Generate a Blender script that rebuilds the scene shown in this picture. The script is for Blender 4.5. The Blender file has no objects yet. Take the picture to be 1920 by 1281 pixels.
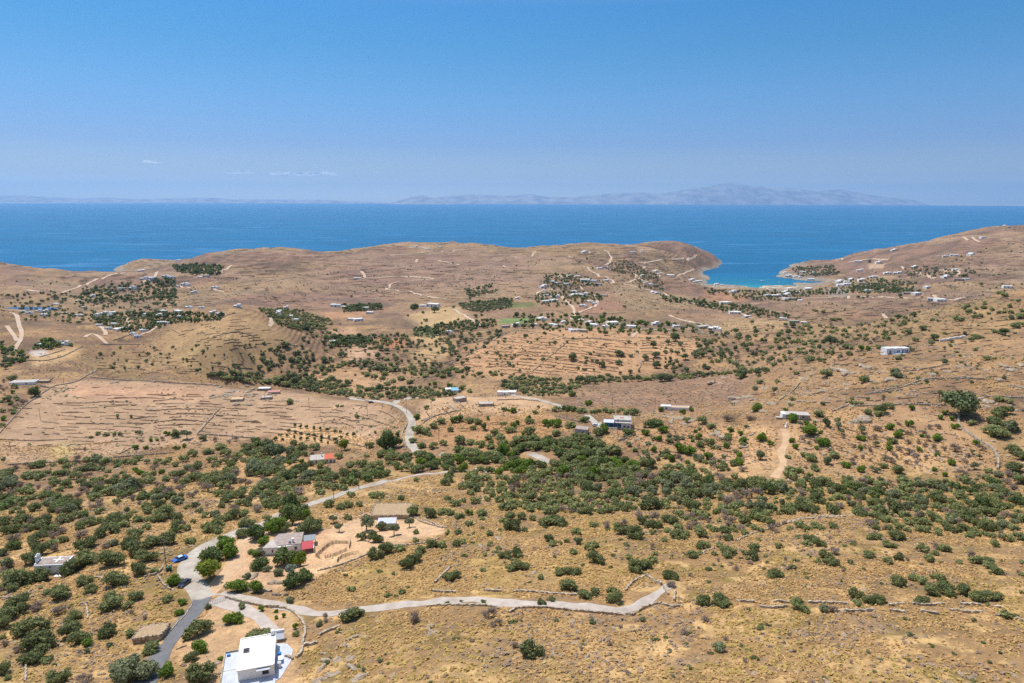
import bpy, math, random
import numpy as np
from mathutils import Vector, Matrix

rng = np.random.default_rng(7)
random.seed(7)
scn = bpy.context.scene
col = scn.collection

# ------------------------------------------------------------------ camera
W0, H0, FPX = 1920.0, 1281.0, 1280.0
CAM = np.array([0.0, 0.0, 300.0])
PITCH = math.atan((640.5 - 375.2) / FPX)
ROLL = math.radians(0.15)
_F = np.array([0, math.cos(PITCH), -math.sin(PITCH)])
_R0 = np.array([1.0, 0, 0]); _U0 = np.array([0, math.sin(PITCH), math.cos(PITCH)])
_R = _R0 * math.cos(ROLL) + _U0 * math.sin(ROLL)
_U = _U0 * math.cos(ROLL) - _R0 * math.sin(ROLL)
cam_data = bpy.data.cameras.new("camera")
cam_data.sensor_width = 36.0
cam_data.lens = 36.0 * FPX / W0
cam_data.clip_start = 1.0
cam_data.clip_end = 400000.0
cam = bpy.data.objects.new("camera", cam_data)
col.objects.link(cam)
cam.matrix_world = Matrix((( _R[0], _U[0], -_F[0], CAM[0]),
                           ( _R[1], _U[1], -_F[1], CAM[1]),
                           ( _R[2], _U[2], -_F[2], CAM[2]),
                           (0, 0, 0, 1)))
scn.camera = cam

# ------------------------------------------------------------------ world and sun
SUN_EL, SUN_AZ = math.radians(65), math.radians(-48)   # azimuth clockwise from +Y
world = bpy.data.worlds.new("World"); scn.world = world; world.use_nodes = True
wn = world.node_tree.nodes; wl = world.node_tree.links
bg = wn["Background"]
sky = wn.new("ShaderNodeTexSky"); sky.sky_type = 'NISHITA'; sky.sun_disc = False
sky.sun_elevation = SUN_EL; sky.sun_rotation = SUN_AZ
sky.altitude = 300; sky.air_density = 1.0; sky.dust_density = 0.5; sky.ozone_density = 5.0
# tint by height: deeper blue low down, unseen upper dome brightened to fill shade
tcw = wn.new("ShaderNodeTexCoord"); spw = wn.new("ShaderNodeSeparateXYZ"); wl.new(tcw.outputs["Generated"], spw.inputs[0])
rpw = wn.new("ShaderNodeValToRGB"); wl.new(spw.outputs[2], rpw.inputs[0])
SKYT = [(0.003, (1.0, 0.968, 0.813)), (0.0308, (0.551, 0.522, 0.524)), (0.0746, (0.366, 0.433, 0.598)), (0.1379, (0.296, 0.489, 0.635)), (0.198, (0.206, 0.496, 0.629)), (0.2453, (0.18, 0.5, 0.675)), (0.42, (0.95, 0.88, 0.78)), (0.8, (1.25, 1.05, 0.88))]
while len(rpw.color_ramp.elements) < len(SKYT): rpw.color_ramp.elements.new(.5)
for el, (p_, c_) in zip(rpw.color_ramp.elements, SKYT): el.position = p_
for i_, (p_, c_) in enumerate(SKYT): rpw.color_ramp.elements[i_].position = p_; rpw.color_ramp.elements[i_].color = (*c_, 1)
mxw = wn.new("ShaderNodeVectorMath"); mxw.operation = 'MULTIPLY'; wl.new(sky.outputs[0], mxw.inputs[0]); wl.new(rpw.outputs[0], mxw.inputs[1])
wl.new(mxw.outputs[0], bg.inputs[0]); bg.inputs[1].default_value = 0.15
sd = bpy.data.lights.new("sun", 'SUN'); sd.energy = 4.0; sd.angle = math.radians(0.5); sd.color = (1.0, 0.955, 0.88)
sun = bpy.data.objects.new("sun", sd); col.objects.link(sun)
_sdir = Vector((math.sin(SUN_AZ) * math.cos(SUN_EL), math.cos(SUN_AZ) * math.cos(SUN_EL), math.sin(SUN_EL)))
sun.rotation_euler = _sdir.to_track_quat('Z', 'Y').to_euler()
sun.location = (0, 0, 900)
scn.view_settings.view_transform = 'Standard'
scn.view_settings.look = 'None'
scn.view_settings.exposure = 0.2
scn.view_settings.gamma = 1.0
scn.render.engine = 'CYCLES'
cy = scn.cycles
cy.use_denoising = False
try: cy.denoiser = 'OPENIMAGEDENOISE'
except Exception: pass
cy.max_bounces = 4; cy.diffuse_bounces = 2; cy.glossy_bounces = 2
cy.transparent_max_bounces = 6; cy.volume_bounces = 1
cy.caustics_reflective = False; cy.caustics_refractive = False
cy.use_adaptive_sampling = True; cy.adaptive_threshold = 0.01

# ------------------------------------------------------------------ helpers
def srgb(r, g, b):
    f = lambda c: (c / 255) / 12.92 if c / 255 <= 0.04045 else (((c / 255) + 0.055) / 1.055) ** 2.4
    return (f(r), f(g), f(b))

def tag(o, label=None, cat=None, group=None, kind=None):
    if label: o["label"] = label
    if cat: o["category"] = cat
    if group: o["group"] = group
    if kind: o["kind"] = kind
    elif label: o["kind"] = "thing"
    return o

def mesh_obj(name, V, Fc, mats, parent=None, mi=None, smooth=False, face_col=None, loc=None):
    """V (n,3); Fc (m,3|4) int array or list of lists."""
    me = bpy.data.meshes.new(name)
    V = np.asarray(V, np.float32)
    if isinstance(Fc, np.ndarray):
        k = Fc.shape[1]; m = len(Fc)
        me.vertices.add(len(V)); me.vertices.foreach_set("co", V.ravel())
        me.loops.add(m * k); me.loops.foreach_set("vertex_index", Fc.astype(np.int32).ravel())
        me.polygons.add(m)
        me.polygons.foreach_set("loop_start", np.arange(0, m * k, k, dtype=np.int32))
        me.polygons.foreach_set("loop_total", np.full(m, k, np.int32))
        me.update(calc_edges=True)
    else:
        me.from_pydata([tuple(map(float, v)) for v in V], [], Fc); m = len(Fc)
    if not isinstance(mats, (list, tuple)): mats = [mats]
    for mm in mats: me.materials.append(mm)
    if mi is not None: me.polygons.foreach_set("material_index", np.asarray(mi, np.int32))
    if smooth: me.polygons.foreach_set("use_smooth", np.ones(m, bool))
    if face_col is not None:
        a = me.attributes.new("tint", 'FLOAT', 'FACE'); a.data.foreach_set("value", np.asarray(face_col, np.float32))
    me.update()
    o = bpy.data.objects.new(name, me)
    col.objects.link(o)
    if parent is not None: o.parent = parent
    if loc is not None: o.location = loc
    return o

def empty(name, loc=(0, 0, 0), rz=0.0):
    e = bpy.data.objects.new(name, None); col.objects.link(e)
    e.location = loc; e.rotation_euler = (0, 0, rz); e.empty_display_size = 1.0
    return e

def copy_tree(root, depth=0):
    r = root.copy(); col.objects.link(r)
    for ch in root.children:
        c = ch.copy(); col.objects.link(c); c.parent = r
        for g in ch.children:
            d = g.copy(); col.objects.link(d); d.parent = c
    return r

class MB:
    """collects boxes / prisms / tubes in one mesh"""
    def __init__(s): s.v = []; s.f = []; s.m = []
    def add(s, V, Fc, mi=0):
        n = len(s.v); s.v += [tuple(v) for v in V]; s.f += [[i + n for i in f] for f in Fc]; s.m += [mi] * len(Fc)
    def box(s, x0, x1, y0, y1, z0, z1, mi=0, top=None, taper=0.0):
        t = taper
        V = [(x0, y0, z0), (x1, y0, z0), (x1, y1, z0), (x0, y1, z0),
             (x0 + t, y0 + t, z1), (x1 - t, y0 + t, z1), (x1 - t, y1 - t, z1), (x0 + t, y1 - t, z1)]
        s.add(V, [[0, 3, 2, 1], [0, 1, 5, 4], [1, 2, 6, 5], [2, 3, 7, 6], [3, 0, 4, 7]], mi)
        s.add(V[4:], [[0, 1, 2, 3]], mi if top is None else top)
    def prism(s, poly, z0, z1, mi=0, top=None):
        n = len(poly); V = [(p[0], p[1], z0) for p in poly] + [(p[0], p[1], z1) for p in poly]
        s.add(V, [[i, (i + 1) % n, n + (i + 1) % n, n + i] for i in range(n)], mi)
        s.add(V[n:], [list(range(n))], mi if top is None else top)
    def tube(s, a, b, r0, r1, n=8, mi=0):
        a = np.array(a, float); b = np.array(b, float); d = b - a; d /= np.linalg.norm(d) + 1e-9
        h = np.array([0, 0, 1.0]) if abs(d[2]) < .9 else np.array([1.0, 0, 0])
        p = np.cross(d, h); p /= np.linalg.norm(p); q = np.cross(d, p)
        V = []
        for c, r in ((a, r0), (b, r1)):
            for k in range(n):
                t = 2 * math.pi * k / n; V.append(tuple(c + r * (math.cos(t) * p + math.sin(t) * q)))
        s.add(V, [[k, (k + 1) % n, n + (k + 1) % n, n + k] for k in range(n)] + [list(range(n))[::-1], list(range(n, 2 * n))], mi)
    def build(s, name, mats, parent=None, smooth=False, loc=None):
        return mesh_obj(name, s.v, s.f, mats, parent, s.m, smooth, loc=loc)

# ------------------------------------------------------------------ noise
def _h(ix, iy, seed):
    n = (ix.astype(np.int64) * 374761393 + iy.astype(np.int64) * 668265263 + seed * 1442695041) & 0x7fffffff
    n = ((n ^ (n >> 13)) * 1274126177) & 0x7fffffff
    return ((n ^ (n >> 16)) & 0xffff) / 65535.0

def vnoise(x, y, s, seed=0):
    x = x / s + seed * 17.13; y = y / s - seed * 9.7
    ix = np.floor(x); iy = np.floor(y); fx = x - ix; fy = y - iy
    fx = fx * fx * (3 - 2 * fx); fy = fy * fy * (3 - 2 * fy)
    a = _h(ix, iy, seed); b = _h(ix + 1, iy, seed); c = _h(ix, iy + 1, seed); d = _h(ix + 1, iy + 1, seed)
    return (a + (b - a) * fx) * (1 - fy) + (c + (d - c) * fx) * fy

def fbm(x, y, s, seed=0, oct=4, gain=0.5):
    r = 0; a = 1.0; t = 0
    for k in range(oct):
        r = r + a * vnoise(x, y, s / 2 ** k, seed + k); t += a; a *= gain
    return r / t

def pts_in_poly(x, y, poly):
    inside = np.zeros(np.shape(x), bool); n = len(poly)
    for i in range(n):
        x1, y1 = poly[i]; x2, y2 = poly[(i + 1) % n]
        if y1 == y2: continue
        c = ((y1 > y) != (y2 > y)) & (x < (x2 - x1) * (y - y1) / (y2 - y1) + x1)
        inside ^= c
    return inside

# ------------------------------------------------------------------ picture rays and the terrain heights
def ray(px, py):
    px = np.asarray(px, float); py = np.asarray(py, float)
    a = (px - W0 / 2) / FPX; b = (H0 / 2 - py) / FPX
    d = a[..., None] * _R + b[..., None] * _U + _F
    return d

def project(P):
    D = np.asarray(P, float) - CAM
    z = D @ _F
    return W0 / 2 + FPX * (D @ _R) / z, H0 / 2 - FPX * (D @ _U) / z, z

# sight lines: (px, py, forward distance in m); some lie hidden behind a crest
CP = """
0 1281 118 240 1281 113 480 1281 112 720 1281 104 960 1281 100 1200 1281 98 1440 1281 96 1680 1281 94 1920 1281 92
480 1200 130 720 1200 122 960 1200 115 1440 1200 112 1920 1200 110 200 1200 138 0 1190 142
0 1100 168 240 1100 164 390 1108 160 600 1148 142 800 1100 150 960 1100 145 1200 1110 140 1440 1100 140 1680 1100 138 1920 1100 136
0 1000 222 240 1000 208 338 1048 182 520 1010 196 720 1000 196 960 1000 190 1200 1000 188 1440 1000 186 1612 968 200 1920 1000 182
0 920 300 240 920 285 480 950 245 640 925 262 800 920 260 960 900 280 1213 920 260 1440 900 262 1700 890 270 1920 890 262
0 878 365 240 880 350 480 870 345 600 862 350 780 850 340 960 870 318 1150 860 312 1300 860 305 1500 858 292 1800 858 285 1920 850 285
0 790 470 75 787 480 300 790 470 520 790 455 700 800 420 770 790 400 860 800 385 1000 800 370 1155 800 355 1300 790 352 1475 775 345 1650 790 330 1800 770 335 1920 790 315
0 722 570 100 712 585 250 710 600 400 722 590 560 733 555 690 750 505 762 752 480 860 745 468 950 750 455 1100 765 425 1250 768 420 1380 760 400 1550 720 420 1700 700 405 1920 700 385
860 752 515 950 740 530 1050 735 500 1150 730 500 1250 720 510 1350 705 540 1430 690 520 1550 660 500 1678 655 470 1800 640 480 1920 640 450
250 722 660 400 735 650 560 745 620 690 752 590 1000 712 600 1200 712 600 1100 706 600 1350 700 600 1450 665 590 1530 648 590
0 680 640 150 690 640 300 690 660 480 700 700 600 690 720 740 680 720 860 680 720 960 690 660 1080 680 660 1200 675 665 1320 665 680
30 650 720 150 640 760 250 655 760 350 640 760 430 640 700 520 640 760 620 650 800 740 640 830 860 640 820 960 640 760 1080 630 770 1220 630 770 1350 640 740 1450 628 780
0 590 860 80 590 950 200 600 1000 330 590 900 440 574 830 520 590 900 440 600 960 330 598 1000 600 605 980 720 610 960 860 600 1020 960 600 1020 1080 605 1000 1200 607 1000 1340 612 950 1450 600 1020
1560 622 700 1650 600 640 1750 578 640 1850 556 640 1920 542 640 1560 628 820 1650 622 850 1750 612 850 1850 600 850 1920 590 850
50 580 1100 200 575 1200 330 560 1300 500 560 1250 650 565 1300 800 568 1300 950 565 1300 1100 560 1350 1220 560 1300 1350 575 1300 1500 585 1150 1620 570 1250 1750 560 1300 1920 545 1400
0 540 1450 120 545 1450 280 530 1700 420 525 1750 560 520 1800 700 520 1850 850 530 1700 1000 520 1800 1150 520 1850 1260 530 1900 1400 552 1850 1560 553 1750 1700 530 1750 1920 510 1700
0 500 1750 60 507 1780 110 513 1850 180 511 2000 0 520 2100 60 530 2100 110 535 2300 180 525 2500
250 512 2500 330 500 2300 420 476 2500 530 469 2600 610 477 2700 740 464 2900 850 459 3000 900 463 3000 1000 470 2950 1040 467 3050 1100 460 3100 1180 466 3100 1250 460 3150 1300 464 3200
500 490 2200 700 490 2300 900 490 2300 1100 490 2300 1200 490 2500
1610 475 2950 1700 466 2950 1750 458 2950 1800 446 2900 1850 432 2850 1890 424 2800 1920 427 2800
1650 500 2350 1750 500 2200 1850 480 2200 1920 470 2200 1575 537 2200
"""
# picture x, y and height above the sea: the coast
CZ = """
1325 518 1 1318 524 1 1340 533 1 1363 535 1 1413 537 1 1477 537 1 1497 533 1 1547 529 2 1537 526 2 1510 525 1 1480 522 1 1457 517 2 1472 508 7 1488 501 12 1505 494 17 1517 489 24 1547 491 28 1580 483 50
1513 512 14 1500 506 14 1540 512 22 1560 500 32 1313 509 4 1347 497 1 1350 489 3 1335 482 10 1317 475 22 1303 467 48 1297 505 22 1290 490 50 1300 525 8 1330 542 12 1400 545 8 1480 545 8 1530 540 10 1280 535 18 1320 500 12
1345 507 -12 1362 500 -14 1337 517 -8 1352 526 -8 1380 522 -14 1420 527 -10 1445 530 -8 1440 515 -14 1450 505 -16 1400 502 -20 1400 482 -30 1455 495 -25 1472 488 -25 1495 481 -30 1380 470 -30 1365 478 -30 1503 529 -3 1485 527.5 -4 1455 523 -8 1530 474 -35 1345 466 -35
222 507 2 235 498 8 250 492 22 280 490 27 300 494 28 262 504 15 202 500 -18 215 494 -20 150 500 -30 60 492 -30 235 484 -30 300 482 -30
"""
# ground points given in plan: x, y, z
CX = """
-900 4300 -60 0 4400 -60 900 4500 -60 1900 4300 -60 3200 4300 -60 -2600 4000 -60 -3800 3800 -60
-2300 3300 -40 -1500 3400 -40 -1650 3150 -8 -900 3750 -40 0 3800 -40 600 3900 -40 1250 3700 -30 1900 3800 -50 2800 3900 -40
-2000 2600 -20 -2300 2300 -15 -1800 2900 -20
-60 30 232 0 30 236 60 30 240 -35 60 225 35 60 232 -110 60 215 110 60 236
"""
def _parse(s, k):
    a = np.array(s.split(), float); return a.reshape(-1, k)
_cp = _parse(CP, 3); _d = ray(_cp[:, 0], _cp[:, 1]); _P = CAM + _d * (_cp[:, 2] / _d[:, 1])[:, None]
_z = _parse(CZ, 3); _d = ray(_z[:, 0], _z[:, 1]); _q = CAM + _d * ((np.maximum(_z[:, 2], 0) - CAM[2]) / _d[:, 2])[:, None]; _q[:, 2] = _z[:, 2]
_P = np.vstack([_P, _q, _parse(CX, 3)])
_cu = np.stack([_P[:, 0] / _P[:, 1] * 1.4, np.log(_P[:, 1])], 1)
def _tpsk(r2): return 0.5 * r2 * np.log(r2 + 1e-12)
_n = len(_P); _K = _tpsk(((_cu[:, None] - _cu[None]) ** 2).sum(-1)) + np.eye(_n) * 2e-4
_A = np.zeros((_n + 3, _n + 3)); _A[:_n, :_n] = _K; _A[:_n, _n:] = np.c_[np.ones(_n), _cu]; _A[_n:, :_n] = _A[:_n, _n:].T
_w = np.linalg.solve(_A, np.r_[_P[:, 2], 0, 0, 0])
def tps(u, v):
    u = u * 1.4; out = _w[_n] + _w[_n + 1] * u + _w[_n + 2] * v
    for i in range(_n):
        out += _w[i] * _tpsk((u - _cu[i, 0]) ** 2 + (v - _cu[i, 1]) ** 2)
    return out

NU, NV = 1240, 1500
U0, U1 = -1.08, 1.08
V0, V1 = math.log(38.0), math.log(4600.0)
_gu = np.linspace(U0, U1, 217); _gv = np.linspace(V0, V1, 241)
_GU, _GV = np.meshgrid(_gu, _gv)
_Zc = tps(_GU, _GV)
def _bil(G, fu, fv):
    fu = np.clip(fu, 0, G.shape[1] - 1.001); fv = np.clip(fv, 0, G.shape[0] - 1.001)
    iu = fu.astype(int); iv = fv.astype(int); a = fu - iu; b = fv - iv
    return (G[iv, iu] * (1 - a) + G[iv, iu + 1] * a) * (1 - b) + (G[iv + 1, iu] * (1 - a) + G[iv + 1, iu + 1] * a) * b
def _cub(G, axis, f):
    """catmull-rom resampling along one axis"""
    n = G.shape[axis]; i = np.clip(np.floor(f).astype(int), 0, n - 2); t = f - i
    g = lambda k: np.take(G, np.clip(i + k, 0, n - 1), axis=axis)
    sh = [1, 1]; sh[axis] = -1; t = t.reshape(sh)
    return 0.5 * (2 * g(0) + (g(1) - g(-1)) * t + (2 * g(-1) - 5 * g(0) + 4 * g(1) - g(2)) * t ** 2 + (-g(-1) + 3 * g(0) - 3 * g(1) + g(2)) * t ** 3)
us = np.linspace(U0, U1, NU); vs = np.linspace(V0, V1, NV)
Zg = _cub(_Zc, 0, (vs - V0) / (V1 - V0) * (len(_gv) - 1))
Zg = _cub(Zg, 1, (us - U0) / (U1 - U0) * (len(_gu) - 1))
UU, VV = np.meshgrid(us, vs); YY = np.exp(VV); XX = UU * YY
def sstep(a, b, x):
    t = np.clip((x - a) / (b - a), 0, 1); return t * t * (3 - 2 * t)

def ground(x, y):
    x = np.asarray(x, float); y = np.maximum(np.asarray(y, float), 38.5)
    return _bil(Zg, (x / y - U0) / (U1 - U0) * (NU - 1), (np.log(y) - V0) / (V1 - V0) * (NV - 1))

def hit(px, py, dz=0.0):
    """where the sight line through a picture point meets the ground: plan points on the real terrain"""
    px = np.atleast_1d(np.asarray(px, float)); py = np.atleast_1d(np.asarray(py, float))
    d = ray(px, py); d = d / d[:, 1:2]
    ts = np.exp(np.linspace(math.log(40), math.log(4500), 2600))
    out = np.full((len(px), 3), np.nan)
    for c in range(0, len(px), 400):
        dd = d[c:c + 400]
        X = dd[:, 0:1] * ts; Z = CAM[2] + dd[:, 2:3] * ts
        G = ground(X, np.broadcast_to(ts, X.shape)) + dz
        below = Z <= G
        i = np.argmax(below, axis=1); ok = below.any(1) & (i > 0)
        i = np.maximum(i, 1)
        r = np.arange(len(dd))
        a = (Z - G)[r, i - 1]; b = (Z - G)[r, i]
        t = ts[i - 1] + (ts[i] - ts[i - 1]) * a / (a - b + 1e-9)
        o = np.stack([dd[:, 0] * t, t, CAM[2] + dd[:, 2] * t], 1)
        o[~ok] = np.nan
        out[c:c + 400] = o
    return out

def world_poly(pp):
    """a closed outline read off the photograph -> its outline on the ground"""
    q = np.array(pp, float).reshape(-1, 2); P = hit(q[:, 0], q[:, 1])
    return [(p[0], p[1]) for p in P if not np.isnan(p[0])]
# ------------------------------------------------------------------ relief
_far = sstep(700, 1800, YY)
_wx = XX + 90 * (fbm(XX, YY, 300, 61, 2) - .5); _wy = YY + 90 * (fbm(XX, YY, 300, 62, 2) - .5)
_rid = 1 - np.abs(2 * fbm(_wx, _wy, 520, 3, 4) - 1)
_rid2 = 1 - np.abs(2 * fbm(_wx, _wy, 170, 7, 4) - 1)
_midw = sstep(520, 900, YY)
_land = sstep(-2, 25, Zg)
_rx = sstep(-.1, .6, UU)
Zg = Zg + _land * (_far * ((_rid - 0.72) * 50)
                   + _midw * (_rid2 - .78) * (7 + 15 * _far)
                   + (1 - _far) * (fbm(XX, YY, 60, 5, 3) - 0.5) * 2.2
                   + (fbm(XX, YY, 18, 11, 3) - .5) * (0.9 + 1.0 * sstep(300, 900, YY))
                   + (fbm(XX, YY, 4, 15, 2) - .5) * 0.45)
# shore: crumbly edge and little cliffs
_sh = np.exp(-((Zg - 3) / 9) ** 2)
Zg = Zg + _sh * (fbm(XX, YY, 70, 21, 5, .6) - .5) * 20
Zg = np.clip(Zg, -45, 330)
_cl = (Zg > 0.2) & (Zg < 7) & ((UU < .27) | ((UU > .405) & (YY > 2420)))
Zg = np.where(_cl, 3.0 + Zg * 0.75, Zg)
Zfloor = Zg.copy()

# real steps: ploughed and walled terraces
TER = [  # outline in the photograph, step m, strength
 ([0,865, 0,820, 40,770, 85,722, 160,712, 400,724, 560,738, 690,755, 745,778, 752,802, 640,830, 520,812, 300,838, 200,860, 100,866], 1.5, .75),
 ([850,690, 900,640, 1000,620, 1240,625, 1330,650, 1230,700, 1100,706, 960,712], 2.2, .85),
 ([300,640, 330,600, 430,580, 510,600, 560,650, 480,690, 330,680], 2.6, .6),
 ([1130,530, 1290,560, 1300,575, 1180,580, 1150,560], 5, .5),
 ([1310,600, 1480,600, 1480,625, 1330,630], 2.2, .7),
 ([1380,760, 1420,700, 1600,670, 1920,640, 1920,790, 1700,760, 1500,770], 2.4, .6),
 ([1090,765, 1120,730, 1250,708, 1390,705, 1380,765], 2.4, .6),
 ([860,790, 1000,770, 1060,790, 1000,830, 880,830], 1.6, .6),
]
for _pp, _st, _k in TER:
    _m = pts_in_poly(XX, YY, world_poly(_pp)).astype(np.float32)
    for _ in range(2):
        for ax in (0, 1):
            _m = (_m + np.roll(_m, 3, ax) + np.roll(_m, -3, ax) + np.roll(_m, 6, ax) + np.roll(_m, -6, ax)) / 5
    q = (Zg + (fbm(XX, YY, 70, 31, 3) - .5) * 3.0) / _st; fl = np.floor(q); fr = q - fl
    dz = (sstep(.72, 1.0, fr) - fr) * _st
    brk = sstep(.35, .5, fbm(XX, YY, 30, 77, 2))
    Zg = Zg + _m * _k * dz * brk

# old terraces all over the farther hills
_st = 2.4 + 4.2 * _far; _q = (Zg + (fbm(XX, YY, 120, 33, 3) - .5) * 9) / _st; _fr = _q - np.floor(_q)
_tm = sstep(.38, .50, fbm(XX, YY, 210, 35, 3)) * sstep(560, 700, YY) * sstep(8, 20, Zg)
Zg = Zg + _tm * .6 * (sstep(.7, 1.0, _fr) - _fr) * _st
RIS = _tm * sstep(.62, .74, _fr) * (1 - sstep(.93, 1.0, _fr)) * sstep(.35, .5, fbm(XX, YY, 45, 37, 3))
_q = (Zg + (fbm(XX, YY, 60, 39, 3) - .5) * 5) / 1.7; _fr = _q - np.floor(_q)
_hr = sstep(.02, .2, UU) * sstep(300, 360, YY) * (1 - sstep(600, 700, YY)) * sstep(.40, .54, fbm(XX, YY, 60, 36, 3))
Zg = Zg + _hr * .6 * (sstep(.75, 1.0, _fr) - _fr) * 1.7
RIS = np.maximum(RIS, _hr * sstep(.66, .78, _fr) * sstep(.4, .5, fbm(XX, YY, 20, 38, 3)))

# ------------------------------------------------------------------ ground colours
def C3(r, g, b): return np.array(srgb(r, g, b))
A_far  = C3(146, 115, 96); A_far2 = C3(160, 130, 98); A_far3 = C3(118, 96, 86)
A_near = C3(178, 145, 100); A_near2 = C3(156, 124, 86); A_near3 = C3(160, 136, 84)
A_hill = C3(158, 125, 92); A_hill2 = C3(130, 102, 80)
n1 = fbm(XX, YY, 260, 41, 4)[..., None]; n2 = fbm(XX, YY, 40, 45, 4)[..., None]; n3 = fbm(XX, YY, 9, 49, 3)[..., None]; n4 = fbm(XX, YY, 5, 57, 3)[..., None]
cf = A_far + (A_far2 - A_far) * sstep(.5, .66, n1) + (A_far3 - A_far) * sstep(.46, .66, n2) * .8
cn = A_near + (A_near2 - A_near) * sstep(.4, .62, n2) + (A_near3 - A_near) * sstep(.5, .66, n3) * .8
cm = A_hill + (A_hill2 - A_hill) * sstep(.42, .64, n2) + (A_near - A_hill) * sstep(.52, .64, n3) * .6
cn = cn + (C3(200, 164, 112) - cn) * sstep(.54, .68, n4) * .8; cn = cn + (C3(140, 116, 92) - cn) * sstep(.42, .30, n4) * .6
w1 = sstep(250, 330, YY + 60 * (n2[..., 0] - .5))[..., None]; w2 = sstep(800, 1300, YY + 300 * (n1[..., 0] - .5))[..., None]
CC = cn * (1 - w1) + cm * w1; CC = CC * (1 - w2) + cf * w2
# gully scrub darkened, spur grass paled: fold shading put into colour; stony terrace risers
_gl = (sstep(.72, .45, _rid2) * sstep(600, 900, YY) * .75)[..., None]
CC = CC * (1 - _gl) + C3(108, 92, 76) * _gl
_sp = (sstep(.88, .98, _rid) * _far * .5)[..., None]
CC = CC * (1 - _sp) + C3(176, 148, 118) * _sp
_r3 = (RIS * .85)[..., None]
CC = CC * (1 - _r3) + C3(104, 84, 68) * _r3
ZONES = [  # outline, colour, feather cells, strength
 ([0,865, 0,820, 40,770, 85,722, 160,712, 400,724, 560,738, 690,755, 750,778, 758,802, 740,820, 640,830, 590,815, 520,812, 440,825, 300,838, 200,860, 100,868], (176,145,115), 3, .95),
 ([130,724, 400,730, 400,748, 130,745], (197,152,120), 6, .7),
 ([85,838, 130,832, 138,848, 118,862, 95,856], (188,168,104), 5, .6),
 ([515,815, 560,798, 600,800, 660,815, 700,830, 690,845, 640,835, 560,835, 500,832], (204,164,118), 3, .8),
 ([400,868, 480,845, 560,850, 600,880, 520,905, 430,900], (204,160,112), 6, .6),
 ([410,1100, 440,1040, 470,990, 520,960, 560,975, 600,990, 700,960, 820,980, 840,1000, 780,1012, 700,1040, 640,1060, 600,1080, 540,1100, 480,1112], (206,168,130), 3, .95),
 ([625,960, 800,975, 838,995, 780,1010, 640,1020, 600,990], (210,174,136), 3, .8),
 ([400,1130, 560,1150, 560,1281, 380,1281, 330,1230], (196,160,122), 5, .7),
 ([290,1220, 380,1130, 400,1140, 330,1260], (190,150,112), 5, .5),
 ([1390,790, 1470,788, 1480,840, 1450,900, 1400,890, 1330,860], (200,160,118), 12, .7),
 ([1470,770, 1700,760, 1840,800, 1870,870, 1700,880, 1480,880], (190,152,112), 7, .7),
 ([1160,800, 1330,790, 1420,850, 1360,880, 1250,850, 1180,840], (188,146,110), 8, .7),
 ([780,790, 790,760, 860,742, 1000,745, 1050,765, 1000,780, 900,775, 830,790, 800,805], (202,166,128), 4, .8),
 ([790,800, 870,780, 1050,780, 1040,830, 850,835, 800,830], (184,140,98), 6, .7),
 ([850,690, 900,640, 1000,620, 1240,625, 1330,650, 1230,700, 1100,706, 960,712], (192,150,112), 5, .75),
 ([560,700, 640,690, 760,700, 800,720, 700,745, 560,725], (186,148,112), 8, .7),
 ([700,635, 755,637, 760,655, 722,650], (176,122,88), 3, .9),
 ([770,635, 790,625, 830,630, 840,640, 800,650], (200,164,120), 3, .8),
 ([640,650, 700,648, 715,670, 660,676], (196,160,130), 4, .8),
 ([760,660, 850,640, 860,660, 800,690], (186,156,112), 5, .7),
 ([600,620, 660,612, 680,625, 640,630], (196,156,122), 3, .7),
 ([760,590, 860,575, 880,600, 800,615], (190,160,116), 4, .8),
 ([600,585, 680,583, 690,592, 610,598], (184,140,104), 3, .7),
 ([955,567, 1005,567, 1002,576, 940,577], (84,112,50), 2, 1),
 ([940,597, 995,594, 992,606, 935,608], (120,142,84), 2, 1),
 ([773,622, 800,612, 830,620, 812,634, 780,630], (88,104,66), 2, .7),
 ([1120,560, 1160,565, 1170,580, 1100,590, 1080,580], (160,116,96), 4, .7),
 ([1150,532, 1190,532, 1290,562, 1300,572, 1200,580, 1160,560], (164,142,108), 3, .8),
 ([1320,545, 1400,552, 1400,565, 1320,562], (176,132,100), 3, .7),
 ([1320,602, 1480,600, 1480,622, 1340,630], (190,158,116), 5, .6),
 ([1628,494, 1660,494, 1656,504, 1628,504], (190,162,134), 1, .8),
 ([1565,492, 1625,495, 1625,503, 1570,500], (136,110,98), 2, .7),
 ([1545,542, 1590,545, 1600,556, 1550,552], (150,140,132), 2, .7),
 ([300,640, 330,600, 430,580, 510,600, 560,650, 480,700, 330,690], (178,146,106), 10, .7),
 ([150,665, 330,650, 480,690, 450,705, 250,705, 160,690], (166,138,98), 8, .7),
 ([60,660, 110,655, 145,648, 155,655, 110,680, 60,690], (196,162,118), 3, .8),
 ([55,658, 85,656, 88,668, 60,668], (190,178,168), 2, .9),
 ([1060,768, 1100,728, 1180,712, 1300,704, 1410,702, 1400,760, 1300,772, 1180,772], (148,116,94), 8, .75),
 ([880,590, 1000,520, 1150,500, 1300,530, 1300,560, 1100,600], (150,118,96), 20, .35),
 ([1640,650, 1920,620, 1920,700, 1650,720, 1400,750, 1400,700], (168,134,96), 10, .5),
 ([1500,620, 1650,600, 1900,560, 1920,620, 1650,640, 1500,650], (160,132,92), 10, .5),
 ([600,1060, 1100,1020, 1250,1080, 900,1110, 660,1130], (184,152,90), 14, .5),
 ([560,500, 800,470, 1000,480, 960,540, 700,560, 580,545], (154,124,106), 12, .5),
]
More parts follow.
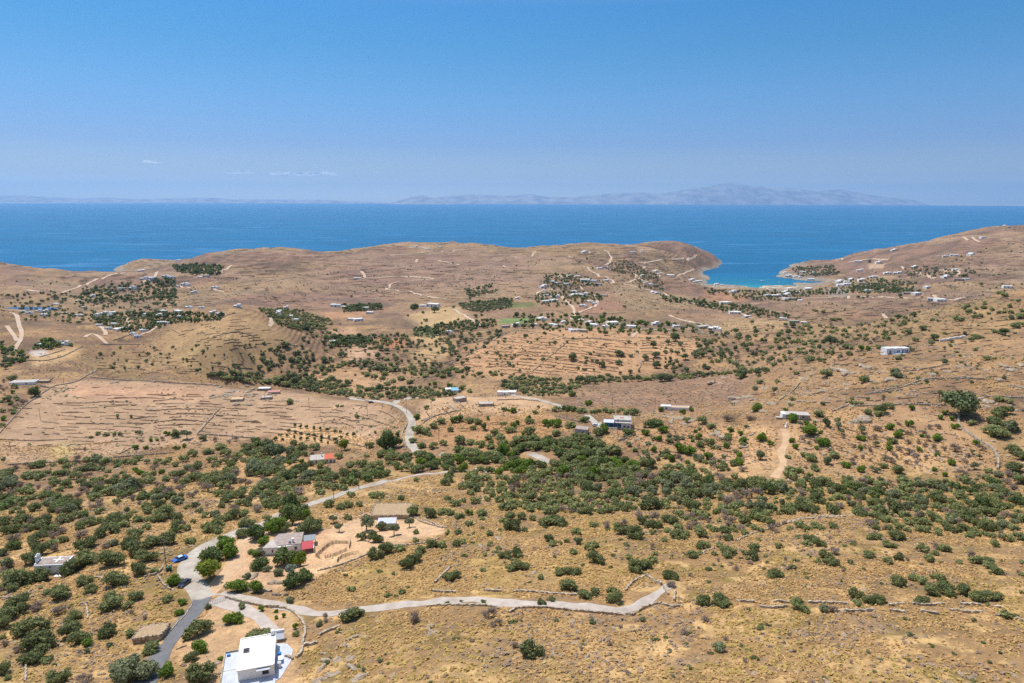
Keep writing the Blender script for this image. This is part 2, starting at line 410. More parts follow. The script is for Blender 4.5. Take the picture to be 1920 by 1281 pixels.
for _pp, _c, _fe, _k in ZONES:
    wp = world_poly(_pp)
    if len(wp) < 3: continue
    m = pts_in_poly(XX, YY, wp).astype(np.float32)
    for ax in (0, 1):
        m = (m + np.roll(m, _fe, ax) + np.roll(m, -_fe, ax)) / 3
    m = np.clip(m * 1.0, 0, 1)[..., None] * _k
    CC = CC * (1 - m) + (C3(*_c) * (0.9 + .2 * n3)) * m
# pale rock along the shore, sand in the bay
sh = (sstep(13, 4, Zg + 6 * (n2[..., 0] - .5)) * _far)[..., None]
CC = CC * (1 - sh) + (C3(150, 138, 122) * (.7 + .6 * n3)) * sh
bay = ((UU > .27) & (UU < .42) & (YY > 2150) & (YY < 2480) & (Zg < 1.6))[..., None]
CC = np.where(bay, C3(204, 186, 158), CC)

def mat_new(name):
    m = bpy.data.materials.new(name); m.use_nodes = True
    return m, m.node_tree.nodes, m.node_tree.links, m.node_tree.nodes["Principled BSDF"]

def make_ground_mat():
    m, n, l, b = mat_new("ground")
    at = n.new("ShaderNodeAttribute"); at.attribute_name = "gcol"; b.name = b.name
    geo = n.new("ShaderNodeNewGeometry")
    def noise(scale, det=4, rough=.6, stretch=None):
        t = n.new("ShaderNodeTexNoise"); t.inputs["Scale"].default_value = scale; t.inputs["Detail"].default_value = det
        t.inputs["Roughness"].default_value = rough
        if stretch:
            mp = n.new("ShaderNodeMapping"); mp.inputs["Scale"].default_value = stretch
            l.new(geo.outputs["Position"], mp.inputs[0]); l.new(mp.outputs[0], t.inputs["Vector"])
        else: l.new(geo.outputs["Position"], t.inputs["Vector"])
        return t
    def ramp(src, a, b_, lo, hi):
        r = n.new("ShaderNodeMapRange"); r.inputs[1].default_value = a; r.inputs[2].default_value = b_
        r.inputs[3].default_value = lo; r.inputs[4].default_value = hi; l.new(src, r.inputs[0]); return r.outputs[0]
    def mul(c, f):
        x = n.new("ShaderNodeVectorMath"); x.operation = 'SCALE'; l.new(c, x.inputs[0]); l.new(f, x.inputs["Scale"]); return x.outputs[0]
    def mix(f, a, c):
        x = n.new("ShaderNodeMix"); x.data_type = 'RGBA'; l.new(f, x.inputs[0]); l.new(a, x.inputs[6])
        x.inputs[7].default_value = (*srgb(*c), 1); return x.outputs[2]
    big = noise(.035, 5); mid = noise(.22, 5, .65); fine = noise(1.3, 5, .75); vf = noise(6, 3, .7)
    c = mul(at.outputs["Color"], ramp(big.outputs[0], .3, .7, .82, 1.16))
    c = mul(c, ramp(mid.outputs[0], .3, .7, .8, 1.2))
    c = mul(c, ramp(fine.outputs[0], .3, .7, .66, 1.32))
    c = mul(c, ramp(vf.outputs[0], .3, .7, .8, 1.2))
    # little grey-mauve and olive cushions growing all over
    vo = n.new("ShaderNodeTexVoronoi"); vo.inputs["Scale"].default_value = .28; vo.inputs["Randomness"].default_value = 1
    l.new(geo.outputs["Position"], vo.inputs["Vector"])
    am = n.new("ShaderNodeAttribute"); am.attribute_name = "scrub"
    sp = ramp(vo.outputs["Distance"], .42, .3, 0, 1)
    ns = noise(.06, 3); k = ramp(ns.outputs[0], .42, .58, 0, 1)
    mm = n.new("ShaderNodeMath"); mm.operation = 'MULTIPLY'; l.new(sp, mm.inputs[0]); l.new(k, mm.inputs[1])
    m2 = n.new("ShaderNodeMath"); m2.operation = 'MULTIPLY'; l.new(mm.outputs[0], m2.inputs[0]); l.new(am.outputs["Fac"], m2.inputs[1])
    c = mix(m2.outputs[0], c, (104, 92, 78))
    # bigger dark thickets, only where the hills are wild
    v3 = n.new("ShaderNodeTexVoronoi"); v3.inputs["Scale"].default_value = .085; l.new(geo.outputs["Position"], v3.inputs["Vector"])
    s3 = ramp(v3.outputs["Distance"], .34, .22, 0, 1); ns3 = noise(.02, 4, .7); k3 = ramp(ns3.outputs[0], .46, .6, 0, .85)
    m5 = n.new("ShaderNodeMath"); m5.operation = 'MULTIPLY'; l.new(s3, m5.inputs[0]); l.new(k3, m5.inputs[1])
    m6 = n.new("ShaderNodeMath"); m6.operation = 'MULTIPLY'; l.new(m5.outputs[0], m6.inputs[0])
    aw = n.new("ShaderNodeAttribute"); aw.attribute_name = "wild"; l.new(aw.outputs["Fac"], m6.inputs[1])
    c = mix(m6.outputs[0], c, (96, 84, 66))
    # stones showing
    v2 = n.new("ShaderNodeTexVoronoi"); v2.inputs["Scale"].default_value = .75; l.new(geo.outputs["Position"], v2.inputs["Vector"])
    s2 = ramp(v2.outputs["Distance"], .17, .11, 0, 1); ns2 = noise(.05, 4); k2 = ramp(ns2.outputs[0], .53, .62, 0, .8)
    m3 = n.new("ShaderNodeMath"); m3.operation = 'MULTIPLY'; l.new(s2, m3.inputs[0]); l.new(k2, m3.inputs[1])
    m4 = n.new("ShaderNodeMath"); m4.operation = 'MULTIPLY'; l.new(m3.outputs[0], m4.inputs[0]); l.new(am.outputs["Fac"], m4.inputs[1])
    c = mix(m4.outputs[0], c, (186, 172, 156))
    l.new(c, b.inputs["Base Color"]); b.inputs["Roughness"].default_value = .95
    b.inputs["Specular IOR Level"].default_value = .15
    bp = n.new("ShaderNodeBump"); bp.inputs["Strength"].default_value = .7; bp.inputs["Distance"].default_value = .35
    hs = n.new("ShaderNodeMath"); hs.operation = 'ADD'; l.new(fine.outputs[0], hs.inputs[0]); l.new(mid.outputs[0], hs.inputs[1])
    l.new(hs.outputs[0], bp.inputs["Height"]); l.new(bp.outputs[0], b.inputs["Normal"])
    return m
M = {}
def noise_mat0(name, c1, c2, s1, s2):
    m, n, l, b = mat_new(name); geo = n.new("ShaderNodeNewGeometry"); out = None
    r = n.new("ShaderNodeValToRGB"); r.color_ramp.elements[0].position = .32; r.color_ramp.elements[1].position = .68
    r.color_ramp.elements[0].color = (*srgb(*c1), 1); r.color_ramp.elements[1].color = (*srgb(*c2), 1)
    a = n.new("ShaderNodeTexNoise"); a.inputs["Scale"].default_value = s1; a.inputs["Detail"].default_value = 8; a.inputs["Roughness"].default_value = .7
    l.new(geo.outputs["Position"], a.inputs["Vector"]); l.new(a.outputs[0], r.inputs[0]); l.new(r.outputs[0], b.inputs["Base Color"])
    b.inputs["Roughness"].default_value = .9; b.inputs["Specular IOR Level"].default_value = .2
    bp = n.new("ShaderNodeBump"); bp.inputs["Strength"].default_value = .3; bp.inputs["Distance"].default_value = .05
    l.new(a.outputs[0], bp.inputs["Height"]); l.new(bp.outputs[0], b.inputs["Normal"])
    return m
M["ground"] = make_ground_mat()

# scrub strength: low on fields and yards
SC = np.where(YY < 330, .35, 1.0)
for _pp, _c, _fe, _k in ZONES:
    if _k >= .7 and _c[0] > 170:
        wp = world_poly(_pp)
        if len(wp) >= 3: SC = np.where(pts_in_poly(XX, YY, wp), .12, SC)
SC *= 1 - sh[..., 0]

def build_terrain():
    V = np.stack([XX, YY, Zg], -1).reshape(-1, 3)
    i = np.arange(NV * NU).reshape(NV, NU)
    Fq = np.stack([i[:-1, :-1], i[:-1, 1:], i[1:, 1:], i[1:, :-1]], -1).reshape(-1, 4)
    keep = (Zg[:-1, :-1] > -40).ravel() | (YY[:-1, :-1].ravel() < 3000)
    Fq = Fq[keep]
    o = mesh_obj("ground", V, Fq, M["ground"], smooth=True)
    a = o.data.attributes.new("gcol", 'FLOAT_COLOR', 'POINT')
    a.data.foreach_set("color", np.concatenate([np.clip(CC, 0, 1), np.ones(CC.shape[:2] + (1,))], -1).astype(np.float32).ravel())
    a = o.data.attributes.new("scrub", 'FLOAT', 'POINT'); a.data.foreach_set("value", SC.astype(np.float32).ravel())
    a = o.data.attributes.new("wild", 'FLOAT', 'POINT'); a.data.foreach_set("value", (SC * sstep(700, 1200, YY)).astype(np.float32).ravel())
    tag(o, kind="structure")
# ------------------------------------------------------------------ sea
def make_sea_mat():
    m, n, l, b = mat_new("sea")
    geo = n.new("ShaderNodeNewGeometry")
    def dist(cx, cy, r0, r1):
        d = n.new("ShaderNodeVectorMath"); d.operation = 'DISTANCE'; d.inputs[1].default_value = (cx, cy, 0)
        l.new(geo.outputs["Position"], d.inputs[0])
        r = n.new("ShaderNodeMapRange"); r.interpolation_type = 'SMOOTHSTEP'; r.inputs[1].default_value = r0; r.inputs[2].default_value = r1
        r.inputs[3].default_value = 1; r.inputs[4].default_value = 0; l.new(d.outputs["Value"], r.inputs[0]); return r.outputs[0]
    sep = n.new("ShaderNodeSeparateXYZ"); l.new(geo.outputs["Position"], sep.inputs[0])
    t = n.new("ShaderNodeTexNoise"); mp = n.new("ShaderNodeMapping"); mp.inputs["Scale"].default_value = (.0011, .0022, 1)
    mp.inputs["Rotation"].default_value = (0, 0, .35)
    l.new(geo.outputs["Position"], mp.inputs[0]); l.new(mp.outputs[0], t.inputs["Vector"]); t.inputs["Scale"].default_value = 1
    t.inputs["Detail"].default_value = 5; t.inputs["Roughness"].default_value = .6; t.inputs["Distortion"].default_value = 1.2
    # smooth slicks and rougher lanes drawn out by the current
    t2 = n.new("ShaderNodeTexNoise"); mp2 = n.new("ShaderNodeMapping"); mp2.inputs["Scale"].default_value = (.0010, .0030, 1)
    mp2.inputs["Rotation"].default_value = (0, 0, -.1)
    l.new(geo.outputs["Position"], mp2.inputs[0]); l.new(mp2.outputs[0], t2.inputs["Vector"]); t2.inputs["Scale"].default_value = 1
    t2.inputs["Detail"].default_value = 4; t2.inputs["Roughness"].default_value = .55; t2.inputs["Distortion"].default_value = 2.0
    r2 = n.new("ShaderNodeMapRange"); r2.inputs[1].default_value = .56; r2.inputs[2].default_value = .68; r2.inputs[3].default_value = 0; r2.inputs[4].default_value = .8
    l.new(t2.outputs[0], r2.inputs[0])
    deep = n.new("ShaderNodeMix"); deep.data_type = 'RGBA'
    deep.inputs[6].default_value = (.0, .106, .232, 1); deep.inputs[7].default_value = (.0, .130, .280, 1)
    rr = n.new("ShaderNodeMapRange"); rr.inputs[1].default_value = .4; rr.inputs[2].default_value = .6; l.new(t.outputs[0], rr.inputs[0]); l.new(rr.outputs[0], deep.inputs[0])
    sl = n.new("ShaderNodeMix"); sl.data_type = 'RGBA'; l.new(r2.outputs[0], sl.inputs[0]); l.new(deep.outputs[2], sl.inputs[6]); sl.inputs[7].default_value = (.05, .20, .38, 1)
    tq = n.new("ShaderNodeMix"); tq.data_type = 'RGBA'; l.new(dist(850, 2330, 160, 560), tq.inputs[0])
    l.new(sl.outputs[2], tq.inputs[6]); tq.inputs[7].default_value = (.008, .17, .27, 1)
    tr = n.new("ShaderNodeMix"); tr.data_type = 'RGBA'; l.new(dist(850, 2300, 110, 230), tr.inputs[0])
    l.new(tq.outputs[2], tr.inputs[6]); tr.inputs[7].default_value = (.03, .26, .30, 1)
    l.new(tr.outputs[2], b.inputs["Base Color"])
    b.inputs["Roughness"].default_value = .28; b.inputs["IOR"].default_value = 1.333
    b.inputs["Specular IOR Level"].default_value = .05
    bp = n.new("ShaderNodeBump"); bp.inputs["Strength"].default_value = .5; bp.inputs["Distance"].default_value = 3
    w = n.new("ShaderNodeTexNoise"); w.inputs["Scale"].default_value = .05; w.inputs["Detail"].default_value = 6; w.inputs["Roughness"].default_value = .7
    l.new(geo.outputs["Position"], w.inputs["Vector"]); l.new(w.outputs[0], bp.inputs["Height"]); l.new(bp.outputs[0], b.inputs["Normal"])
    return m
M["sea"] = make_sea_mat()
def build_sea():
    rs = [0, 2000, 4000, 8000, 16000, 32000, 45000, 60000]; n = 96; V = [(0, 0, 0)]; Fc = []
    for r in rs[1:]:
        for k in range(n): V.append((r * math.cos(2 * math.pi * k / n), r * math.sin(2 * math.pi * k / n), 0))
    for k in range(n): Fc.append([0, 1 + k, 1 + (k + 1) % n])
    for j in range(len(rs) - 2):
        for k in range(n):
            a = 1 + j * n; b = a + n; Fc.append([a + k, b + k, b + (k + 1) % n, a + (k + 1) % n])
    o = mesh_obj("sea", V, Fc, M["sea"]); tag(o, kind="structure")
build_sea()

# ------------------------------------------------------------------ islands beyond the strait
def island_mat(c):
    m, n, l, b = mat_new("island_rock")
    geo = n.new("ShaderNodeNewGeometry"); t = n.new("ShaderNodeTexNoise"); t.inputs["Scale"].default_value = .0012; t.inputs["Detail"].default_value = 6
    l.new(geo.outputs["Position"], t.inputs["Vector"])
    r = n.new("ShaderNodeValToRGB"); r.color_ramp.elements[0].position = .35; r.color_ramp.elements[1].position = .65
    r.color_ramp.elements[0].color = (*[x * .6 for x in c], 1); r.color_ramp.elements[1].color = (*[x * 1.3 for x in c], 1)
    l.new(t.outputs[0], r.inputs[0]); l.new(r.outputs[0], b.inputs["Base Color"]); b.inputs["Roughness"].default_value = 1
    return m
M["island"] = island_mat(srgb(142, 140, 136))
def island(name, prof, D, depth, seed):
    """prof: crest profile as (px, py) pairs; a real relief `depth` m deep standing D m away"""
    q = np.array(prof, float).reshape(-1, 2)
    px = np.linspace(q[0, 0], q[-1, 0], 260); py = np.interp(px, q[:, 0], q[:, 1])
    d = ray(px, py); s = D / d[:, 1]; X = d[:, 0] * s; H = np.maximum(CAM[2] + d[:, 2] * s, 0)
    nd = 40; t = np.linspace(-1, 1, nd)
    Xg, Tg = np.meshgrid(X, t); Y = D + Tg * depth / 2
    sh = np.clip(1 - np.abs(Tg) ** 1.3, 0, 1)
    rdg = (1 - np.abs(2 * fbm(Xg, Y, depth * .35, seed, 5) - 1))
    Z = H[None] * sh * (.72 + .4 * rdg * (1 - sh) + .28 * sh) - 3
    Xg = Xg * (Y / D)
    V = np.stack([Xg, Y, Z], -1).reshape(-1, 3); i = np.arange(nd * 260).reshape(nd, 260)
    Fq = np.stack([i[:-1, :-1], i[:-1, 1:], i[1:, 1:], i[1:, :-1]], -1).reshape(-1, 4)
    o = mesh_obj(name, V, Fq, M["island"], smooth=True); tag(o, kind="structure")
island("hills", [730,382, 752,374, 772,369, 790,366, 812,370, 835,375, 850,383], 50000, 5000, 3)
island("hills", [700,383, 760,378, 850,366, 880,364, 940,367, 1000,364, 1030,370, 1090,368, 1150,362, 1200,361, 1240,363, 1290,354, 1330,349, 1368,341, 1400,347, 1440,350, 1500,354, 1530,359, 1572,355, 1620,363, 1660,369, 1710,374, 1745,385], 55000, 7000, 8)
island("hills", [-300,362, -120,366, 0,367, 40,366, 90,370, 160,372, 200,370, 260,374, 330,371, 400,371, 440,374, 520,374, 600,375, 680,378, 740,381], 56500, 5000, 14)

# ------------------------------------------------------------------ haze
def build_haze():
    m = bpy.data.materials.new("haze"); m.use_nodes = True; n = m.node_tree.nodes; l = m.node_tree.links
    n.remove(n["Principled BSDF"])
    v = n.new("ShaderNodeVolumePrincipled"); v.inputs["Color"].default_value = (.42, .68, 1.0, 1)
    v.inputs["Density"].default_value = HAZE; v.inputs["Anisotropy"].default_value = 0.3
    l.new(v.outputs[0], n["Material Output"].inputs["Volume"])
    # closed box
    V = [(x, y, z) for z in (-46, 2300) for (x, y) in ((-9e4, -9e4), (9e4, -9e4), (9e4, 9e4), (-9e4, 9e4))]
    o = mesh_obj("haze", V, [[0, 3, 2, 1], [4, 5, 6, 7], [0, 1, 5, 4], [1, 2, 6, 5], [2, 3, 7, 6], [3, 0, 4, 7]], m)
    tag(o, kind="stuff")
HAZE = 2.0e-5
build_haze()
# ------------------------------------------------------------------ roads and paths: centre lines read off the photograph
def LZ(ox, oy, s, txt):
    return [[(ox + v[i] / s, oy + v[i + 1] / s) for i in range(0, len(v), 2)] for v in ([float(t) for t in l.split()] for l in txt.strip().split('/'))]
ROADS = []  # (name, line, width m, material key)
def road(name, lines, w, mk):
    for ln in lines: ROADS.append((name, ln, w, mk))
road("concrete_road", [[(383,1124),(376,1111),(360,1094),(351,1073),(357,1053),(374,1034),(400,1018),(430,1006),(462,993),(490,982)]], 5.2, "concrete")
road("concrete_road", [[(488,983),(500,978),(548,957),(580,946),(620,934),(655,921),(700,909),(737,901)]], 3.5, "concrete")
road("gravel_track", [[(735,901),(775,893),(820,887),(865,884)]], 1.6, "gravel")
road("asphalt_road", [[(380,1126),(360,1150),(335,1180),(312,1210),(297,1235),(278,1264),(262,1281)]], 4.0, "asphalt")
road("gravel_track", [[(386,1112),(405,1114),(430,1118),(480,1128),(530,1138),(570,1146),(600,1151),(650,1147),(700,1141),(760,1134),(820,1128),(880,1126),(940,1129),(1000,1132),(1060,1134),(1120,1139),(1160,1143),(1190,1136),(1220,1122),(1250,1106),(1262,1101)]], 2.6, "gravel")
road("driveway", [[(400,1129),(425,1134),(455,1142),(480,1155),(500,1170),(515,1186)]], 3.4, "gravel")
road("dirt_path", [[(388,1112),(405,1100),(425,1078),(440,1050),(455,1020),(470,1002)]], 4.5, "dirt")
road("concrete_road", LZ(480, 680, 4, "700 270 840 285 980 300 1060 330 1120 365 1160 410 1172 460 1150 520 1150 570 1165 620 1200 660 1225 680/1020 305 1080 285 1140 270 1220 262/1380 690 1440 695/1640 805 1740 812"), 5.0, "concrete")
road("concrete_road", [[(993,852),(1008,856),(1022,862),(1032,867)]], 5.0, "concrete")
road("gravel_track", [[(1100,780),(1112,788),(1120,800),(1128,806)], [(960,742),(1000,748),(1040,758),(1060,764)]], 4, "concrete")
road("dirt_path", [[(1468,803),(1476,825),(1463,850),(1470,870),(1452,894)]], 3.2, "dirt")
FARR = (LZ(480, 400, 4, """790 435 815 470 832 486/832 486 960 480 1100 475 1230 482 1350 495 1220 503 1100 510 1030 525 985 550 978 575/978 575 1150 588 1250 620 1340 635 1430 642
/1210 345 1218 352 1200 370/60 750 110 780 125 820 100 850/1480 720 1600 790 1700 850/1130 258 1280 262 1320 285 1600 275/1000 318 1150 308 1300 290/1760 395 1800 393 1900 410/1370 355 1520 390""") +
 LZ(960, 400, 4, """690 275 750 320 745 360 700 390/920 450 945 480 930 500 880 515 860 525/350 570 230 582 175 600 210 625 250 632/375 625 400 660 470 715 475 735 440 780 450 800/460 772 520 735 600 710 645 685 635 640 610 615
/1240 470 1350 430 1362 418/960 375 1130 350/1200 347 1290 345 1350 335 1385 320 1370 310/540 400 600 440 770 510 740 530/1180 765 1260 800 1380 820 1460 845/870 860 1100 872 1400 862/840 530 1000 570 1150 610 1280 660 1480 700
/480 530 520 560 530 575/350 465 380 485 430 490/1000 400 975 415/1040 470 1240 475/950 485 1000 510/430 320 450 335/0 330 160 320 175 290/940 280 1040 275/580 285 585 300/960 870 900 930/1470 690 1520 712""") +
 LZ(0, 400, 4, """75 745 125 760 145 850 168 900 150 960 90 1045/50 845 100 910 130 960/940 445 850 460 700 510 570 562/960 790 970 850 985 885/750 850 800 885 792 915/1180 845 1130 890 1060 910/1620 460 1740 390
/1060 520 1170 480 1180 440/1280 530 1420 565/200 575 420 600 570 562/640 930 700 900 800 980/1700 590 1560 570""") +
 LZ(1440, 400, 4, """860 750 880 785 960 815 1100 832 1300 845 1500 870 1620 890 1720 905/1000 400 1020 420/1380 420 1430 435 1445 460 1410 475/1530 180 1560 210 1590 215/1260 325 1370 300/1460 180 1500 205/1100 440 1250 490
/600 370 760 345 900 350/1800 300 1910 285/250 640 600 628 900 632 1130 640/1240 615 1320 655 1480 630/420 340 560 350/1240 430 1380 425""") +
 LZ(1280, 460, 6, "280 670 370 705/940 480 980 510/0 330 60 300 130 270/0 150 140 140 160 110/640 765 780 820/40 930 180 930/20 850 200 885 420 890") )
for ln in FARR: ROADS.append(("dirt_road", ln, None, "fargravel"))

def smooth_line(P, step):
    P = np.asarray(P, float)
    if len(P) > 2:
        t = np.arange(len(P)); tt = np.linspace(0, len(P) - 1, (len(P) - 1) * 6 + 1)
        out = []
        for x in tt:
            i = min(int(x), len(P) - 2); f = x - i
            g = lambda k: P[min(max(i + k, 0), len(P) - 1)]
            out.append(0.5 * (2 * g(0) + (g(1) - g(-1)) * f + (2 * g(-1) - 5 * g(0) + 4 * g(1) - g(2)) * f * f + (-g(-1) + 3 * g(0) - 3 * g(1) + g(2)) * f ** 3))
        P = np.array(out)
    d = np.r_[0, np.cumsum(np.linalg.norm(np.diff(P, axis=0), axis=1))]
    n = max(int(d[-1] / step), 1) + 1; s = np.linspace(0, d[-1], n)
    return np.stack([np.interp(s, d, P[:, k]) for k in range(P.shape[1])], 1)
def on_ground(line, step, dz=0.0):
    L = smooth_line(np.array(line), 4.0)      # picture points every 4 px
    P = hit(L[:, 0], L[:, 1]); P = P[~np.isnan(P[:, 0])]
    # keep the run continuous: drop points thrown behind a crest
    keep = [0]
    for i in range(1, len(P)):
        if np.linalg.norm(P[i, :2] - P[keep[-1], :2]) < 12 + .25 * P[keep[-1], 1]: keep.append(i)
    P = P[keep]
    if len(P) < 2: return None
    k = 2
    Q = P.copy()
    for i in range(len(P)): Q[i] = P[max(0, i - k):i + k + 1].mean(0)
    Q[0], Q[-1] = P[0], P[-1]
    return smooth_line(Q[:, :2], step)

RP = []   # world road lines
for nm, ln, w, mk in ROADS:
    q = np.array(ln); far = w is None
    L = on_ground(ln, .5 if not far and q[:, 1].mean() > 1000 else 1.2 if not far else 6.0)
    if L is None: continue
    if far: w = 2.6 + 2.4 * min(L[:, 1].mean() / 1000, 2.0)
    RP.append((nm, L, w, mk))

def flatten_near(L, w, feather=2.5):
    """cut the bed of a road into the hillside"""
    global Zg
    st = np.hypot(*(L[1] - L[0])); z = ground(L[:, 0], L[:, 1]); k = int(9 / st) + 1
    zz = np.array([z[max(0, i - k):i + k + 1].mean() for i in range(len(z))])
    if st > .3:
        d_ = np.r_[0, np.cumsum(np.linalg.norm(np.diff(L, axis=0), axis=1))]; s_ = np.arange(0, d_[-1], .3); zz = np.interp(s_, d_, zz); L = np.stack([np.interp(s_, d_, L[:, 0]), np.interp(s_, d_, L[:, 1])], 1)
    y0, y1 = L[:, 1].min() - w - 5, L[:, 1].max() + w + 5
    r0 = max(int((math.log(max(y0, 39)) - V0) / (V1 - V0) * (NV - 1)), 0); r1 = min(int((math.log(y1) - V0) / (V1 - V0) * (NV - 1)) + 2, NV)
    uu = L[:, 0] / L[:, 1]; m = (w + 6) / max(y0, 40)
    c0 = max(int((uu.min() - m - U0) / (U1 - U0) * (NU - 1)), 0); c1 = min(int((uu.max() + m - U0) / (U1 - U0) * (NU - 1)) + 2, NU)
    X = XX[r0:r1, c0:c1]; Y = YY[r0:r1, c0:c1]
    best = np.full(X.shape, 1e9); bz = np.zeros(X.shape)
    for i in range(0, len(L)):
        ry0 = np.searchsorted(Y[:, 0], L[i, 1] - w - 4); ry1 = np.searchsorted(Y[:, 0], L[i, 1] + w + 4)
        if ry1 <= ry0: continue
        d = np.hypot(X[ry0:ry1] - L[i, 0], Y[ry0:ry1] - L[i, 1]); b = best[ry0:ry1]; mk_ = d < b
        b[mk_] = d[mk_]; bz[ry0:ry1][mk_] = zz[i]
    k = 1 - sstep(w / 2 + .3, w / 2 + feather, best)
    Zg[r0:r1, c0:c1] = Zg[r0:r1, c0:c1] * (1 - k) + bz * k
for nm, L, w, mk in RP:
    if L[:, 1].min() < 560: flatten_near(L, w)

def pad(x, y, r, z=None, feather=.5):
    """level a building plot"""
    global Zg
    r1 = r * (1 + feather)
    a = np.searchsorted(YY[:, 0], y - r1); b = np.searchsorted(YY[:, 0], y + r1)
    if b <= a: return ground(x, y)
    u = x / y; m = (r1 / max(y - r1, 30)) * 1.3
    c0 = max(int((u - m - U0) / (U1 - U0) * (NU - 1)), 0); c1 = min(int((u + m - U0) / (U1 - U0) * (NU - 1)) + 2, NU)
    if z is None: z = float(ground(x, y))
    d = np.hypot(XX[a:b, c0:c1] - x, YY[a:b, c0:c1] - y); k = 1 - sstep(r, r1, d)
    Zg[a:b, c0:c1] = Zg[a:b, c0:c1] * (1 - k) + z * k
    return z

# ------------------------------------------------------------------ where the buildings stand (picture position of the foot)
def at(px, py):
    return hit([px], [py])[0]
SITES = {}
for key, px, py, r in [
    ("farmhouse", 484, 1243, 9.0), ("chapel", 104, 1068, 6.5), ("farmstead", 537, 1026, 12.5), ("barn", 735, 962, 9), ("shed", 726, 987, 4),
    ("turfhut", 285, 1192, 5), ("redroof", 605, 866, 9), ("villa", 1160, 800, 11), ("annexe", 1091, 812, 6), ("stonehouse", 1492, 784, 10),
    ("longhouse", 1679, 661, 14), ("whitehouse", 950, 741, 9), ("bluehouse", 848, 735, 8), ("lowwhite", 1268, 768, 10), ("flatroof", 45, 720, 12),
    ("hut_a", 862, 752, 6), ("hut_b", 911, 760, 6), ("hut_c", 84, 717, 6), ("ruin_a", 445, 751, 7), ("ruin_b", 500, 748, 7), ("ruin_c", 496, 733, 7)]:
    P = at(px, py)
    if np.isnan(P[0]): P = at(px, py + 6)
    z = pad(P[0], P[1], r)
    SITES[key] = (float(P[0]), float(P[1]), float(z))

VH = []  # village houses: picture x, y, width px
def H4(ox, oy, s, txt):
    v = [float(t) for t in txt.split()]
    for i in range(0, len(v), 3): VH.append((ox + v[i] / s, oy + v[i + 1] / s, v[i + 2] / s))
H4(960, 500, 6, """650 105 50 735 110 45 450 165 40 495 180 40 540 180 50 620 195 50 350 228 60 360 268 40 385 320 40 380 395 70 470 385 70 500 340 50 700 280 50 690 320 60 740 310 40 805 325 70 820 160 80 920 160 50 850 195 50 970 195 50
 1055 155 50 1040 325 50 880 395 60 930 415 40 800 440 60 460 340 40 330 595 90 575 625 30 775 605 50 455 655 60 510 660 60 240 655 60 40 665 70 870 635 80 910 665 90 640 705 60 700 720 80 790 722 80 1125 645 100 1055 675 60 1610 645 60 1340 680 80
 985 20 50 1060 15 40 1470 95 40 1610 55 50 1660 80 40 1780 100 60 1580 285 40 1630 295 50 1500 180 40 1560 200 50 1850 670 60 60 355 30""")
H4(0, 520, 6, """260 388 50 330 402 50 435 385 50 500 425 60 510 380 40 630 300 50 880 265 40 1035 215 50 1370 125 50 1490 125 60 1260 180 60 940 335 50 720 405 60 890 430 60 1075 435 60 1170 410 60 1260 400 60 1235 435 50 1115 540 50 1280 530 50
 1220 575 50 1310 590 70 1380 580 60 1620 600 60 1500 640 50 1550 665 50 1820 510 70 1880 515 50 665 730 50 735 755 60 455 765 40 1620 430 50 1820 380 50 1700 15 90 1800 435 50""")
H4(260, 480, 6, """130 245 90 60 260 60 310 230 60 370 240 60 530 325 80 430 340 50 620 410 50 865 355 60 455 48 40 700 235 40 760 222 50 30 165 50 445 630 80 565 580 60 710 580 50 280 620 60 225 670 60 60 670 60 835 640 40 925 655 70 1110 568 40
 1590 620 60 1560 650 30 1700 680 40 1760 722 60 1660 580 30 470 685 50""")
H4(480, 400, 4, "760 490 40 600 695 60 655 702 35 820 710 35 715 795 40 765 800 50 295 800 40 1330 695 70 1255 695 40 1195 250 25 1290 265 25 1380 250 20 580 965 45 1450 890 35 1870 850 50 1700 850 40 855 745 40")
H4(1280, 460, 6, """100 390 50 140 410 40 190 400 40 380 435 40 440 440 30 565 525 60 1150 305 40 1190 345 50 1270 350 40 1350 300 70 1320 355 30 1460 310 40 1440 385 60 1410 490 70 1150 525 50 1280 525 50 950 565 60 1010 570 60 1070 565 50 1170 555 60
 1180 605 70 1240 600 60 1320 620 40 510 655 50 600 765 80 720 800 60 1130 825 60 1250 860 80 1360 870 40 240 925 80 340 940 80 1760 410 60 1850 440 60 1850 410 50 1890 385 50 1200 485 40""")
H4(1440, 400, 4, """675 360 40 830 370 50 1395 315 50 1330 320 30 1520 310 40 895 450 50 970 450 40 690 430 40 790 480 60 700 500 40 620 500 50 540 515 50 545 540 60 715 530 50 760 580 40 1190 555 40 1240 650 60 1290 655 55 1795 555 50
 1100 400 30 1410 425 40 1430 500 50 1490 495 40 1330 480 40 1610 180 30 945 275 30 1040 600 50 1110 605 50""")
H4(960, 400, 4, "540 290 30 905 290 30 975 285 20 680 408 50 1660 750 50 1430 860 80 1520 872 70 1590 675 50 120 470 0.1")
VH = [h for h in VH if h[2] > 2]
_vh = []
for (x, y, w) in VH:
    if any(abs(x - a) < 2.5 and abs(y - b) < 2 for a, b, _ in _vh): continue
    _vh.append((x, y, w))
VH = _vh
_p = hit([h[0] for h in VH], [h[1] + 1.5 for h in VH])
VHP = []
for h, P in zip(VH, _p):
    if np.isnan(P[0]) or P[2] < .5 or P[1] > 3300: continue
    wm = h[2] * P[1] / FPX
    z = pad(P[0], P[1], wm * .62)
    VHP.append((h[0], h[1], h[2], P[0], P[1], z, wm))

# pond bed
_pp = at(43, 580); _pz = float(ground(_pp[0], _pp[1]))
pad(_pp[0], _pp[1], 26, _pz - 1.0, .25); pad(_pp[0] - 22, _pp[1] + 4, 16, _pz - 1.0, .25); pad(_pp[0] + 26, _pp[1] + 6, 16, _pz - 1.0, .25)

build_terrain()

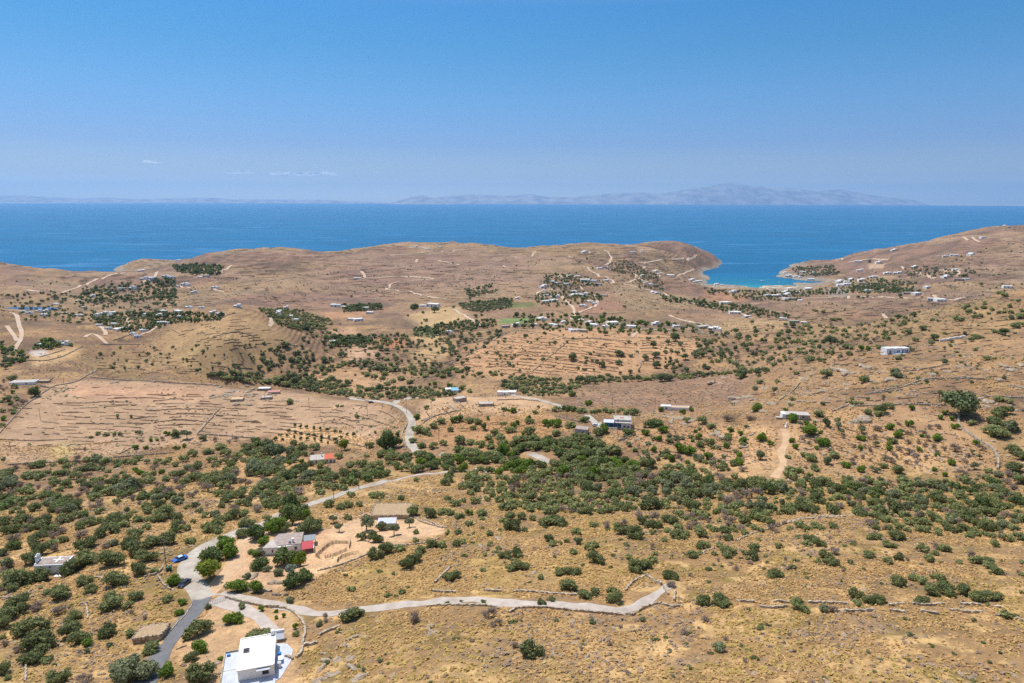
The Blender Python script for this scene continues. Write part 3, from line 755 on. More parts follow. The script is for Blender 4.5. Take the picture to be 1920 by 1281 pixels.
M["concrete"] = noise_mat0("concrete", (150, 138, 124), (198, 188, 174), .16, 6)
M["asphalt"] = noise_mat0("asphalt", (104, 104, 106), (124, 123, 124), .5, 8)
M["gravel"] = noise_mat0("gravel", (168, 154, 142), (198, 186, 174), .4, 4)
M["dirt"] = noise_mat0("dirt", (186, 152, 118), (212, 178, 142), .3, 3)
M["fargravel"] = noise_mat0("fargravel", (184, 158, 134), (206, 182, 158), .1, 1)

def ribbon(name, L, w, mat, off, jag=.0):
    T = np.gradient(L, axis=0); T /= np.linalg.norm(T, axis=1)[:, None] + 1e-9
    N = np.stack([-T[:, 1], T[:, 0]], 1); ks = np.array([-.5, -.3, -.1, .1, .3, .5]) * w
    V = []
    for k in ks:
        j = (fbm(L[:, 0] + k, L[:, 1], 5, 61, 2) - .5) * jag * (1 if abs(k) > w * .4 else 0) * np.sign(k)
        q = L + N * (k + j)[:, None]
        V.append(np.c_[q, ground(q[:, 0], q[:, 1]) + off - (.02 if abs(k) > w * .4 else 0)])
    V = np.stack(V, 1)
    n, m = V.shape[:2]; i = np.arange(n * m).reshape(n, m)
    Fq = np.stack([i[:-1, :-1], i[1:, :-1], i[1:, 1:], i[:-1, 1:]], -1).reshape(-1, 4)
    o = mesh_obj(name, V.reshape(-1, 3), Fq[:, ::-1] if False else Fq, mat, smooth=True)
    if o.data.polygons[0].normal.z < 0: o.data.flip_normals()
    return o
_lay = 0
for nm, L, w, mk in RP:
    y = L[:, 1].mean(); near = y < 560
    off = (.09 if mk in ("concrete", "asphalt") else .06) + .004 * (_lay % 6) if near else .12 + y * .00035 + .006 * (_lay % 5)
    _lay += 1
    tag(ribbon(nm, L, w, M[mk], off, jag=(.7 if mk in ("concrete", "asphalt") else 1.2) if near else w * .25), kind="structure")
ROADCELL = set()
for nm, L, w, mk in RP:
    if L[:, 1].mean() < 700:
        for p in L:
            ROADCELL.add((int(p[0] // 2), int(p[1] // 2)))
def on_road(x, y, r=2.6):
    k = int(r // 2) + 1
    for i in range(-k, k + 1):
        for j in range(-k, k + 1):
            if (int(x // 2) + i, int(y // 2) + j) in ROADCELL: return True
    return False
# ------------------------------------------------------------------ materials for plants and stone
def leaf_mat(name, lo, hi, rough=.65, trans=.3):
    m, n, l, b = mat_new(name)
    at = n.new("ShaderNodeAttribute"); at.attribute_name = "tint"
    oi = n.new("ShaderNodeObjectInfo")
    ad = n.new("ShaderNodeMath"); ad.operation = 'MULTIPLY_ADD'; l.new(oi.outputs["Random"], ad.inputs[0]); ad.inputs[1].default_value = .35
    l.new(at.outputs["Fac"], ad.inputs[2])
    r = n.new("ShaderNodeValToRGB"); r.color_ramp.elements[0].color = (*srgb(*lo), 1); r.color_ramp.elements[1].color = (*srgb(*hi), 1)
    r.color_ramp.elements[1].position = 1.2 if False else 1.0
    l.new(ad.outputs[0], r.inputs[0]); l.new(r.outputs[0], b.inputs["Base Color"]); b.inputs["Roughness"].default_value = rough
    b.inputs["Specular IOR Level"].default_value = .25
    if trans:
        t = n.new("ShaderNodeBsdfTranslucent"); l.new(r.outputs[0], t.inputs[0])
        mx = n.new("ShaderNodeMixShader"); mx.inputs[0].default_value = trans
        l.new(b.outputs[0], mx.inputs[1]); l.new(t.outputs[0], mx.inputs[2]); l.new(mx.outputs[0], n["Material Output"].inputs[0])
    return m
def noise_mat(name, c1, c2, scale=2.0, rough=.9, bump=.3, vor=None, spec=.2, bd=.1):
    m, n, l, b = mat_new(name)
    tc = n.new("ShaderNodeTexCoord"); t = n.new("ShaderNodeTexNoise"); t.inputs["Scale"].default_value = scale; t.inputs["Detail"].default_value = 6
    t.inputs["Roughness"].default_value = .65
    l.new(tc.outputs["Object"], t.inputs["Vector"])
    r = n.new("ShaderNodeValToRGB"); r.color_ramp.elements[0].position = .34; r.color_ramp.elements[1].position = .66
    r.color_ramp.elements[0].color = (*srgb(*c1), 1); r.color_ramp.elements[1].color = (*srgb(*c2), 1)
    l.new(t.outputs[0], r.inputs[0]); out = r.outputs[0]; hgt = t.outputs[0]
    if vor:
        v = n.new("ShaderNodeTexVoronoi"); v.inputs["Scale"].default_value = vor
        mp = n.new("ShaderNodeMapping"); mp.inputs["Scale"].default_value = (1, 1, 2.2)
        l.new(tc.outputs["Object"], mp.inputs[0]); l.new(mp.outputs[0], v.inputs["Vector"])
        sc = n.new("ShaderNodeSeparateColor"); l.new(v.outputs["Color"], sc.inputs[0])
        mr = n.new("ShaderNodeMapRange"); mr.inputs[3].default_value = .65; mr.inputs[4].default_value = 1.25; l.new(sc.outputs[0], mr.inputs[0])
        s = n.new("ShaderNodeVectorMath"); s.operation = 'SCALE'; l.new(out, s.inputs[0]); l.new(mr.outputs[0], s.inputs["Scale"]); out = s.outputs[0]
        e = n.new("ShaderNodeMath"); e.operation = 'SUBTRACT'; l.new(t.outputs[0], e.inputs[0]); l.new(v.outputs["Distance"], e.inputs[1]); hgt = e.outputs[0]
    l.new(out, b.inputs["Base Color"]); b.inputs["Roughness"].default_value = rough; b.inputs["Specular IOR Level"].default_value = spec
    if bump:
        bp = n.new("ShaderNodeBump"); bp.inputs["Strength"].default_value = bump; bp.inputs["Distance"].default_value = bd
        l.new(hgt, bp.inputs["Height"]); l.new(bp.outputs[0], b.inputs["Normal"])
    return m
M["leaf_dark"] = leaf_mat("leaf_dark", (82, 92, 52), (164, 168, 108))
M["leaf_oak"] = leaf_mat("leaf_oak", (74, 88, 56), (142, 152, 102))
M["leaf_olive"] = leaf_mat("leaf_olive", (106, 114, 80), (164, 168, 124))
M["leaf_bright"] = leaf_mat("leaf_bright", (86, 114, 36), (140, 162, 60))
M["leaf_pine"] = leaf_mat("leaf_pine", (96, 112, 30), (148, 158, 52))
M["leaf_deep"] = leaf_mat("leaf_deep", (68, 84, 44), (134, 148, 84))
M["twig"] = leaf_mat("twig", (128, 110, 94), (176, 156, 138), .9, 0)
M["cypress"] = leaf_mat("cypress", (40, 54, 34), (66, 82, 48))
M["silver"] = leaf_mat("silver", (120, 132, 112), (164, 174, 150))
M["bark"] = noise_mat("bark", (92, 78, 66), (128, 112, 98), 4)
M["tuft_gold"] = leaf_mat("tuft_gold", (150, 112, 66), (220, 182, 124), .9, .15)
M["tuft_olive"] = leaf_mat("tuft_olive", (160, 134, 74), (200, 170, 104), .9, .15)
M["tuft_grey"] = leaf_mat("tuft_grey", (128, 106, 84), (168, 144, 120), .9, 0)
M["stone"] = noise_mat("stone", (148, 132, 112), (206, 190, 168), 1.2, .95, .5, 2.4)
M["stone_pale"] = noise_mat("stone_pale", (150, 138, 124), (204, 194, 180), 1.2, .95, .5, 2.0)
M["rock"] = noise_mat("rock", (142, 124, 104), (200, 182, 158), .9, .95, .6, None, bd=.25)

# ------------------------------------------------------------------ crowns built from leaf-sized faces
def crown(seed, n_leaf, leaf, lobes=7, hz=.62, spread=.30, base=.06, core=.80, sparse=False, cone=False):
    """crown of unit width, its foot at z=0; returns V, F, tint"""
    r = np.random.default_rng(seed)
    L = []
    if cone:
        for k in range(6): L.append((0, 0, base + hz * (k + .5) / 6, .5 * (1 - k / 6.6), hz / 5))
    else:
        for k in range(lobes):
            a = r.uniform(0, 6.283); d = spread * 1.12 * math.sqrt(r.uniform(.05, 1)); rad = r.uniform(.11, .27) * (1.15 if k == 0 else 1)
            if k == 0: d *= .2
            zc = base + rad * hz * 1.2 + (hz - 2 * rad * hz * 1.1) * r.uniform(.0, 1) * (1 - d * .9)
            L.append((d * math.cos(a), d * math.sin(a), zc, rad, rad * hz * 1.45))
    V = []; F = []; T = []
    w = np.array([l[3] ** 2 for l in L]); w /= w.sum()
    li = r.choice(len(L), n_leaf, p=w); LL = np.array(L)
    d = r.normal(size=(n_leaf, 3)); d[:, 2] = d[:, 2] * .9 + .25; d /= np.linalg.norm(d, axis=1)[:, None]
    rr = r.uniform(.66, 1.22, n_leaf) ** .9
    if sparse: rr = r.uniform(.2, 1.1, n_leaf)
    lob = LL[li]; rad3 = np.stack([lob[:, 3], lob[:, 3], lob[:, 4]], 1)
    c = lob[:, :3] + d * rad3 * rr[:, None]
    ok = c[:, 2] > .01; c[:, 2] = np.abs(c[:, 2]) + .004
    nn = d + r.normal(size=(n_leaf, 3)) * .55; nn /= np.linalg.norm(nn, axis=1)[:, None]
    t = np.cross(nn, r.normal(size=(n_leaf, 3))); t /= np.linalg.norm(t, axis=1)[:, None] + 1e-9
    b = np.cross(nn, t)
    s = leaf * r.uniform(.55, 1.25, n_leaf)[:, None]; asp = r.uniform(.55, 1, n_leaf)[:, None]
    if sparse: asp = asp * .3
    q = np.stack([c - t * s * .5 - b * s * asp * .35, c + t * s * .15 - b * s * asp * .5, c + t * s * .55 + b * s * asp * .1, c - t * s * .1 + b * s * asp * .5], 1)
    lt = r.uniform(0, .35, len(L))
    tint = lt[li] + r.uniform(0, .35, n_leaf)
    V = q.reshape(-1, 3); F = np.arange(n_leaf * 4).reshape(-1, 4)
    if core > 0:   # added solid core: blocks light and darkens the gaps between leaves
        cv = []; cf = []; nseg, nr = 8, 5; off = len(V)
        for (x, y, z, ra, rb) in L:
            o = off + len(cv)
            for i in range(nr):
                ph = math.pi * i / (nr - 1)
                for k in range(nseg):
                    th = 2 * math.pi * k / nseg; j = core * r.uniform(.82, 1.05)
                    cv.append((x + ra * j * math.sin(ph + .001) * math.cos(th), y + ra * j * math.sin(ph + .001) * math.sin(th), max(z + rb * j * math.cos(ph), .003)))
            for i in range(nr - 1):
                for k in range(nseg):
                    cf.append([o + i * nseg + k, o + (i + 1) * nseg + k, o + (i + 1) * nseg + (k + 1) % nseg, o + i * nseg + (k + 1) % nseg])
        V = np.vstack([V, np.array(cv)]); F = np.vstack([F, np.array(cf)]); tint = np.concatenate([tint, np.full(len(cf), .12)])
    return V.astype(np.float32), F.astype(np.int32), tint.astype(np.float32)

def stems(seed, h, r0, n=3, spread=.2):
    b = MB(); r = random.Random(seed)
    for k in range(n):
        a = r.uniform(0, 6.28); d = spread * r.uniform(.4, 1)
        p0 = (0.02 * math.cos(a), .02 * math.sin(a), -.08); p1 = (d * .4 * math.cos(a), d * .4 * math.sin(a), h * .5); p2 = (d * math.cos(a), d * math.sin(a), h)
        b.tube(p0, p1, r0, r0 * .75, 6); b.tube(p1, p2, r0 * .75, r0 * .35, 6)
    return b
def trunk_mb(seed, h, r0, top):
    b = MB(); r = random.Random(seed)
    p1 = (r.uniform(-.03, .03), r.uniform(-.03, .03), h); b.tube((0, 0, -.1), p1, r0 * 1.25, r0 * .8, 8)
    for k in range(4):
        a = k * 1.57 + r.uniform(-.4, .4); d = r.uniform(.12, .26)
        b.tube(p1, (p1[0] + d * math.cos(a), p1[1] + d * math.sin(a), h + (top - h) * .6), r0 * .6, r0 * .25, 6)
    return b

# kind: (object name, category, leaf material, crown params, stem)
KIND = {
 'e': ("evergreen_shrub", "shrub", "leaf_dark", dict(hz=.58, lobes=10, spread=.36), 's'),
 'd': ("evergreen_shrub", "shrub", "leaf_deep", dict(hz=.56, lobes=10, spread=.35), 's'),
 'f': ("low_shrub", "shrub", "leaf_dark", dict(hz=.34, lobes=9, spread=.36), 's'),
 'o': ("olive_shrub", "shrub", "leaf_olive", dict(hz=.60, lobes=8), 's'),
 'b': ("green_shrub", "shrub", "leaf_bright", dict(hz=.68, lobes=8), 's'),
 'p': ("pine_tree", "tree", "leaf_pine", dict(hz=.62, lobes=11, base=.22, spread=.32), 't'),
 'g': ("thorn_bush", "bush", "twig", dict(hz=.55, lobes=6, core=0, sparse=True), 's'),
 't': ("oak_tree", "tree", "leaf_oak", dict(hz=.62, lobes=11, base=.12), 't'),
 'T': ("evergreen_tree", "tree", "leaf_deep", dict(hz=.80, lobes=11, base=.10), 't'),
 'y': ("orchard_tree", "tree", "leaf_oak", dict(hz=.85, lobes=6, base=.12), 't'),
 'u': ("olive_tree", "tree", "leaf_olive", dict(hz=.55, lobes=7, base=.34), 't'),
 'c': ("cypress_tree", "tree", "cypress", dict(hz=3.0, cone=True, base=.1), 't'),
 's': ("silver_shrub", "shrub", "silver", dict(hz=.6, lobes=6), 's'),
}
LOD = {0: (1500, .085), 1: (420, .13), 2: (110, .22)}
PROTO = {}
def proto(kind, lod, var):
    key = (kind, lod, var)
    if key not in PROTO:
        nm, cat, mt, pr, st = KIND[kind]; n, lf = LOD[lod]
        if kind == 'g': n = int(n * 1.1); lf *= 1.1
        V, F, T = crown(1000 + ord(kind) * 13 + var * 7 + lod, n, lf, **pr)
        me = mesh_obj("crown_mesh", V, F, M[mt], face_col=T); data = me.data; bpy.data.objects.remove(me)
        data.name = "crown" if st == 't' else "foliage"
        sdat = None
        if lod < 2 or True:
            b = stems(var, .35, .02) if st == 's' else trunk_mb(var, .14 + pr.get('base', .1), .035, .6)
            so = b.build("stem_mesh", M["bark"]); sdat = so.data; bpy.data.objects.remove(so); sdat.name = "trunk" if st == 't' else "stem"
        PROTO[key] = (data, sdat, (V, F, T))
    return PROTO[key]

PLANTS = []   # px, py, w_px, kind
def P4(ox, oy, s, kind, txt):
    """positions read off an enlarged piece of the photograph: piece corner, enlargement, then x y width[kind]"""
    tok = txt.split()
    i = 0
    while i < len(tok):
        x = float(tok[i]); y = float(tok[i + 1]); w = tok[i + 2]; k = kind
        if w[-1].isalpha(): k = w[-1]; w = w[:-1]
        PLANTS.append((ox + x / s, oy + y / s, float(w) / s, k)); i += 3

P4(0, 961, 4, 'e', """1300 185 150 1135 215 130 1010 270 150 945 225 130 1095 320 150 830 340 180 1010 430 140 870 490 170 640 320 200 660 230 160
 300 270 150 200 350 160 545 410 160 100 490 180 240 480 150 360 470 150 470 580 160 630 500 110 690 560 95 840 650 185 1015 620 110 965 690 80
 800 860 165 985 895 80 550 770 120 240 840 200 520 900 170 600 940 140 300 950 210 270 1060 190 350 1110 85 110 680 170 40 760 150 50 290 90 150 720 110 30 830 120
 1260 640 80 1370 665 80b 1345 745 70b 1155 430 70 1140 1000 140 1480 870 170 1490 1000 140b 1440 1080 100 1490 1200 200 960 1150 240o 1080 1160 220o 900 1220 160o
 650 985 90b 1270 1180 130b 1580 310 180d 1700 230 130b 1710 300 120b 1580 440 200p 1330 510 110b 470 205 80 400 170 100g 600 160 120g 290 690 120g
 435 725 130g 1435 215 80 1600 110 140 1560 125 80 1840 75 90 860 120 110 600 90 100 20 1180 120 440 1240 150 640 1250 140g 30 980 80g 130 1010 100g 1560 700 60o 330 150 110 200 120 100g 250 190 140 90 180 120g 60 130 110 760 150 110 480 40 110 700 60 100 160 60 120 30 60 110 330 60 120 340 30 100g 90 560 90 380 1090 60o""")
P4(360, 961, 4, 'e', """490 150 150d 750 40 180T 500 375 150d 690 330 180d 810 365 130p 740 430 110s 770 510 150d 860 460 130d 650 440 90o 445 290 60 340 550 130b
 480 570 110b 410 470 80o 860 110 140 940 85 110 1065 60 70u 1105 120 80u 1165 35 60 1310 100 120u 1270 180 80 1370 190 115 1425 110 80u 1515 140 95u
 1630 85 80u 1685 140 55 1680 205 60 1370 310 120 1440 280 130 1565 260 85 1620 370 120 1680 340 110 1720 280 90 1800 240 80 1870 240 70 1200 570 70 1580 590 60
 1475 615 60 1205 750 150 350 790 110b 290 800 100b 525 720 60b 630 740 40b 630 785 40b 690 775 45b 775 860 50p 780 905 60 740 650 70o 490 890 170f
 1905 470 60 215 1090 45b 330 1240 110o 440 1260 80o 630 100 140b 700 100 100 570 95 90 250 210 120b 280 290 100b 400 150 100 540 210 90b 380 700 60o 370 690 60b 450 70 60 900 70 110 570 420 90o 640 70 90 120 100 100 560 40 70 1530 620 40 1680 780 120g 960 830 60o 1000 790 90g 1440 560 30 830 20 100b 475 300 80b 520 290 90o 700 620 0.1""")
P4(800, 961, 4, 'e', """900 60 110 990 65 120 950 45 110 650 95 120 610 110 70 740 125 55 30 235 90 125 240 80 220 230 70 270 215 60 285 320 50 355 155 35 240 145 60 160 150 50
 800 40 60 640 30 110 720 25 90 580 50 80 1120 140 80 900 195 90 945 225 80 1050 210 50 1135 215 80o 1250 90 70 1215 255 80 1265 240 70 1105 290 70 1265 330 145 1170 390 40
 590 310 100 660 285 110 700 320 60 680 390 110 740 400 70 620 415 80 860 480 60 1000 430 110f 1090 425 120f 190 470 120 1065 545 115 1190 610 110 1260 590 90 1380 575 70
 1415 640 120 860 655 80f 930 640 60f 780 1020 155 1830 465 110 1570 400 120 1630 390 100 1700 350 80 1520 330 60 1500 240 50 1460 130 110 1570 155 130 1700 150 60 1680 90 90
 1740 90 80 1800 130 60 1890 100 80 1880 160 110 1600 65 90 1350 90 90g 1480 70 90g 1830 40 130 145 675 50f 260 660 30f 430 660 40f 220 938 50f 1345 215 25 520 820 100g 650 990 70g 340 950 60g 700 800 60g 1620 800 50o 470 750 120g""")
P4(1240, 961, 4, 'e', """120 100 80 125 160 90 180 155 80 40 130 60 290 250 80 335 240 80 225 310 90 280 300 50 390 120 70 470 130 90 540 130 60 510 185 90 490 290 120 540 290 60
 440 240 60 440 185 60g 625 150 70 700 110 60 745 130 60 690 262 85 630 300 60 690 325 95 880 250 60 1040 90 80 1090 110 70 1150 95 80 1190 115 60 1265 90 90 1320 110 50g
 1120 195 110 1180 220 100 1090 220 80 1590 170 100 1600 105 70 1570 75 110g 1640 30 90 1730 60 80 1770 165 130 1705 235 90 1440 215 80g 1375 245 35 1435 235 40 1550 310 90
 1220 310 90 1300 280 100g 1290 360 110 1240 370 70 1690 355 80 1780 330 90 1840 345 60g 850 440 130f 75 465 110 60 525 90g 340 650 120 430 640 130 480 680 90 1025 690 135
 1210 715 90o 1290 720 90g 1450 600 110 1460 670 80 1560 655 90 1640 650 100 1770 510 105 650 725 50f 365 1045 45f 705 1080 70f 430 1000 110o 650 1030 55f 740 855 70f 180 980 50f 320 790 90g 160 890 90g 480 940 60g""")
P4(1600, 961, 4, 'e', """300 160 90 360 175 90 480 115 80 550 130 80 700 105 90 770 130 90 830 110 90 900 130 90 930 160 60 1060 110 90 1010 60 80 1200 110 80 1160 190 90 1240 180 90
 1060 235 75 510 265 90 620 250 80g 680 265 90 575 345 80 610 300 60 870 310 90g 900 350 80 980 360 110 1060 430 100 1030 390 90 790 370 55 1270 370 50 1265 460 50 440 480 80 500 500 90
 330 510 105 600 570 150 700 570 150 640 520 120 600 480 60 660 480 60 850 590 120 500 645 110 960 620 130 1060 620 120 1150 760 90 1210 770 60f 160 60 60 250 50 90 380 20 90 600 30 110 870 30 110 650 70 70""")
P4(1440, 680, 4, 'e', """1440 310 280t 440 75 80 720 130 75 955 85 90o 1295 215 50 1720 265 75 1805 285 60 1740 370 110 1690 430 110 1700 490 170 1780 350 100 1830 480 110o 1830 640 110 1900 690 120 1880 780 140
 1900 880 120 640 300 60 690 300 50 850 350 100 910 320 80 830 380 70 755 370 60 185 420 80b 130 350 40b 310 510 110b 290 450 60b 410 590 110b 440 460 70y 280 690 70 320 710 90 440 740 80y 500 690 75
 175 580 50b 200 630 50b 170 800 80 230 810 70 20 600 55b 920 580 80 980 540 70b 910 480 70b 1055 460 60b 1080 340 55b 905 645 50b 690 640 50b 1135 650 50b 1265 560 80b 1375 745 70b 1245 800 50b
 1330 840 50b 990 810 100 700 800 70b 630 740 80g 860 770 65 1460 820 80g 1660 810 70 1530 445 70 380 380 80 1320 370 60b 820 490 70g 550 520 50u 700 510 60u 1210 480 60g 1320 640 60g 1400 640 90g
 1110 700 80g 1480 730 60g 1190 570 50u 1050 590 60g 760 650 50g 710 700 60g 960 700 50g 1500 690 60g 1600 640 70g 520 700 50g 1290 410 50b 1000 520 50u 1560 600 50b 360 800 50 340 780 60 1060 660 80g 980 640 60g 1180 700 60g 1240 620 60g 880 700 50g 640 620 60g 760 560 50g 1040 740 60g 150 700 50 1400 480 60b 1380 420 50b""")
P4(960, 680, 4, 'e', """1060 430 145d 540 430 80d 260 450 80b 330 455 90b 440 460 90 645 520 90 640 580 60 690 495 80b 880 515 90d 410 340 80d 460 345 70d 520 350 90 570 310 65b 330 345 70 170 370 50
 130 510 90 15 360 60b 40 450 50b 445 235 65 380 160 70 920 370 80 860 370 80 1000 520 75b 1100 570 65b 1060 565 50 1425 430 90 1840 340 85b 1780 410 80g 1610 410 100g 1640 500 60b 1400 560 60b
 1605 625 60b 1155 665 65 1850 700 80y 1700 740 80b 1660 750 70 1870 560 80b 1690 70 70 1730 50 60 1710 100 70 640 365 60d 700 360 60 750 365 60 810 360 60 1340 350 50b 1120 350 50b 330 530 70 270 455 60
 920 650 50 1020 600 50 1230 560 50o 1310 430 60 1220 570 40o 1500 630 50 1450 740 50 1700 690 60b 875 610 50o 200 330 30 600 370 60d 1280 370 60b 1340 550 50 1550 640 40 1490 470 70 1350 780 70 1440 800 60 1260 770 70 1180 780 90 1060 760 110 980 740 90""")
P4(480, 680, 4, 'e', """1000 600 150T 960 620 100T 1050 610 90T 665 630 95p 260 1080 160T 330 1110 120T 210 1110 90T 145 660 180t 260 290 60 615 325 35 645 322 30 760 400 46 890 530 30y 1205 410 60b 1275 335 45
 1325 275 40 1245 255 50 1530 420 65T 1600 430 70 1660 440 70 1465 500 55 1712 490 58T 1790 525 65 1220 500 90 1280 510 80 1390 440 70 1340 470 70 1540 580 90 1600 590 80 1680 610 80 1860 350 50 1900 355 40b
 1900 500 80 1115 48 40 1010 10 40 1155 140 60 1090 110 60 890 90 60 840 80 60 950 110 50 990 150 60 1030 130 60 570 100 60 475 140 60 1095 1015 60 870 990 80 920 995 80 715 990 70 545 1055 90
 630 1075 80 690 1065 80 770 1060 60 1390 1110 90 1450 1120 80 1525 1150 80 1200 1110 100 1280 1130 110 1600 1125 60b 1700 1125 90 1660 880 90 1730 860 90 1740 950 90 1830 910 90 1780 990 60 1440 860 110
 1415 895 80 1490 1050 90 1440 1015 60 1610 970 70 1735 1020 60 1830 1020 80 1640 1035 80 1560 1030 60 1200 875 50 830 700 45 600 930 80 660 935 70 470 920 80 540 920 80 700 760 90 790 760 90 640 820 110
 420 700 60y 540 720 60u 490 760 90 250 750 60b 340 740 60b 340 630 90 440 630 90 290 600 60 850 620 70 1060 540 50y 1130 690 110 1060 700 80 1000 750 60 1240 620 70 1180 580 60 930 750 70 620 700 60
 1480 800 60 1550 790 90b 1690 795 60 500 880 0.1 1330 620 70 1400 600 60 1200 490 60 1860 610 80 1760 620 70 500 20 60 540 50 50 240 70 40 80 120 80 160 110 80 640 200 70 700 200 70 780 215 60 850 235 60 930 240 60 1040 220 50 1300 160 30b 1340 150 40b 1545 185 60d 1600 210 50 1400 200 0.1 1450 170 50b 1380 190 30b""")
P4(480, 680, 4, 'y', """290 475 32 332 485 32 380 482 32 430 497 32 487 500 34 536 507 32 588 520 32 634 523 32 683 537 32 732 546 32 243 517 32 290 525 30 342 532 32 390 545 32 440 550 34 493 560 34 545 565 34
 597 580 38 190 545 26 235 550 30 285 558 30 143 575 34 333 572 30 387 575 30 440 580 28 490 590 28 540 600 28 175 545 22 600 610 30 640 560 26 200 580 24""")
P4(0, 680, 4, 'e', """878 408 36y 985 405 28y 740 530 42 788 540 38 815 535 28 862 530 38 900 532 38 683 555 35 1035 520 48 636 648 38g 1020 630 65b 1095 635 45b 1130 580 40b 1180 578 30b 1255 530 50b 1320 535 75T
 1405 550 85u 1525 570 60 1330 640 50b 1385 625 45b 265 225 95T 95 220 40b 80 305 40b 30 415 60b 20 470 50 170 290 70g 940 855 70 920 820 50 795 850 40 760 795 60 810 810 50 1310 760 65 1385 720 75
 1180 740 70 1240 745 70 1480 770 110 1440 680 80 1560 660 90 1600 720 80 1690 670 90 1780 690 90 1860 620 110 1680 740 70 1610 770 60 1830 730 60 1100 740 60o 1270 720 50 950 740 80 880 740 60 1000 745 70
 1060 580 50g 1215 570 50g 1620 575 60g 1720 590 50g 1770 570 60g 1150 640 30g 1210 640 30g 1120 880 90 1050 820 70b 1220 820 60b 1020 800 60b 1150 830 60 1330 830 110 1250 870 70 1120 880 80 870 850 50o 660 840 80g
 290 930 60g 100 960 90g 180 1060 60 330 980 80 320 1010 60 450 950 60 500 910 90 530 930 40 560 850 90 480 820 90 400 760 50 550 760 50 30 720 40 500 780 70 90 800 130 120 790 80g 250 830 130 200 840 90 300 860 80
 730 1060 140g 640 1180 100g 750 1110 80 620 1200 70 1240 1120 170 1200 1150 130 1300 1160 110 1190 1060 100 1040 1170 80 1000 1120 60 1495 1110 60 1540 1140 70 1100 1230 70 1450 1190 50 1850 1040 110 1790 1050 80
 1840 1190 80 1750 1140 120 1820 1130 90 1690 1170 80 1640 1220 90 1570 1240 80 860 1170 130 800 1200 110 900 1130 80g 820 1230 80 860 1240 90 470 1250 100g 230 1170 120g 440 1180 110g 300 1220 90 60 1170 70g 100 1250 100 210 1240 100 400 1240 90 1100 1110 90 880 1040 60 1410 1080 60 1660 1070 60 1720 1060 30 1640 980 80 1560 1060 50g 1840 900 110g 1450 980 110g 1000 1010 80g""")
P4(960, 400, 4, 'e', """1225 935 80t 1058 990 65t 1023 940 48t 1075 1060 65t 995 1085 52t 1148 1040 40t 1085 1140 70t 805 1050 70t 803 1122 52t 445 1085 70t 672 1135 65t 640 1110 45t 100 925 48t 245 903 35t
 415 965 28t 700 900 55t 843 698 30t 690 757 36t 878 908 30t 1042 870 35t 1445 960 50t 1405 1005 55t 1460 990 45t 1380 1065 60t 1300 1080 60t 1210 1130 40t 1215 1165 40t 1305 1175 50t 1490 900 50t 1710 1160 60t
 1715 1210 90t 1510 1060 40t 1360 620 0.1 560 340 22t 1680 630 32t 1800 820 38t 1760 1110 36 1500 1110 36 1640 1080 36 1440 830 25 925 975 42g""")
P4(480, 400, 4, 't', """1272 800 35 1243 822 25 1140 765 28 1185 710 70 1250 742 30 1340 725 60 1137 985 50 1010 1130 40 173 1010 45 215 985 55 240 985 40 345 1000 35 360 940 40 395 965 35 640 1060 60 670 1065 40
 640 1025 30 290 1050 45 320 1045 45 210 1075 40 430 1090 45 515 1095 60 395 1130 35 1115 1165 40 1320 1130 40 1375 1138 45 1275 1145 30 1225 1115 35 935 1010 60 985 1035 55 910 1070 60 1540 900 35 1575 950 50
 1520 965 45 1750 895 35 1820 890 60 1515 800 25 740 590 20 715 625 26 1480 705 25 1420 730 18 515 970 45 560 960 35 525 1030 35 905 580 20 700 740 0.1 1650 770 40 1690 760 30 330 1165 40 245 1190 35 95 1165 40 30 1155 50
 745 1210 25 190 1140 20 465 1135 22 380 1165 40 710 1035 16 780 1000 30 820 980 30 1210 990 30 1300 980 20""")
P4(1440, 400, 4, 'e', """1735 590 60 1780 610 60 1245 930 72t 1160 860 60 1060 885 60 470 955 85t 275 975 50 355 955 45 570 880 50 605 855 40 585 1000 55 620 1000 55 700 1010 60b 750 1015 60b 825 1000 55 605 1050 55 440 1040 50
 485 1038 50 318 1090 60 135 1100 38b 85 1105 40 445 1190 80 955 1195 85o 720 1250 75 1410 785 50 1450 795 50 1495 690 50 1505 730 50 1105 805 45 880 810 30 1560 712 35 1550 770 50 1590 765 45 1700 875 70f 1770 868 80f
 1860 840 70 1900 830 60 1895 765 70 1560 915 90f 1010 1060 35 1440 1068 25b 350 725 45 410 730 45 508 728 40 490 790 45 530 785 45 270 895 60 320 890 50 1815 690 45 1770 735 40 1820 740 40 1680 720 40 1625 663 30
 1290 805 20 1595 535 35t 675 630 30t 745 620 25t 710 630 18 370 1050 28 1250 690 20 1155 690 25 1130 740 30 1040 725 20 1690 460 24 1730 455 26 990 620 45t 760 360 30t 860 370 30 1010 890 30 795 815 20 745 905 25 60 965 40 20 1000 50 230 890 40 180 960 50 110 940 60""")
PLANTS = [p for p in PLANTS if p[2] > 2]
N_TRACED = len(PLANTS)

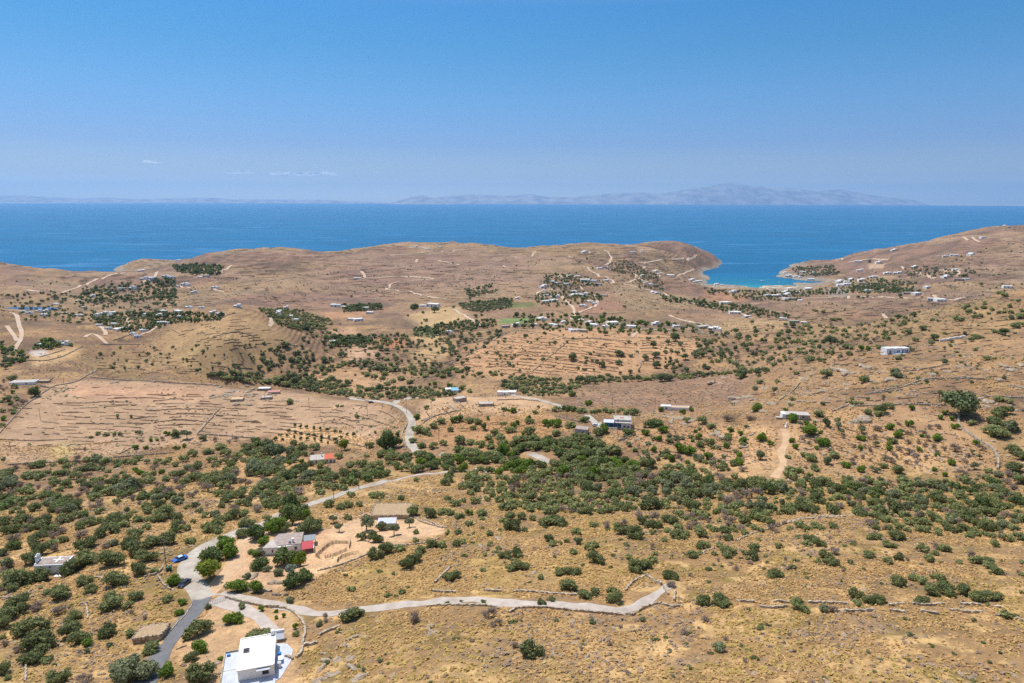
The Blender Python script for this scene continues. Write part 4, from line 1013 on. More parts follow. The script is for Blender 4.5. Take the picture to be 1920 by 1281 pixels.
# denser belts where single bushes run together: outline, number, width range px, kinds
BELT = [
 ([0,868, 120,862, 240,856, 300,866, 330,880, 240,905, 200,935, 120,950, 0,985], 95, (18, 36), 'eoedeg'),
 ([0,985, 130,955, 240,965, 320,1000, 250,1020, 120,1020, 0,1075], 70, (20, 40), 'eodgge'),
 ([210,950, 110,955, 230,915, 330,880, 380,850, 470,846, 560,872, 570,900, 620,905, 600,928, 540,948, 470,975, 440,985, 330,992], 190, (18, 38), 'eodeogeg'),
 ([380,838, 480,825, 570,850, 640,880, 620,900, 540,890, 450,870, 390,860], 60, (16, 28), 'eedo'),
 ([600,905, 640,870, 700,850, 780,845, 790,880, 740,895, 650,905], 60, (18, 32), 'eed'),
 ([790,870, 780,845, 800,825, 860,838, 930,840, 980,850, 1080,845, 1180,860, 1200,885, 1080,890, 960,885, 880,885], 150, (18, 32), 'eedb'),
 ([860,830, 900,818, 1000,820, 1090,815, 1160,845, 1080,850, 980,845], 50, (16, 30), 'eed'),
 ([1080,890, 1180,868, 1280,880, 1420,898, 1500,882, 1600,895, 1760,900, 1920,880, 1920,985, 1800,980, 1700,965, 1560,955, 1430,965, 1300,958, 1200,950, 1120,930], 250, (9, 32), 'eoedegoe'),
 ([880,890, 1090,892, 1130,930, 1200,955, 1080,960, 940,950, 860,915], 90, (14, 28), 'eeeg'),
 ([1180,955, 1430,965, 1500,985, 1400,1010, 1240,1000], 40, (12, 26), 'eeg'),
 ([1600,950, 1920,980, 1920,1010, 1760,1000, 1640,990], 36, (14, 26), 'eeg'),
 ([385,702, 430,708, 520,720, 600,735, 700,748, 780,748, 850,738, 880,728, 840,722, 700,728, 620,712, 560,703, 460,698], 170, (8, 17), 'te'),
 ([960,702, 1000,706, 1060,712, 1110,706, 1250,703, 1400,696, 1440,688, 1440,696, 1250,710, 1110,716, 1060,735, 1000,745, 940,725], 130, (8, 17), 'te'),
 ([560,690, 640,680, 680,672, 760,668, 860,690, 940,700, 900,708, 760,700, 640,700, 570,704], 70, (7, 14), 'te'),
 ([480,655, 560,650, 640,690, 560,695, 490,680], 26, (6, 12), 'te'),
 ([485,578, 560,580, 620,600, 600,615, 560,620, 520,605], 90, (5, 9), 'te'),
 ([540,600, 620,605, 640,630, 760,625, 800,640, 720,660, 600,640, 560,625], 70, (6, 11), 'te'),
 ([605,635, 640,628, 700,632, 695,645, 620,650], 45, (7, 12), 'Tt'),
 ([775,615, 860,603, 930,598, 930,612, 860,622, 800,632, 775,628], 75, (5, 10), 'tT'),
 ([640,572, 715,570, 715,580, 645,585], 40, (5, 9), 'tT'),
 ([860,568, 960,560, 960,575, 900,585, 870,580], 50, (5, 9), 't'),
 ([870,540, 930,530, 935,545, 880,560], 22, (4, 8), 't'),
 ([800,640, 870,625, 930,620, 960,640, 860,660, 800,665], 36, (5, 11), 't'),
 ([965,585, 1100,590, 1240,605, 1340,612, 1340,622, 1180,625, 1050,618, 960,612], 110, (5, 11), 'tTb'),
 ([1020,515, 1060,512, 1140,525, 1130,535, 1060,545, 1020,540], 60, (3, 6), 'tT'),
 ([1000,552, 1060,545, 1110,548, 1140,560, 1040,575, 1000,570], 50, (4, 8), 'tT'),
 ([1130,500, 1170,485, 1200,500, 1240,520, 1245,545, 1200,540, 1180,515, 1140,508], 130, (3, 6), 'tg'),
 ([1240,550, 1300,562, 1400,572, 1480,590, 1480,598, 1380,588, 1290,570, 1240,560], 60, (4, 9), 'tT'),
 ([1320,540, 1420,545, 1480,545, 1560,540, 1640,535, 1700,540, 1740,550, 1640,548, 1540,552, 1480,565, 1400,560, 1330,550], 120, (3, 7), 'tT'),
 ([1480,500, 1560,498, 1580,515, 1500,518], 50, (3, 6), 't'),
 ([1580,520, 1680,525, 1720,530, 1700,550, 1600,548], 60, (3, 7), 'tT'),
 ([1690,500, 1760,500, 1840,508, 1800,520, 1700,515], 36, (3, 6), 't'),
 ([1290,628, 1440,610, 1640,602, 1700,600, 1640,640, 1560,680, 1400,690, 1310,668], 190, (5, 14), 'teg'),
 ([1640,600, 1760,580, 1920,555, 1920,640, 1800,640, 1660,640], 36, (5, 12), 'te'),
 ([1240,640, 1300,640, 1400,690, 1240,690], 26, (6, 12), 't'),
 ([1160,800, 1400,800, 1400,880, 1300,880, 1180,850], 60, (8, 20), 'ebog'),
 ([1480,780, 1860,800, 1870,880, 1700,885, 1480,880], 70, (7, 15), 'gggbu'),
 ([1400,640, 1920,640, 1920,770, 1420,760], 60, (5, 12), 'eog'),
 ([560,640, 900,630, 1000,700, 700,720, 560,700], 60, (4, 9), 't'),
 ([160,650, 560,640, 560,700, 200,690], 45, (3, 8), 't'),
 ([0,550, 120,545, 220,560, 330,540, 330,590, 200,610, 50,600], 120, (4, 8), 't'),
 ([150,540, 330,520, 330,560, 150,570], 90, (4, 9), 'tT'),
 ([170,590, 330,585, 420,590, 420,600, 330,605, 240,625, 180,605], 110, (4, 9), 'tT'),
 ([320,498, 370,495, 420,500, 410,515, 340,512], 55, (4, 9), 'T'),
 ([0,640, 60,665, 20,690, 0,690], 20, (6, 14), 'tb'),
 ([80,635, 145,645, 110,650, 60,655], 22, (6, 14), 'bT'),
 ([0,700, 20,700, 60,740, 10,790, 0,800], 24, (7, 16), 'eg'),
 ([300,525, 900,490, 1000,560, 700,560, 320,570], 90, (1.4, 3.2), 't'),
 ([950,485, 1300,480, 1300,590, 980,600], 90, (1.5, 3.5), 't'),
 ([0,525, 300,520, 300,560, 0,600], 40, (1.5, 3.5), 't'),
 ([1540,530, 1920,450, 1920,560, 1400,620], 90, (1.5, 4), 't'),
 ([900,620, 1260,620, 1300,700, 960,700], 34, (4, 9), 't'),
 ([780,780, 1060,780, 1040,830, 800,830], 22, (8, 16), 'ebg'),
 ([560,1080, 1260,1020, 1920,1040, 1920,1140, 1260,1120, 700,1140], 60, (5, 12), 'efg'),
 ([560,1150, 1920,1160, 1920,1281, 620,1281], 60, (5, 13), 'ffgo'),
 ([860,960, 1250,960, 1250,1060, 880,1040], 34, (6, 14), 'efg'),
 ([1250,1000, 1600,990, 1600,1060, 1250,1080], 26, (6, 14), 'efg'),
 ([0,1060, 280,1060, 280,1281, 0,1281], 24, (7, 16), 'eog'),
]
def fill(poly, n, rg, kinds, rs):
    q = np.array(poly, float).reshape(-1, 2); lo = q.min(0); hi = q.max(0); out = []; tries = 0
    pl = [tuple(p) for p in q]
    while len(out) < n and tries < n * 30:
        tries += 1
        x, y = rs.uniform(lo[0], hi[0]), rs.uniform(lo[1], hi[1])
        if not pts_in_poly(np.array(x), np.array(y), pl): continue
        w = rs.uniform(*rg) * (rs.uniform(.8, 1.25))
        if any((x - a) ** 2 + ((y - b) * 1.6) ** 2 < (.30 * (w + c)) ** 2 for a, b, c, _ in out): continue
        out.append((x, y, w, kinds[rs.integers(len(kinds))]))
    return out
_rs = np.random.default_rng(11)
_tr = np.array([(p[0], p[1], p[2]) for p in PLANTS])
_all = list(PLANTS)
for b in BELT:
    _ff = 1.45 if b[2][1] >= 24 else 2.0 if b[2][1] <= 9 else 1.35 if b[2][1] > 4 else .8
    for s in fill(b[0], int(b[1] * _ff), b[2], b[3], _rs):
        if (((_tr[:, 0] - s[0]) ** 2 + ((_tr[:, 1] - s[1]) * 1.5) ** 2) < (.36 * (_tr[:, 2] + s[2])) ** 2).any(): continue
        _all.append(s)
PLANTS = _all
# ------------------------------------------------------------------ building materials
M["white"] = noise_mat("white_paint", (236, 234, 228), (248, 247, 243), 1.5, .8, .08)
M["roofwhite"] = noise_mat("white_roof", (226, 222, 212), (244, 242, 236), .9, .85, .05)
M["slab"] = noise_mat("pale_slab", (186, 190, 198), (206, 210, 218), .8, .8, .08)
M["greyroof"] = noise_mat("grey_roof", (150, 134, 126), (182, 166, 156), .9, .9, .15)
M["conroof"] = noise_mat("concrete_roof", (168, 158, 148), (204, 196, 186), .8, .9, .12)
M["red"] = noise_mat("red_sheet", (176, 70, 76), (202, 92, 96), 1.5, .7, .1)
M["faded"] = noise_mat("faded_sheet", (186, 132, 124), (204, 154, 144), 1.5, .8, .1)
M["tile"] = noise_mat("orange_tile", (190, 96, 70), (220, 122, 90), 3, .8, .3)
M["tin"] = noise_mat("grey_tin", (128, 132, 136), (160, 164, 168), 1.2, .5, .1)
M["bluepaint"] = noise_mat("blue_paint", (120, 176, 216), (142, 196, 232), 2, .7, .05)
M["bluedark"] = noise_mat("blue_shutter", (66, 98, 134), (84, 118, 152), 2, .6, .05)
M["lilac"] = noise_mat("pale_lilac_wall", (198, 198, 204), (216, 216, 220), 1.5, .85, .08)
M["glass"], _n, _l, _b = mat_new("window_glass"); _b.inputs["Base Color"].default_value = (.03, .035, .04, 1); _b.inputs["Roughness"].default_value = .12
M["frame"] = noise_mat("window_frame", (120, 112, 104), (140, 132, 124), 4, .7, 0)
M["wood"] = noise_mat("weathered_wood", (124, 106, 88), (158, 140, 120), 3, .9, .2)
M["turf"] = noise_mat("earth_roof", (160, 136, 106), (190, 164, 130), 1.6, .95, .4)
M["dirtroof"] = noise_mat("clay_roof", (194, 164, 130), (214, 184, 150), 1.2, .95, .3)
M["rust"] = noise_mat("rust", (120, 72, 52), (150, 96, 70), 3, .9, .2)
M["terracotta"] = noise_mat("terracotta", (170, 96, 70), (190, 116, 88), 3, .9, .1)
def paint(name, c, rough=.3, metal=0.0):
    m, n, l, b = mat_new(name); b.inputs["Base Color"].default_value = (*srgb(*c), 1); b.inputs["Roughness"].default_value = rough
    b.inputs["Metallic"].default_value = metal; b.inputs["Coat Weight"].default_value = .4 if rough < .5 else 0
    return m
M["carblue"] = paint("blue_car_paint", (38, 108, 200)); M["carblue2"] = paint("light_blue_trim", (190, 214, 236), .5)
M["cardark"] = paint("dark_car_paint", (36, 42, 58)); M["carwhite"] = paint("white_car_paint", (226, 228, 230)); M["carblack"] = paint("black_car_paint", (28, 30, 34))
M["rubber"] = paint("rubber", (28, 28, 28), .9); M["binGreen"] = paint("bin_plastic", (50, 92, 72), .6); M["lamp"] = paint("lamp_glass", (220, 220, 214), .2)
M["boatwhite"] = paint("boat_hull", (236, 236, 234), .4); M["sail"] = paint("sailcloth", (240, 240, 236), .8)
M["tank"] = paint("tank_plastic", (226, 228, 230), .5); M["tankblue"] = paint("tank_blue", (70, 150, 220), .5)

def window(parent, x, y, z, w, h, axis='y', frame="frame", name="window", shutters=None):
    """a window set 4 cm proud of its wall, frame round a dark pane; y is the wall face, facing -y (or -x/+x)"""
    b = MB(); t = .07
    def bx(x0, x1, z0, z1, d0, d1, mi):
        if axis == 'y': b.box(x + x0, x + x1, y - d1, y - d0, z + z0, z + z1, mi)
        elif axis == '+y': b.box(x + x0, x + x1, y + d0, y + d1, z + z0, z + z1, mi)
        elif axis == '+x': b.box(x + d0, x + d1, y + x0, y + x1, z + z0, z + z1, mi)
        else: b.box(x - d1, x - d0, y + x0, y + x1, z + z0, z + z1, mi)
    bx(-w / 2, w / 2, 0, h, .004, .02, 1)
    bx(-w / 2 - t, -w / 2, -t, h + t, .0, .06, 0); bx(w / 2, w / 2 + t, -t, h + t, 0, .06, 0)
    bx(-w / 2, w / 2, h, h + t, 0, .06, 0); bx(-w / 2, w / 2, -t, 0, 0, .06, 0)
    if name == "window": bx(-.025, .025, 0, h, .02, .05, 0)
    return b.build(name, [M[frame], M["glass"] if not shutters else M[shutters]], parent)

def block(x0, x1, y0, y1, h, par=.35, th=.22, base=-1.2, mw=0, mr=1):
    """flat-roofed block: walls with a low parapet round a sunk roof"""
    b = MB(); b.box(x0, x1, y0, y1, base, h, mw)
    if par > 0:
        for (a, c, d, e) in ((x0, x1, y0, y0 + th), (x0, x1, y1 - th, y1), (x0, x0 + th, y0 + th, y1 - th), (x1 - th, x1, y0 + th, y1 - th)):
            b.box(a, c, d, e, h + .003, h + par, mw)
    return b
def roof_slab(x0, x1, y0, y1, z, t=.06):
    b = MB(); b.box(x0, x1, y0, y1, z, z + t); return b
def place(key, yaw=0.0, dz=0.0):
    x, y, z = SITES[key]; return (x, y, z + dz), math.radians(yaw)
THINGS = []   # (object, picture x, y) to be labelled by their surroundings

def site_root(name, key, yaw, label, cat, group=None):
    loc, rz = place(key, yaw); e = empty(name, loc, rz); tag(e, label, cat, group); return e

# ------------------------------------------------------------------ white farmhouse in the near left corner
e = site_root("farmhouse", "farmhouse", 17, "white flat-roofed farmhouse beside the bend of the driveway, nearest house of all", "house"); e.scale = (1.0, 1.08, .86)
b = MB(); b.box(-3.3, 3.3, -4.6, 4.6, -1.5, 2.85); b.build("wall", M["white"], e)
b = MB(); b.box(-3.5, 3.45, -4.75, 4.75, 2.853, 3.05, 0); b.box(-3.4, 3.3, 4.45, 4.7, 3.05, 3.2); b.box(3.15, 3.42, -4.7, 4.45, 3.05, 3.18)
rf = b.build("roof", M["roofwhite"], e)
b = MB(); b.box(2.4, 3.2, 4.0, 4.7, 3.2, 4.1, taper=.05); b.box(2.5, 3.1, 4.1, 4.6, 4.1, 4.2); b.build("chimney", M["white"], rf)
b = MB()
for k in range(2): b.box(-2.6, -1.5, .1 + k * .62, .6 + k * .62, 3.12, 3.3, 0); b.box(-2.5, -1.6, .16 + k * .62, .54 + k * .62, 3.3, 3.33, 1)
b.build("skylight", [M["frame"], M["glass"]], rf)
b = MB(); b.tube((1.9, 3.2, 3.05), (1.9, 3.2, 4.9), .03, .02); b.tube((1.5, 3.2, 4.7), (2.3, 3.2, 4.7), .02, .02); b.tube((1.6, 3.1, 4.5), (2.2, 3.3, 4.5), .02, .02)
b.build("antenna", M["tin"], rf)
b = MB(); b.box(.1, 2.6, -5.35, -4.602, 2.5, 2.62); b.build("canopy", M["slab"], e)
window(e, 1.7, -4.6, 1.05, 1.05, 1.05); window(e, 3.3, -1.5, 1.1, 1, 1, '+x'); window(e, 3.3, 1.6, 1.1, 1, 1, '+x')
b = MB(); b.box(1.05, 2.35, -4.72, -4.602, .9, .97); b.build("window_sill", M["slab"], e)
window(e, 3.3, -3.4, 0, .9, 2.05, '+x', name="door", shutters="bluepaint")
b = MB(); b.prism([(-6.4, 4.2), (-3.304, 4.2), (-3.304, -4.604), (3.5, -4.604), (3.5, -7.0), (-1, -8.4), (-6.4, -8.6)], -1.6, .32, 0)
b.prism([(3.304, 4.9), (5.4, 4.2), (6.6, 2.0), (6.2, -1.5), (4.4, -5.5), (3.504, -6.2), (3.504, -4.8), (3.304, -4.7)], -1.6, .12, 0)
b.build("terrace", M["slab"], e)
b = MB(); b.box(-6.62, -6.404, -8.6, 4.4, -1.5, .62); b.box(-6.4, -3.4, 4.204, 4.42, -1.5, .7); b.box(-6.4, -3.32, -1.12, -1.02, .323, .37); b.build("terrace_wall", M["stone"], e)
b = MB(); b.box(-6.1, -5.4, 3.3, 3.75, .323, .7, taper=.04); o = b.build("planter", M["tankblue"])
def world_place(o, root, p=(0, 0, 0), rz=0):
    """stand a separate thing at a spot given in the frame of a building"""
    c, s = math.cos(root.rotation_euler.z), math.sin(root.rotation_euler.z); L = root.location
    o.location = (L.x + p[0] * c - p[1] * s, L.y + p[0] * s + p[1] * c, L.z + p[2]); o.rotation_euler = (0, 0, root.rotation_euler.z + rz)
    return o
world_place(o, e); tag(o, "small blue tub on the farmhouse's pale side terrace", "tub")
def tank(root, p, m="tank", r=.45, h=1.0, label=None):
    t = empty("water_tank"); world_place(t, root, p); tag(t, label, "water tank")
    b = MB(); b.tube((0, 0, 0), (0, 0, h), r, r, 14); b.build("body", M[m], t, smooth=False)
    b = MB(); b.tube((0, 0, h + .001), (0, 0, h + .14), r * .9, r * .4, 14); b.tube((0, 0, h + .14), (0, 0, h + .22), r * .25, r * .22, 10); b.build("lid", M[m], t)
tank(e, (4.1, .6, .12), "tankblue", .35, .9, "blue water drum against the farmhouse's right wall, farther of two drums")
tank(e, (4.1, -2.6, .12), "tank", .4, 1.0, "white water drum against the farmhouse's right wall, nearer of two drums")
t = empty("garden_table"); world_place(t, e, (4.3, -.9, .12)); tag(t, "small white table between the drums beside the farmhouse", "table")
b = MB(); b.box(-.45, .45, -.7, .7, .7, .75); b.build("table_top", M["white"], t)
for sx in (-.38, .38):
    for sy in (-.6, .6):
        b = MB(); b.box(sx - .04, sx + .04, sy - .04, sy + .04, 0, .698); b.build("leg", M["tankblue"], t)
t = empty("solar_heater"); world_place(t, e, (4.0, 6.2, 0.3)); tag(t, "solar water heater with tilted panel behind the farmhouse's chimney", "solar heater")
b = MB(); b.add([(-.9, -.6, .4), (.9, -.6, .4), (.9, .6, 1.3), (-.9, .6, 1.3), (-.9, -.56, .32), (.9, -.56, .32), (.9, .64, 1.22), (-.9, .64, 1.22)], [[0, 1, 2, 3], [7, 6, 5, 4], [0, 4, 5, 1], [1, 5, 6, 2], [2, 6, 7, 3], [3, 7, 4, 0]]); b.build("panel", M["slab"], t)
b = MB(); b.tube((-.95, .8, 1.5), (.95, .8, 1.5), .26, .26, 12); b.build("drum", M["tank"], t)
for x in (-.8, .8):
    for y, z in ((-.5, .4), (.7, 1.26)):
        b = MB(); b.box(x - .03, x + .03, y - .03, y + .03, -.6, z); b.build("leg", M["tin"], t)
t = empty("hedge_mound");

# the clipped green mound behind the farmhouse
V, F, T = crown(77, 1500, .05, lobes=12, hz=.22, spread=.36, base=0)
o = mesh_obj("hedge", V * np.array([5.2, 3.6, 5.0]), F, M["leaf_olive"], face_col=T); world_place(o, e, (-.2, 6.3, -.1)); tag(o, "low rounded green hedge hugging the rear wall of the farmhouse", "hedge")
bpy.data.objects.remove(t)

# ------------------------------------------------------------------ chapel with the cross on its roof
e = site_root("chapel", "chapel", 6, "small white chapel with a white cross painted on its brown roof", "chapel")
b = MB(); b.box(-4.2, 4.2, -2.3, 2.3, -1.5, 2.6); b.box(-4.25, 4.25, -2.35, -2.1, 2.603, 2.75); b.box(-4.25, 4.25, 2.1, 2.35, 2.603, 2.75)
b.box(-4.25, -3.95, -2.1, 2.1, 2.603, 3.0); b.box(3.95, 4.25, -2.1, 2.1, 2.603, 3.0); b.build("wall", M["white"], e)
n = 8; b = MB()
for k in range(n):
    a0, a1 = -math.pi / 2 + math.pi * k / n, -math.pi / 2 + math.pi * (k + 1) / n
    y0, z0, y1, z1 = 2.08 * math.sin(a0), 2.55 + .5 * math.cos(a0), 2.08 * math.sin(a1), 2.55 + .5 * math.cos(a1)
    b.add([(-3.95, y0, z0), (3.95, y0, z0), (3.95, y1, z1), (-3.95, y1, z1)], [[0, 1, 2, 3]])
rf = b.build("roof", M["greyroof"], e, smooth=True)
b = MB(); b.box(-.2, 2.6, -.2, .2, 3.03, 3.1); b.box(.9, 1.35, .204, 1.5, 2.9, 3.06); b.box(.9, 1.35, -1.5, -.204, 2.9, 3.06); b.build("cross", M["white"], rf)
b = MB()   # bell gable with its arched opening
b.box(-4.5, -3.96, -.9, -.45, 2.605, 4.3); b.box(-4.5, -3.96, .45, .9, 2.605, 4.3); b.box(-4.5, -3.96, -.9, .9, 4.303, 4.75); b.box(-4.48, -3.98, -.55, .55, 4.75, 5.1, taper=.12); b.box(-4.5, -3.96, -.449, .449, 2.606, 3.1)
bg_ = b.build("bell_gable", M["white"], e)
b = MB(); b.tube((-4.23, 0, 4.1), (-4.23, 0, 3.7), .12, .22, 10); b.build("bell", M["rust"], bg_)
window(e, -2.4, -2.3, 1.9, .28, .3); window(e, 0, -2.3, 1.9, .28, .3)
window(e, 2.9, -2.3, 0.0, .9, 1.9, name="door", shutters="wood")
b = MB(); b.box(1.6, 4.0, -4.2, -2.31, -1.2, .12); b.build("step", M["white"], e)

# ------------------------------------------------------------------ farmstead with grey roofs and the red lean-to
e = site_root("farmstead", "farmstead", 16, "rambling grey-roofed farmstead with a red lean-to roof and white chimney", "house")
e.scale = (.7, .7, .8)
b = MB(); b.prism([(-9, -4.5), (-2.5, -5.5), (6, -4.8), (7, 5), (-3, 6), (-5, 2)], -1.5, 2.7, 0); b.build("wall", M["white"], e)
b = MB(); b.prism([(-3.2, -4.3), (6.2, -5.0), (7.2, 5.2), (-3.1, 6.2), (-5.2, 2.2)], 2.71, 2.98, 0); rf = b.build("roof", M["greyroof"], e)
b = MB(); b.prism([(-9.2, -4.6), (-3.204, -5.6), (-3.204, -4.3), (-5.204, 2.2), (-6.0, 1.8)], 2.71, 2.86, 0); b.build("terrace_roof", M["conroof"], e)
b = MB(); b.box(2.6, 3.4, -3.4, -2.7, 2.98, 4.5, taper=.04); b.box(2.5, 3.5, -3.5, -2.6, 4.5, 4.62); b.build("chimney", M["white"], rf)
b = MB(); b.tube((1.7, -3.2, 2.98), (1.7, -3.2, 3.7), .55, .55, 12); b.build("cistern_cap", M["tin"], rf)
b = MB(); b.add([(6.3, -8.2, 1.9), (11.0, -7.6, 1.7), (11.2, -2.6, 2.5), (6.6, -3.0, 2.7), (6.3, -8.2, 1.8), (11.0, -7.6, 1.6), (11.2, -2.6, 2.4), (6.6, -3.0, 2.6)], [[0, 1, 2, 3], [7, 6, 5, 4], [0, 4, 5, 1], [1, 5, 6, 2], [2, 6, 7, 3], [3, 7, 4, 0]]); b.build("red_roof", M["red"], e)
b = MB(); b.box(6.5, 6.7, -8, -4.9, -1, 1.8); b.build("lean_to_wall", M["white"], e)
b = MB(); b.box(11.15, 11.4, -7.8, -2.6, -1, 1.75); b.build("lean_to_wall", M["white"], e)
b = MB(); b.add([(7.3, -2.2, 2.4), (12.2, -1.5, 2.3), (12.2, 2.6, 2.6), (7.3, 2.6, 2.7), (7.3, -2.2, 2.3), (12.2, -1.5, 2.2), (12.2, 2.6, 2.5), (7.3, 2.6, 2.6)], [[0, 1, 2, 3], [7, 6, 5, 4], [0, 4, 5, 1], [1, 5, 6, 2], [2, 6, 7, 3], [3, 7, 4, 0]]); b.build("tin_roof", M["tin"], e)
for x, y in ((7.5, -2), (12, -1.3), (12, 2.4)):
    b = MB(); b.box(x - .08, x + .08, y - .08, y + .08, -1, 2.2); b.build("post", M["wood"], e)
window(e, 0, -5.2, .9, 1, 1); window(e, 4, -5.0, .9, 1, 1); window(e, -5, -5.1, .9, .9, 1)

# ------------------------------------------------------------------ stone barn, shed, turf-roofed hut
def stone_hut(name, key, yaw, L, D, h, roofm, label, cat="hut", door=True, wallm="stone", skew=0.0):
    e = site_root(name, key, yaw, label, cat); r = random.Random(hash(key) % 1000 if False else sum(map(ord, key)))
    x, y = L / 2, D / 2
    P = [(-x, -y), (-x * .3, -y - .15), (x * .4, -y + .1), (x, -y), (x + .12, 0), (x, y), (-x * .1, y + .15), (-x, y), (-x - .12, 0)]
    P = [(px + skew * py, py) for px, py in P]
    b = MB(); b.prism(P, -1.5, h, 0)
    for k in range(len(P)):
        a, c = P[k], P[(k + 1) % len(P)]; n = max(int(math.hypot(a[0] - c[0], a[1] - c[1]) / .6), 1)
        for j in range(n):
            f = (j + .5) / n; px, py = a[0] + (c[0] - a[0]) * f, a[1] + (c[1] - a[1]) * f; s = r.uniform(.22, .34)
            b.box(px - s, px + s, py - s * .7, py + s * .7, h - r.uniform(.15, .4), h + r.uniform(.1, .3), 0, taper=.05)
    b.build("wall", M[wallm], e)
    Q = [(px * .95, py * .95) for px, py in P]; b = MB(); b.prism(Q, h + .002, h + .16); b.build("roof", M[roofm], e)
    if door: window(e, -x * .4, -y - .18, -.3, .9, 1.5, name="door", shutters="wood")
    return e
stone_hut("barn", "barn", 2, 12.8, 9, 1.3, "turf", "large low stone barn with a flat straw-coloured earth roof", "barn")
e = site_root("shed", "shed", 4, "plain whitish concrete box shed among the olive trees", "shed")
block(-2.8, 2.8, -1.9, 1.9, 1.9, 0).build("wall", M["conroof"], e); roof_slab(-2.95, 2.95, -2.05, 2.05, 1.903, .12).build("roof", M["slab"], e); window(e, 1.2, -1.9, 0, .8, 1.6, name="door", shutters="slab")
stone_hut("hut", "turfhut", 14, 5.8, 4.2, 1.2, "turf", "drystone hut with a grassy roof beside the asphalt road", skew=.25)
for key, yaw, L, D, h, rm, lab in [
    ("hut_a", 30, 8, 5, 2.4, "conroof", "ruined stone barn with collapsing side on top of the knoll"),
    ("hut_b", 4, 9.5, 5, 1.6, "conroof", "low stone hut with a broad slab roof on the knoll"),
    ("hut_c", 3, 8.5, 4, 1.8, "dirtroof", "flat brown stone hut right of the pale flat-roofed house"),
    ("ruin_a", 8, 9, 6, 1.6, "dirtroof", "brown stone byre with a broad earth roof above the bare field"),
    ("ruin_b", 10, 8, 4.5, 1.7, "conroof", "grey stone byre in the ruined cluster, below the pink wall"),
    ("ruin_c", 2, 10, 5, 2.6, "roofwhite", "whitish old house at the top of the ruined cluster")]:
    stone_hut("stone_hut" if key != "ruin_c" else "old_house", key, yaw, L, D, h, rm, lab, "hut" if key != "ruin_c" else "house", wallm="stone_pale" if key == "ruin_c" else "stone")
P = at(514, 738); o = MB(); o.box(-4.5, 4.5, -1.6, 1.6, -1, 1.7); o.add([(-4.7, -1.8, 1.72), (4.7, -1.8, 1.72), (4.7, 1.9, 2.3), (-4.7, 1.9, 2.3)], [[0, 1, 2, 3]], 1)
o = o.build("shed", [M["stone_pale"], M["faded"]], loc=tuple(P)); o.rotation_euler = (0, 0, .2); tag(o, "long low shed with a faded pink-red roof at the ruins", "shed")

# ------------------------------------------------------------------ white house with half orange roof
e = site_root("cottage", "redroof", 14, "white cottage with one half of its roof orange and a thin chimney", "house")
b = MB(); b.box(-6.2, 5.6, -2.2, 2.6, -2, 2.3); b.build("wall", M["white"], e)
def slope(name, x0, x1, m, e=e):
    b = MB(); b.add([(x0, -2.5, 2.31), (x1, -2.5, 2.31), (x1, 2.8, 3.3), (x0, 2.8, 3.3), (x0, -2.5, 2.2), (x1, -2.5, 2.2), (x1, 2.8, 2.31), (x0, 2.8, 2.31)], [[0, 1, 2, 3], [0, 3, 7, 4], [1, 5, 6, 2], [2, 6, 7, 3], [0, 4, 5, 1]]); return b.build(name, M[m], e)
rf = slope("roof", -6.4, 1.0, "conroof"); slope("orange_roof", 1.004, 5.8, "tile")
b = MB(); b.box(-.6, -.1, .6, 1.1, 2.4, 4.9); b.build("chimney", M["white"], rf)
window(e, 2.2, -2.2, .6, .9, 1); window(e, -3, -2.2, .6, .9, 1); window(e, 4.3, -2.2, -.2, .9, 1.8, name="door", shutters="wood")

# ------------------------------------------------------------------ villa with blue verandas and its grey annexe
e = site_root("villa", "villa", -8, "two-storey pale villa with blue shaded verandas in the centre-right garden", "house")
b = MB(); b.box(-2.6, 6.4, -2.6, 4.6, -2.5, 4.6, 0); b.box(1.2, 6.4, -4.6, -2.603, -2.5, 3.4, 0); b.build("wall", M["lilac"], e)
b = MB(); b.box(-2.8, 6.6, -2.8, 4.8, 4.603, 4.8); rf = b.build("roof", M["conroof"], e)
b = MB(); b.box(-2, 6.7, -4.9, -2.81, 3.55, 3.72); b.build("veranda_roof", M["conroof"], e)
b = MB(); b.box(-8.2, -2.61, -3.2, 2.6, 2.9, 3.06); b.build("side_veranda_roof", M["slab"], e)
b = MB(); b.box(-7.6, -2.7, -1.6, 2.4, -2.5, 2.88); b.build("side_wall", M["bluedark"], e)
b = MB(); b.box(-8.4, 1.18, -4.8, -1.61, -2.5, .55); b.box(-2.5, 1.1, -4.5, -2.7, .56, .6); b.build("base_wall", M["stone_pale"], e)
for x in (-8.1, -5.4, -2.9, -.6):
    b = MB(); b.box(x - .09, x + .09, -3.15, -2.97, .55, 2.9 if x < -2.7 else 3.54); b.build("pillar", M["bluepaint"], e)
b = MB(); b.box(-2.6, 1.19, -2.63, -2.601, .8, 3.2); b.build("painted_veranda_shade", M["bluedark"], e)  # dark blue sheet: the veranda's blue shade put into its colour
window(e, 3.0, -4.6, 1.1, 1.0, 1.1); window(e, 5.0, -4.6, 1.1, .9, 1.0); window(e, 3.4, -4.6, -1.6, .9, 1.0)
b = MB(); b.box(-2.2, -1.7, 3.6, 4.1, 4.8, 6.2, taper=.05); b.build("chimney", M["white"], rf)
b = MB(); b.tube((4.9, 3.0, 4.8), (4.9, 3.0, 7.3), .08, .03); b.tube((4.2, 2.4, 4.8), (4.9, 3.0, 6.6), .05, .03); b.tube((5.6, 2.4, 4.8), (4.9, 3.0, 6.6), .05, .03); b.build("mast", M["slab"], rf)
b = MB(); b.box(.5, 2.6, .4, 1.6, 4.83, 4.95); b.build("roof_hatch", M["terracotta"], rf)
VILLA = e
e = site_root("annexe", "annexe", -16, "grey concrete annexe with a dark side below the villa", "outbuilding")
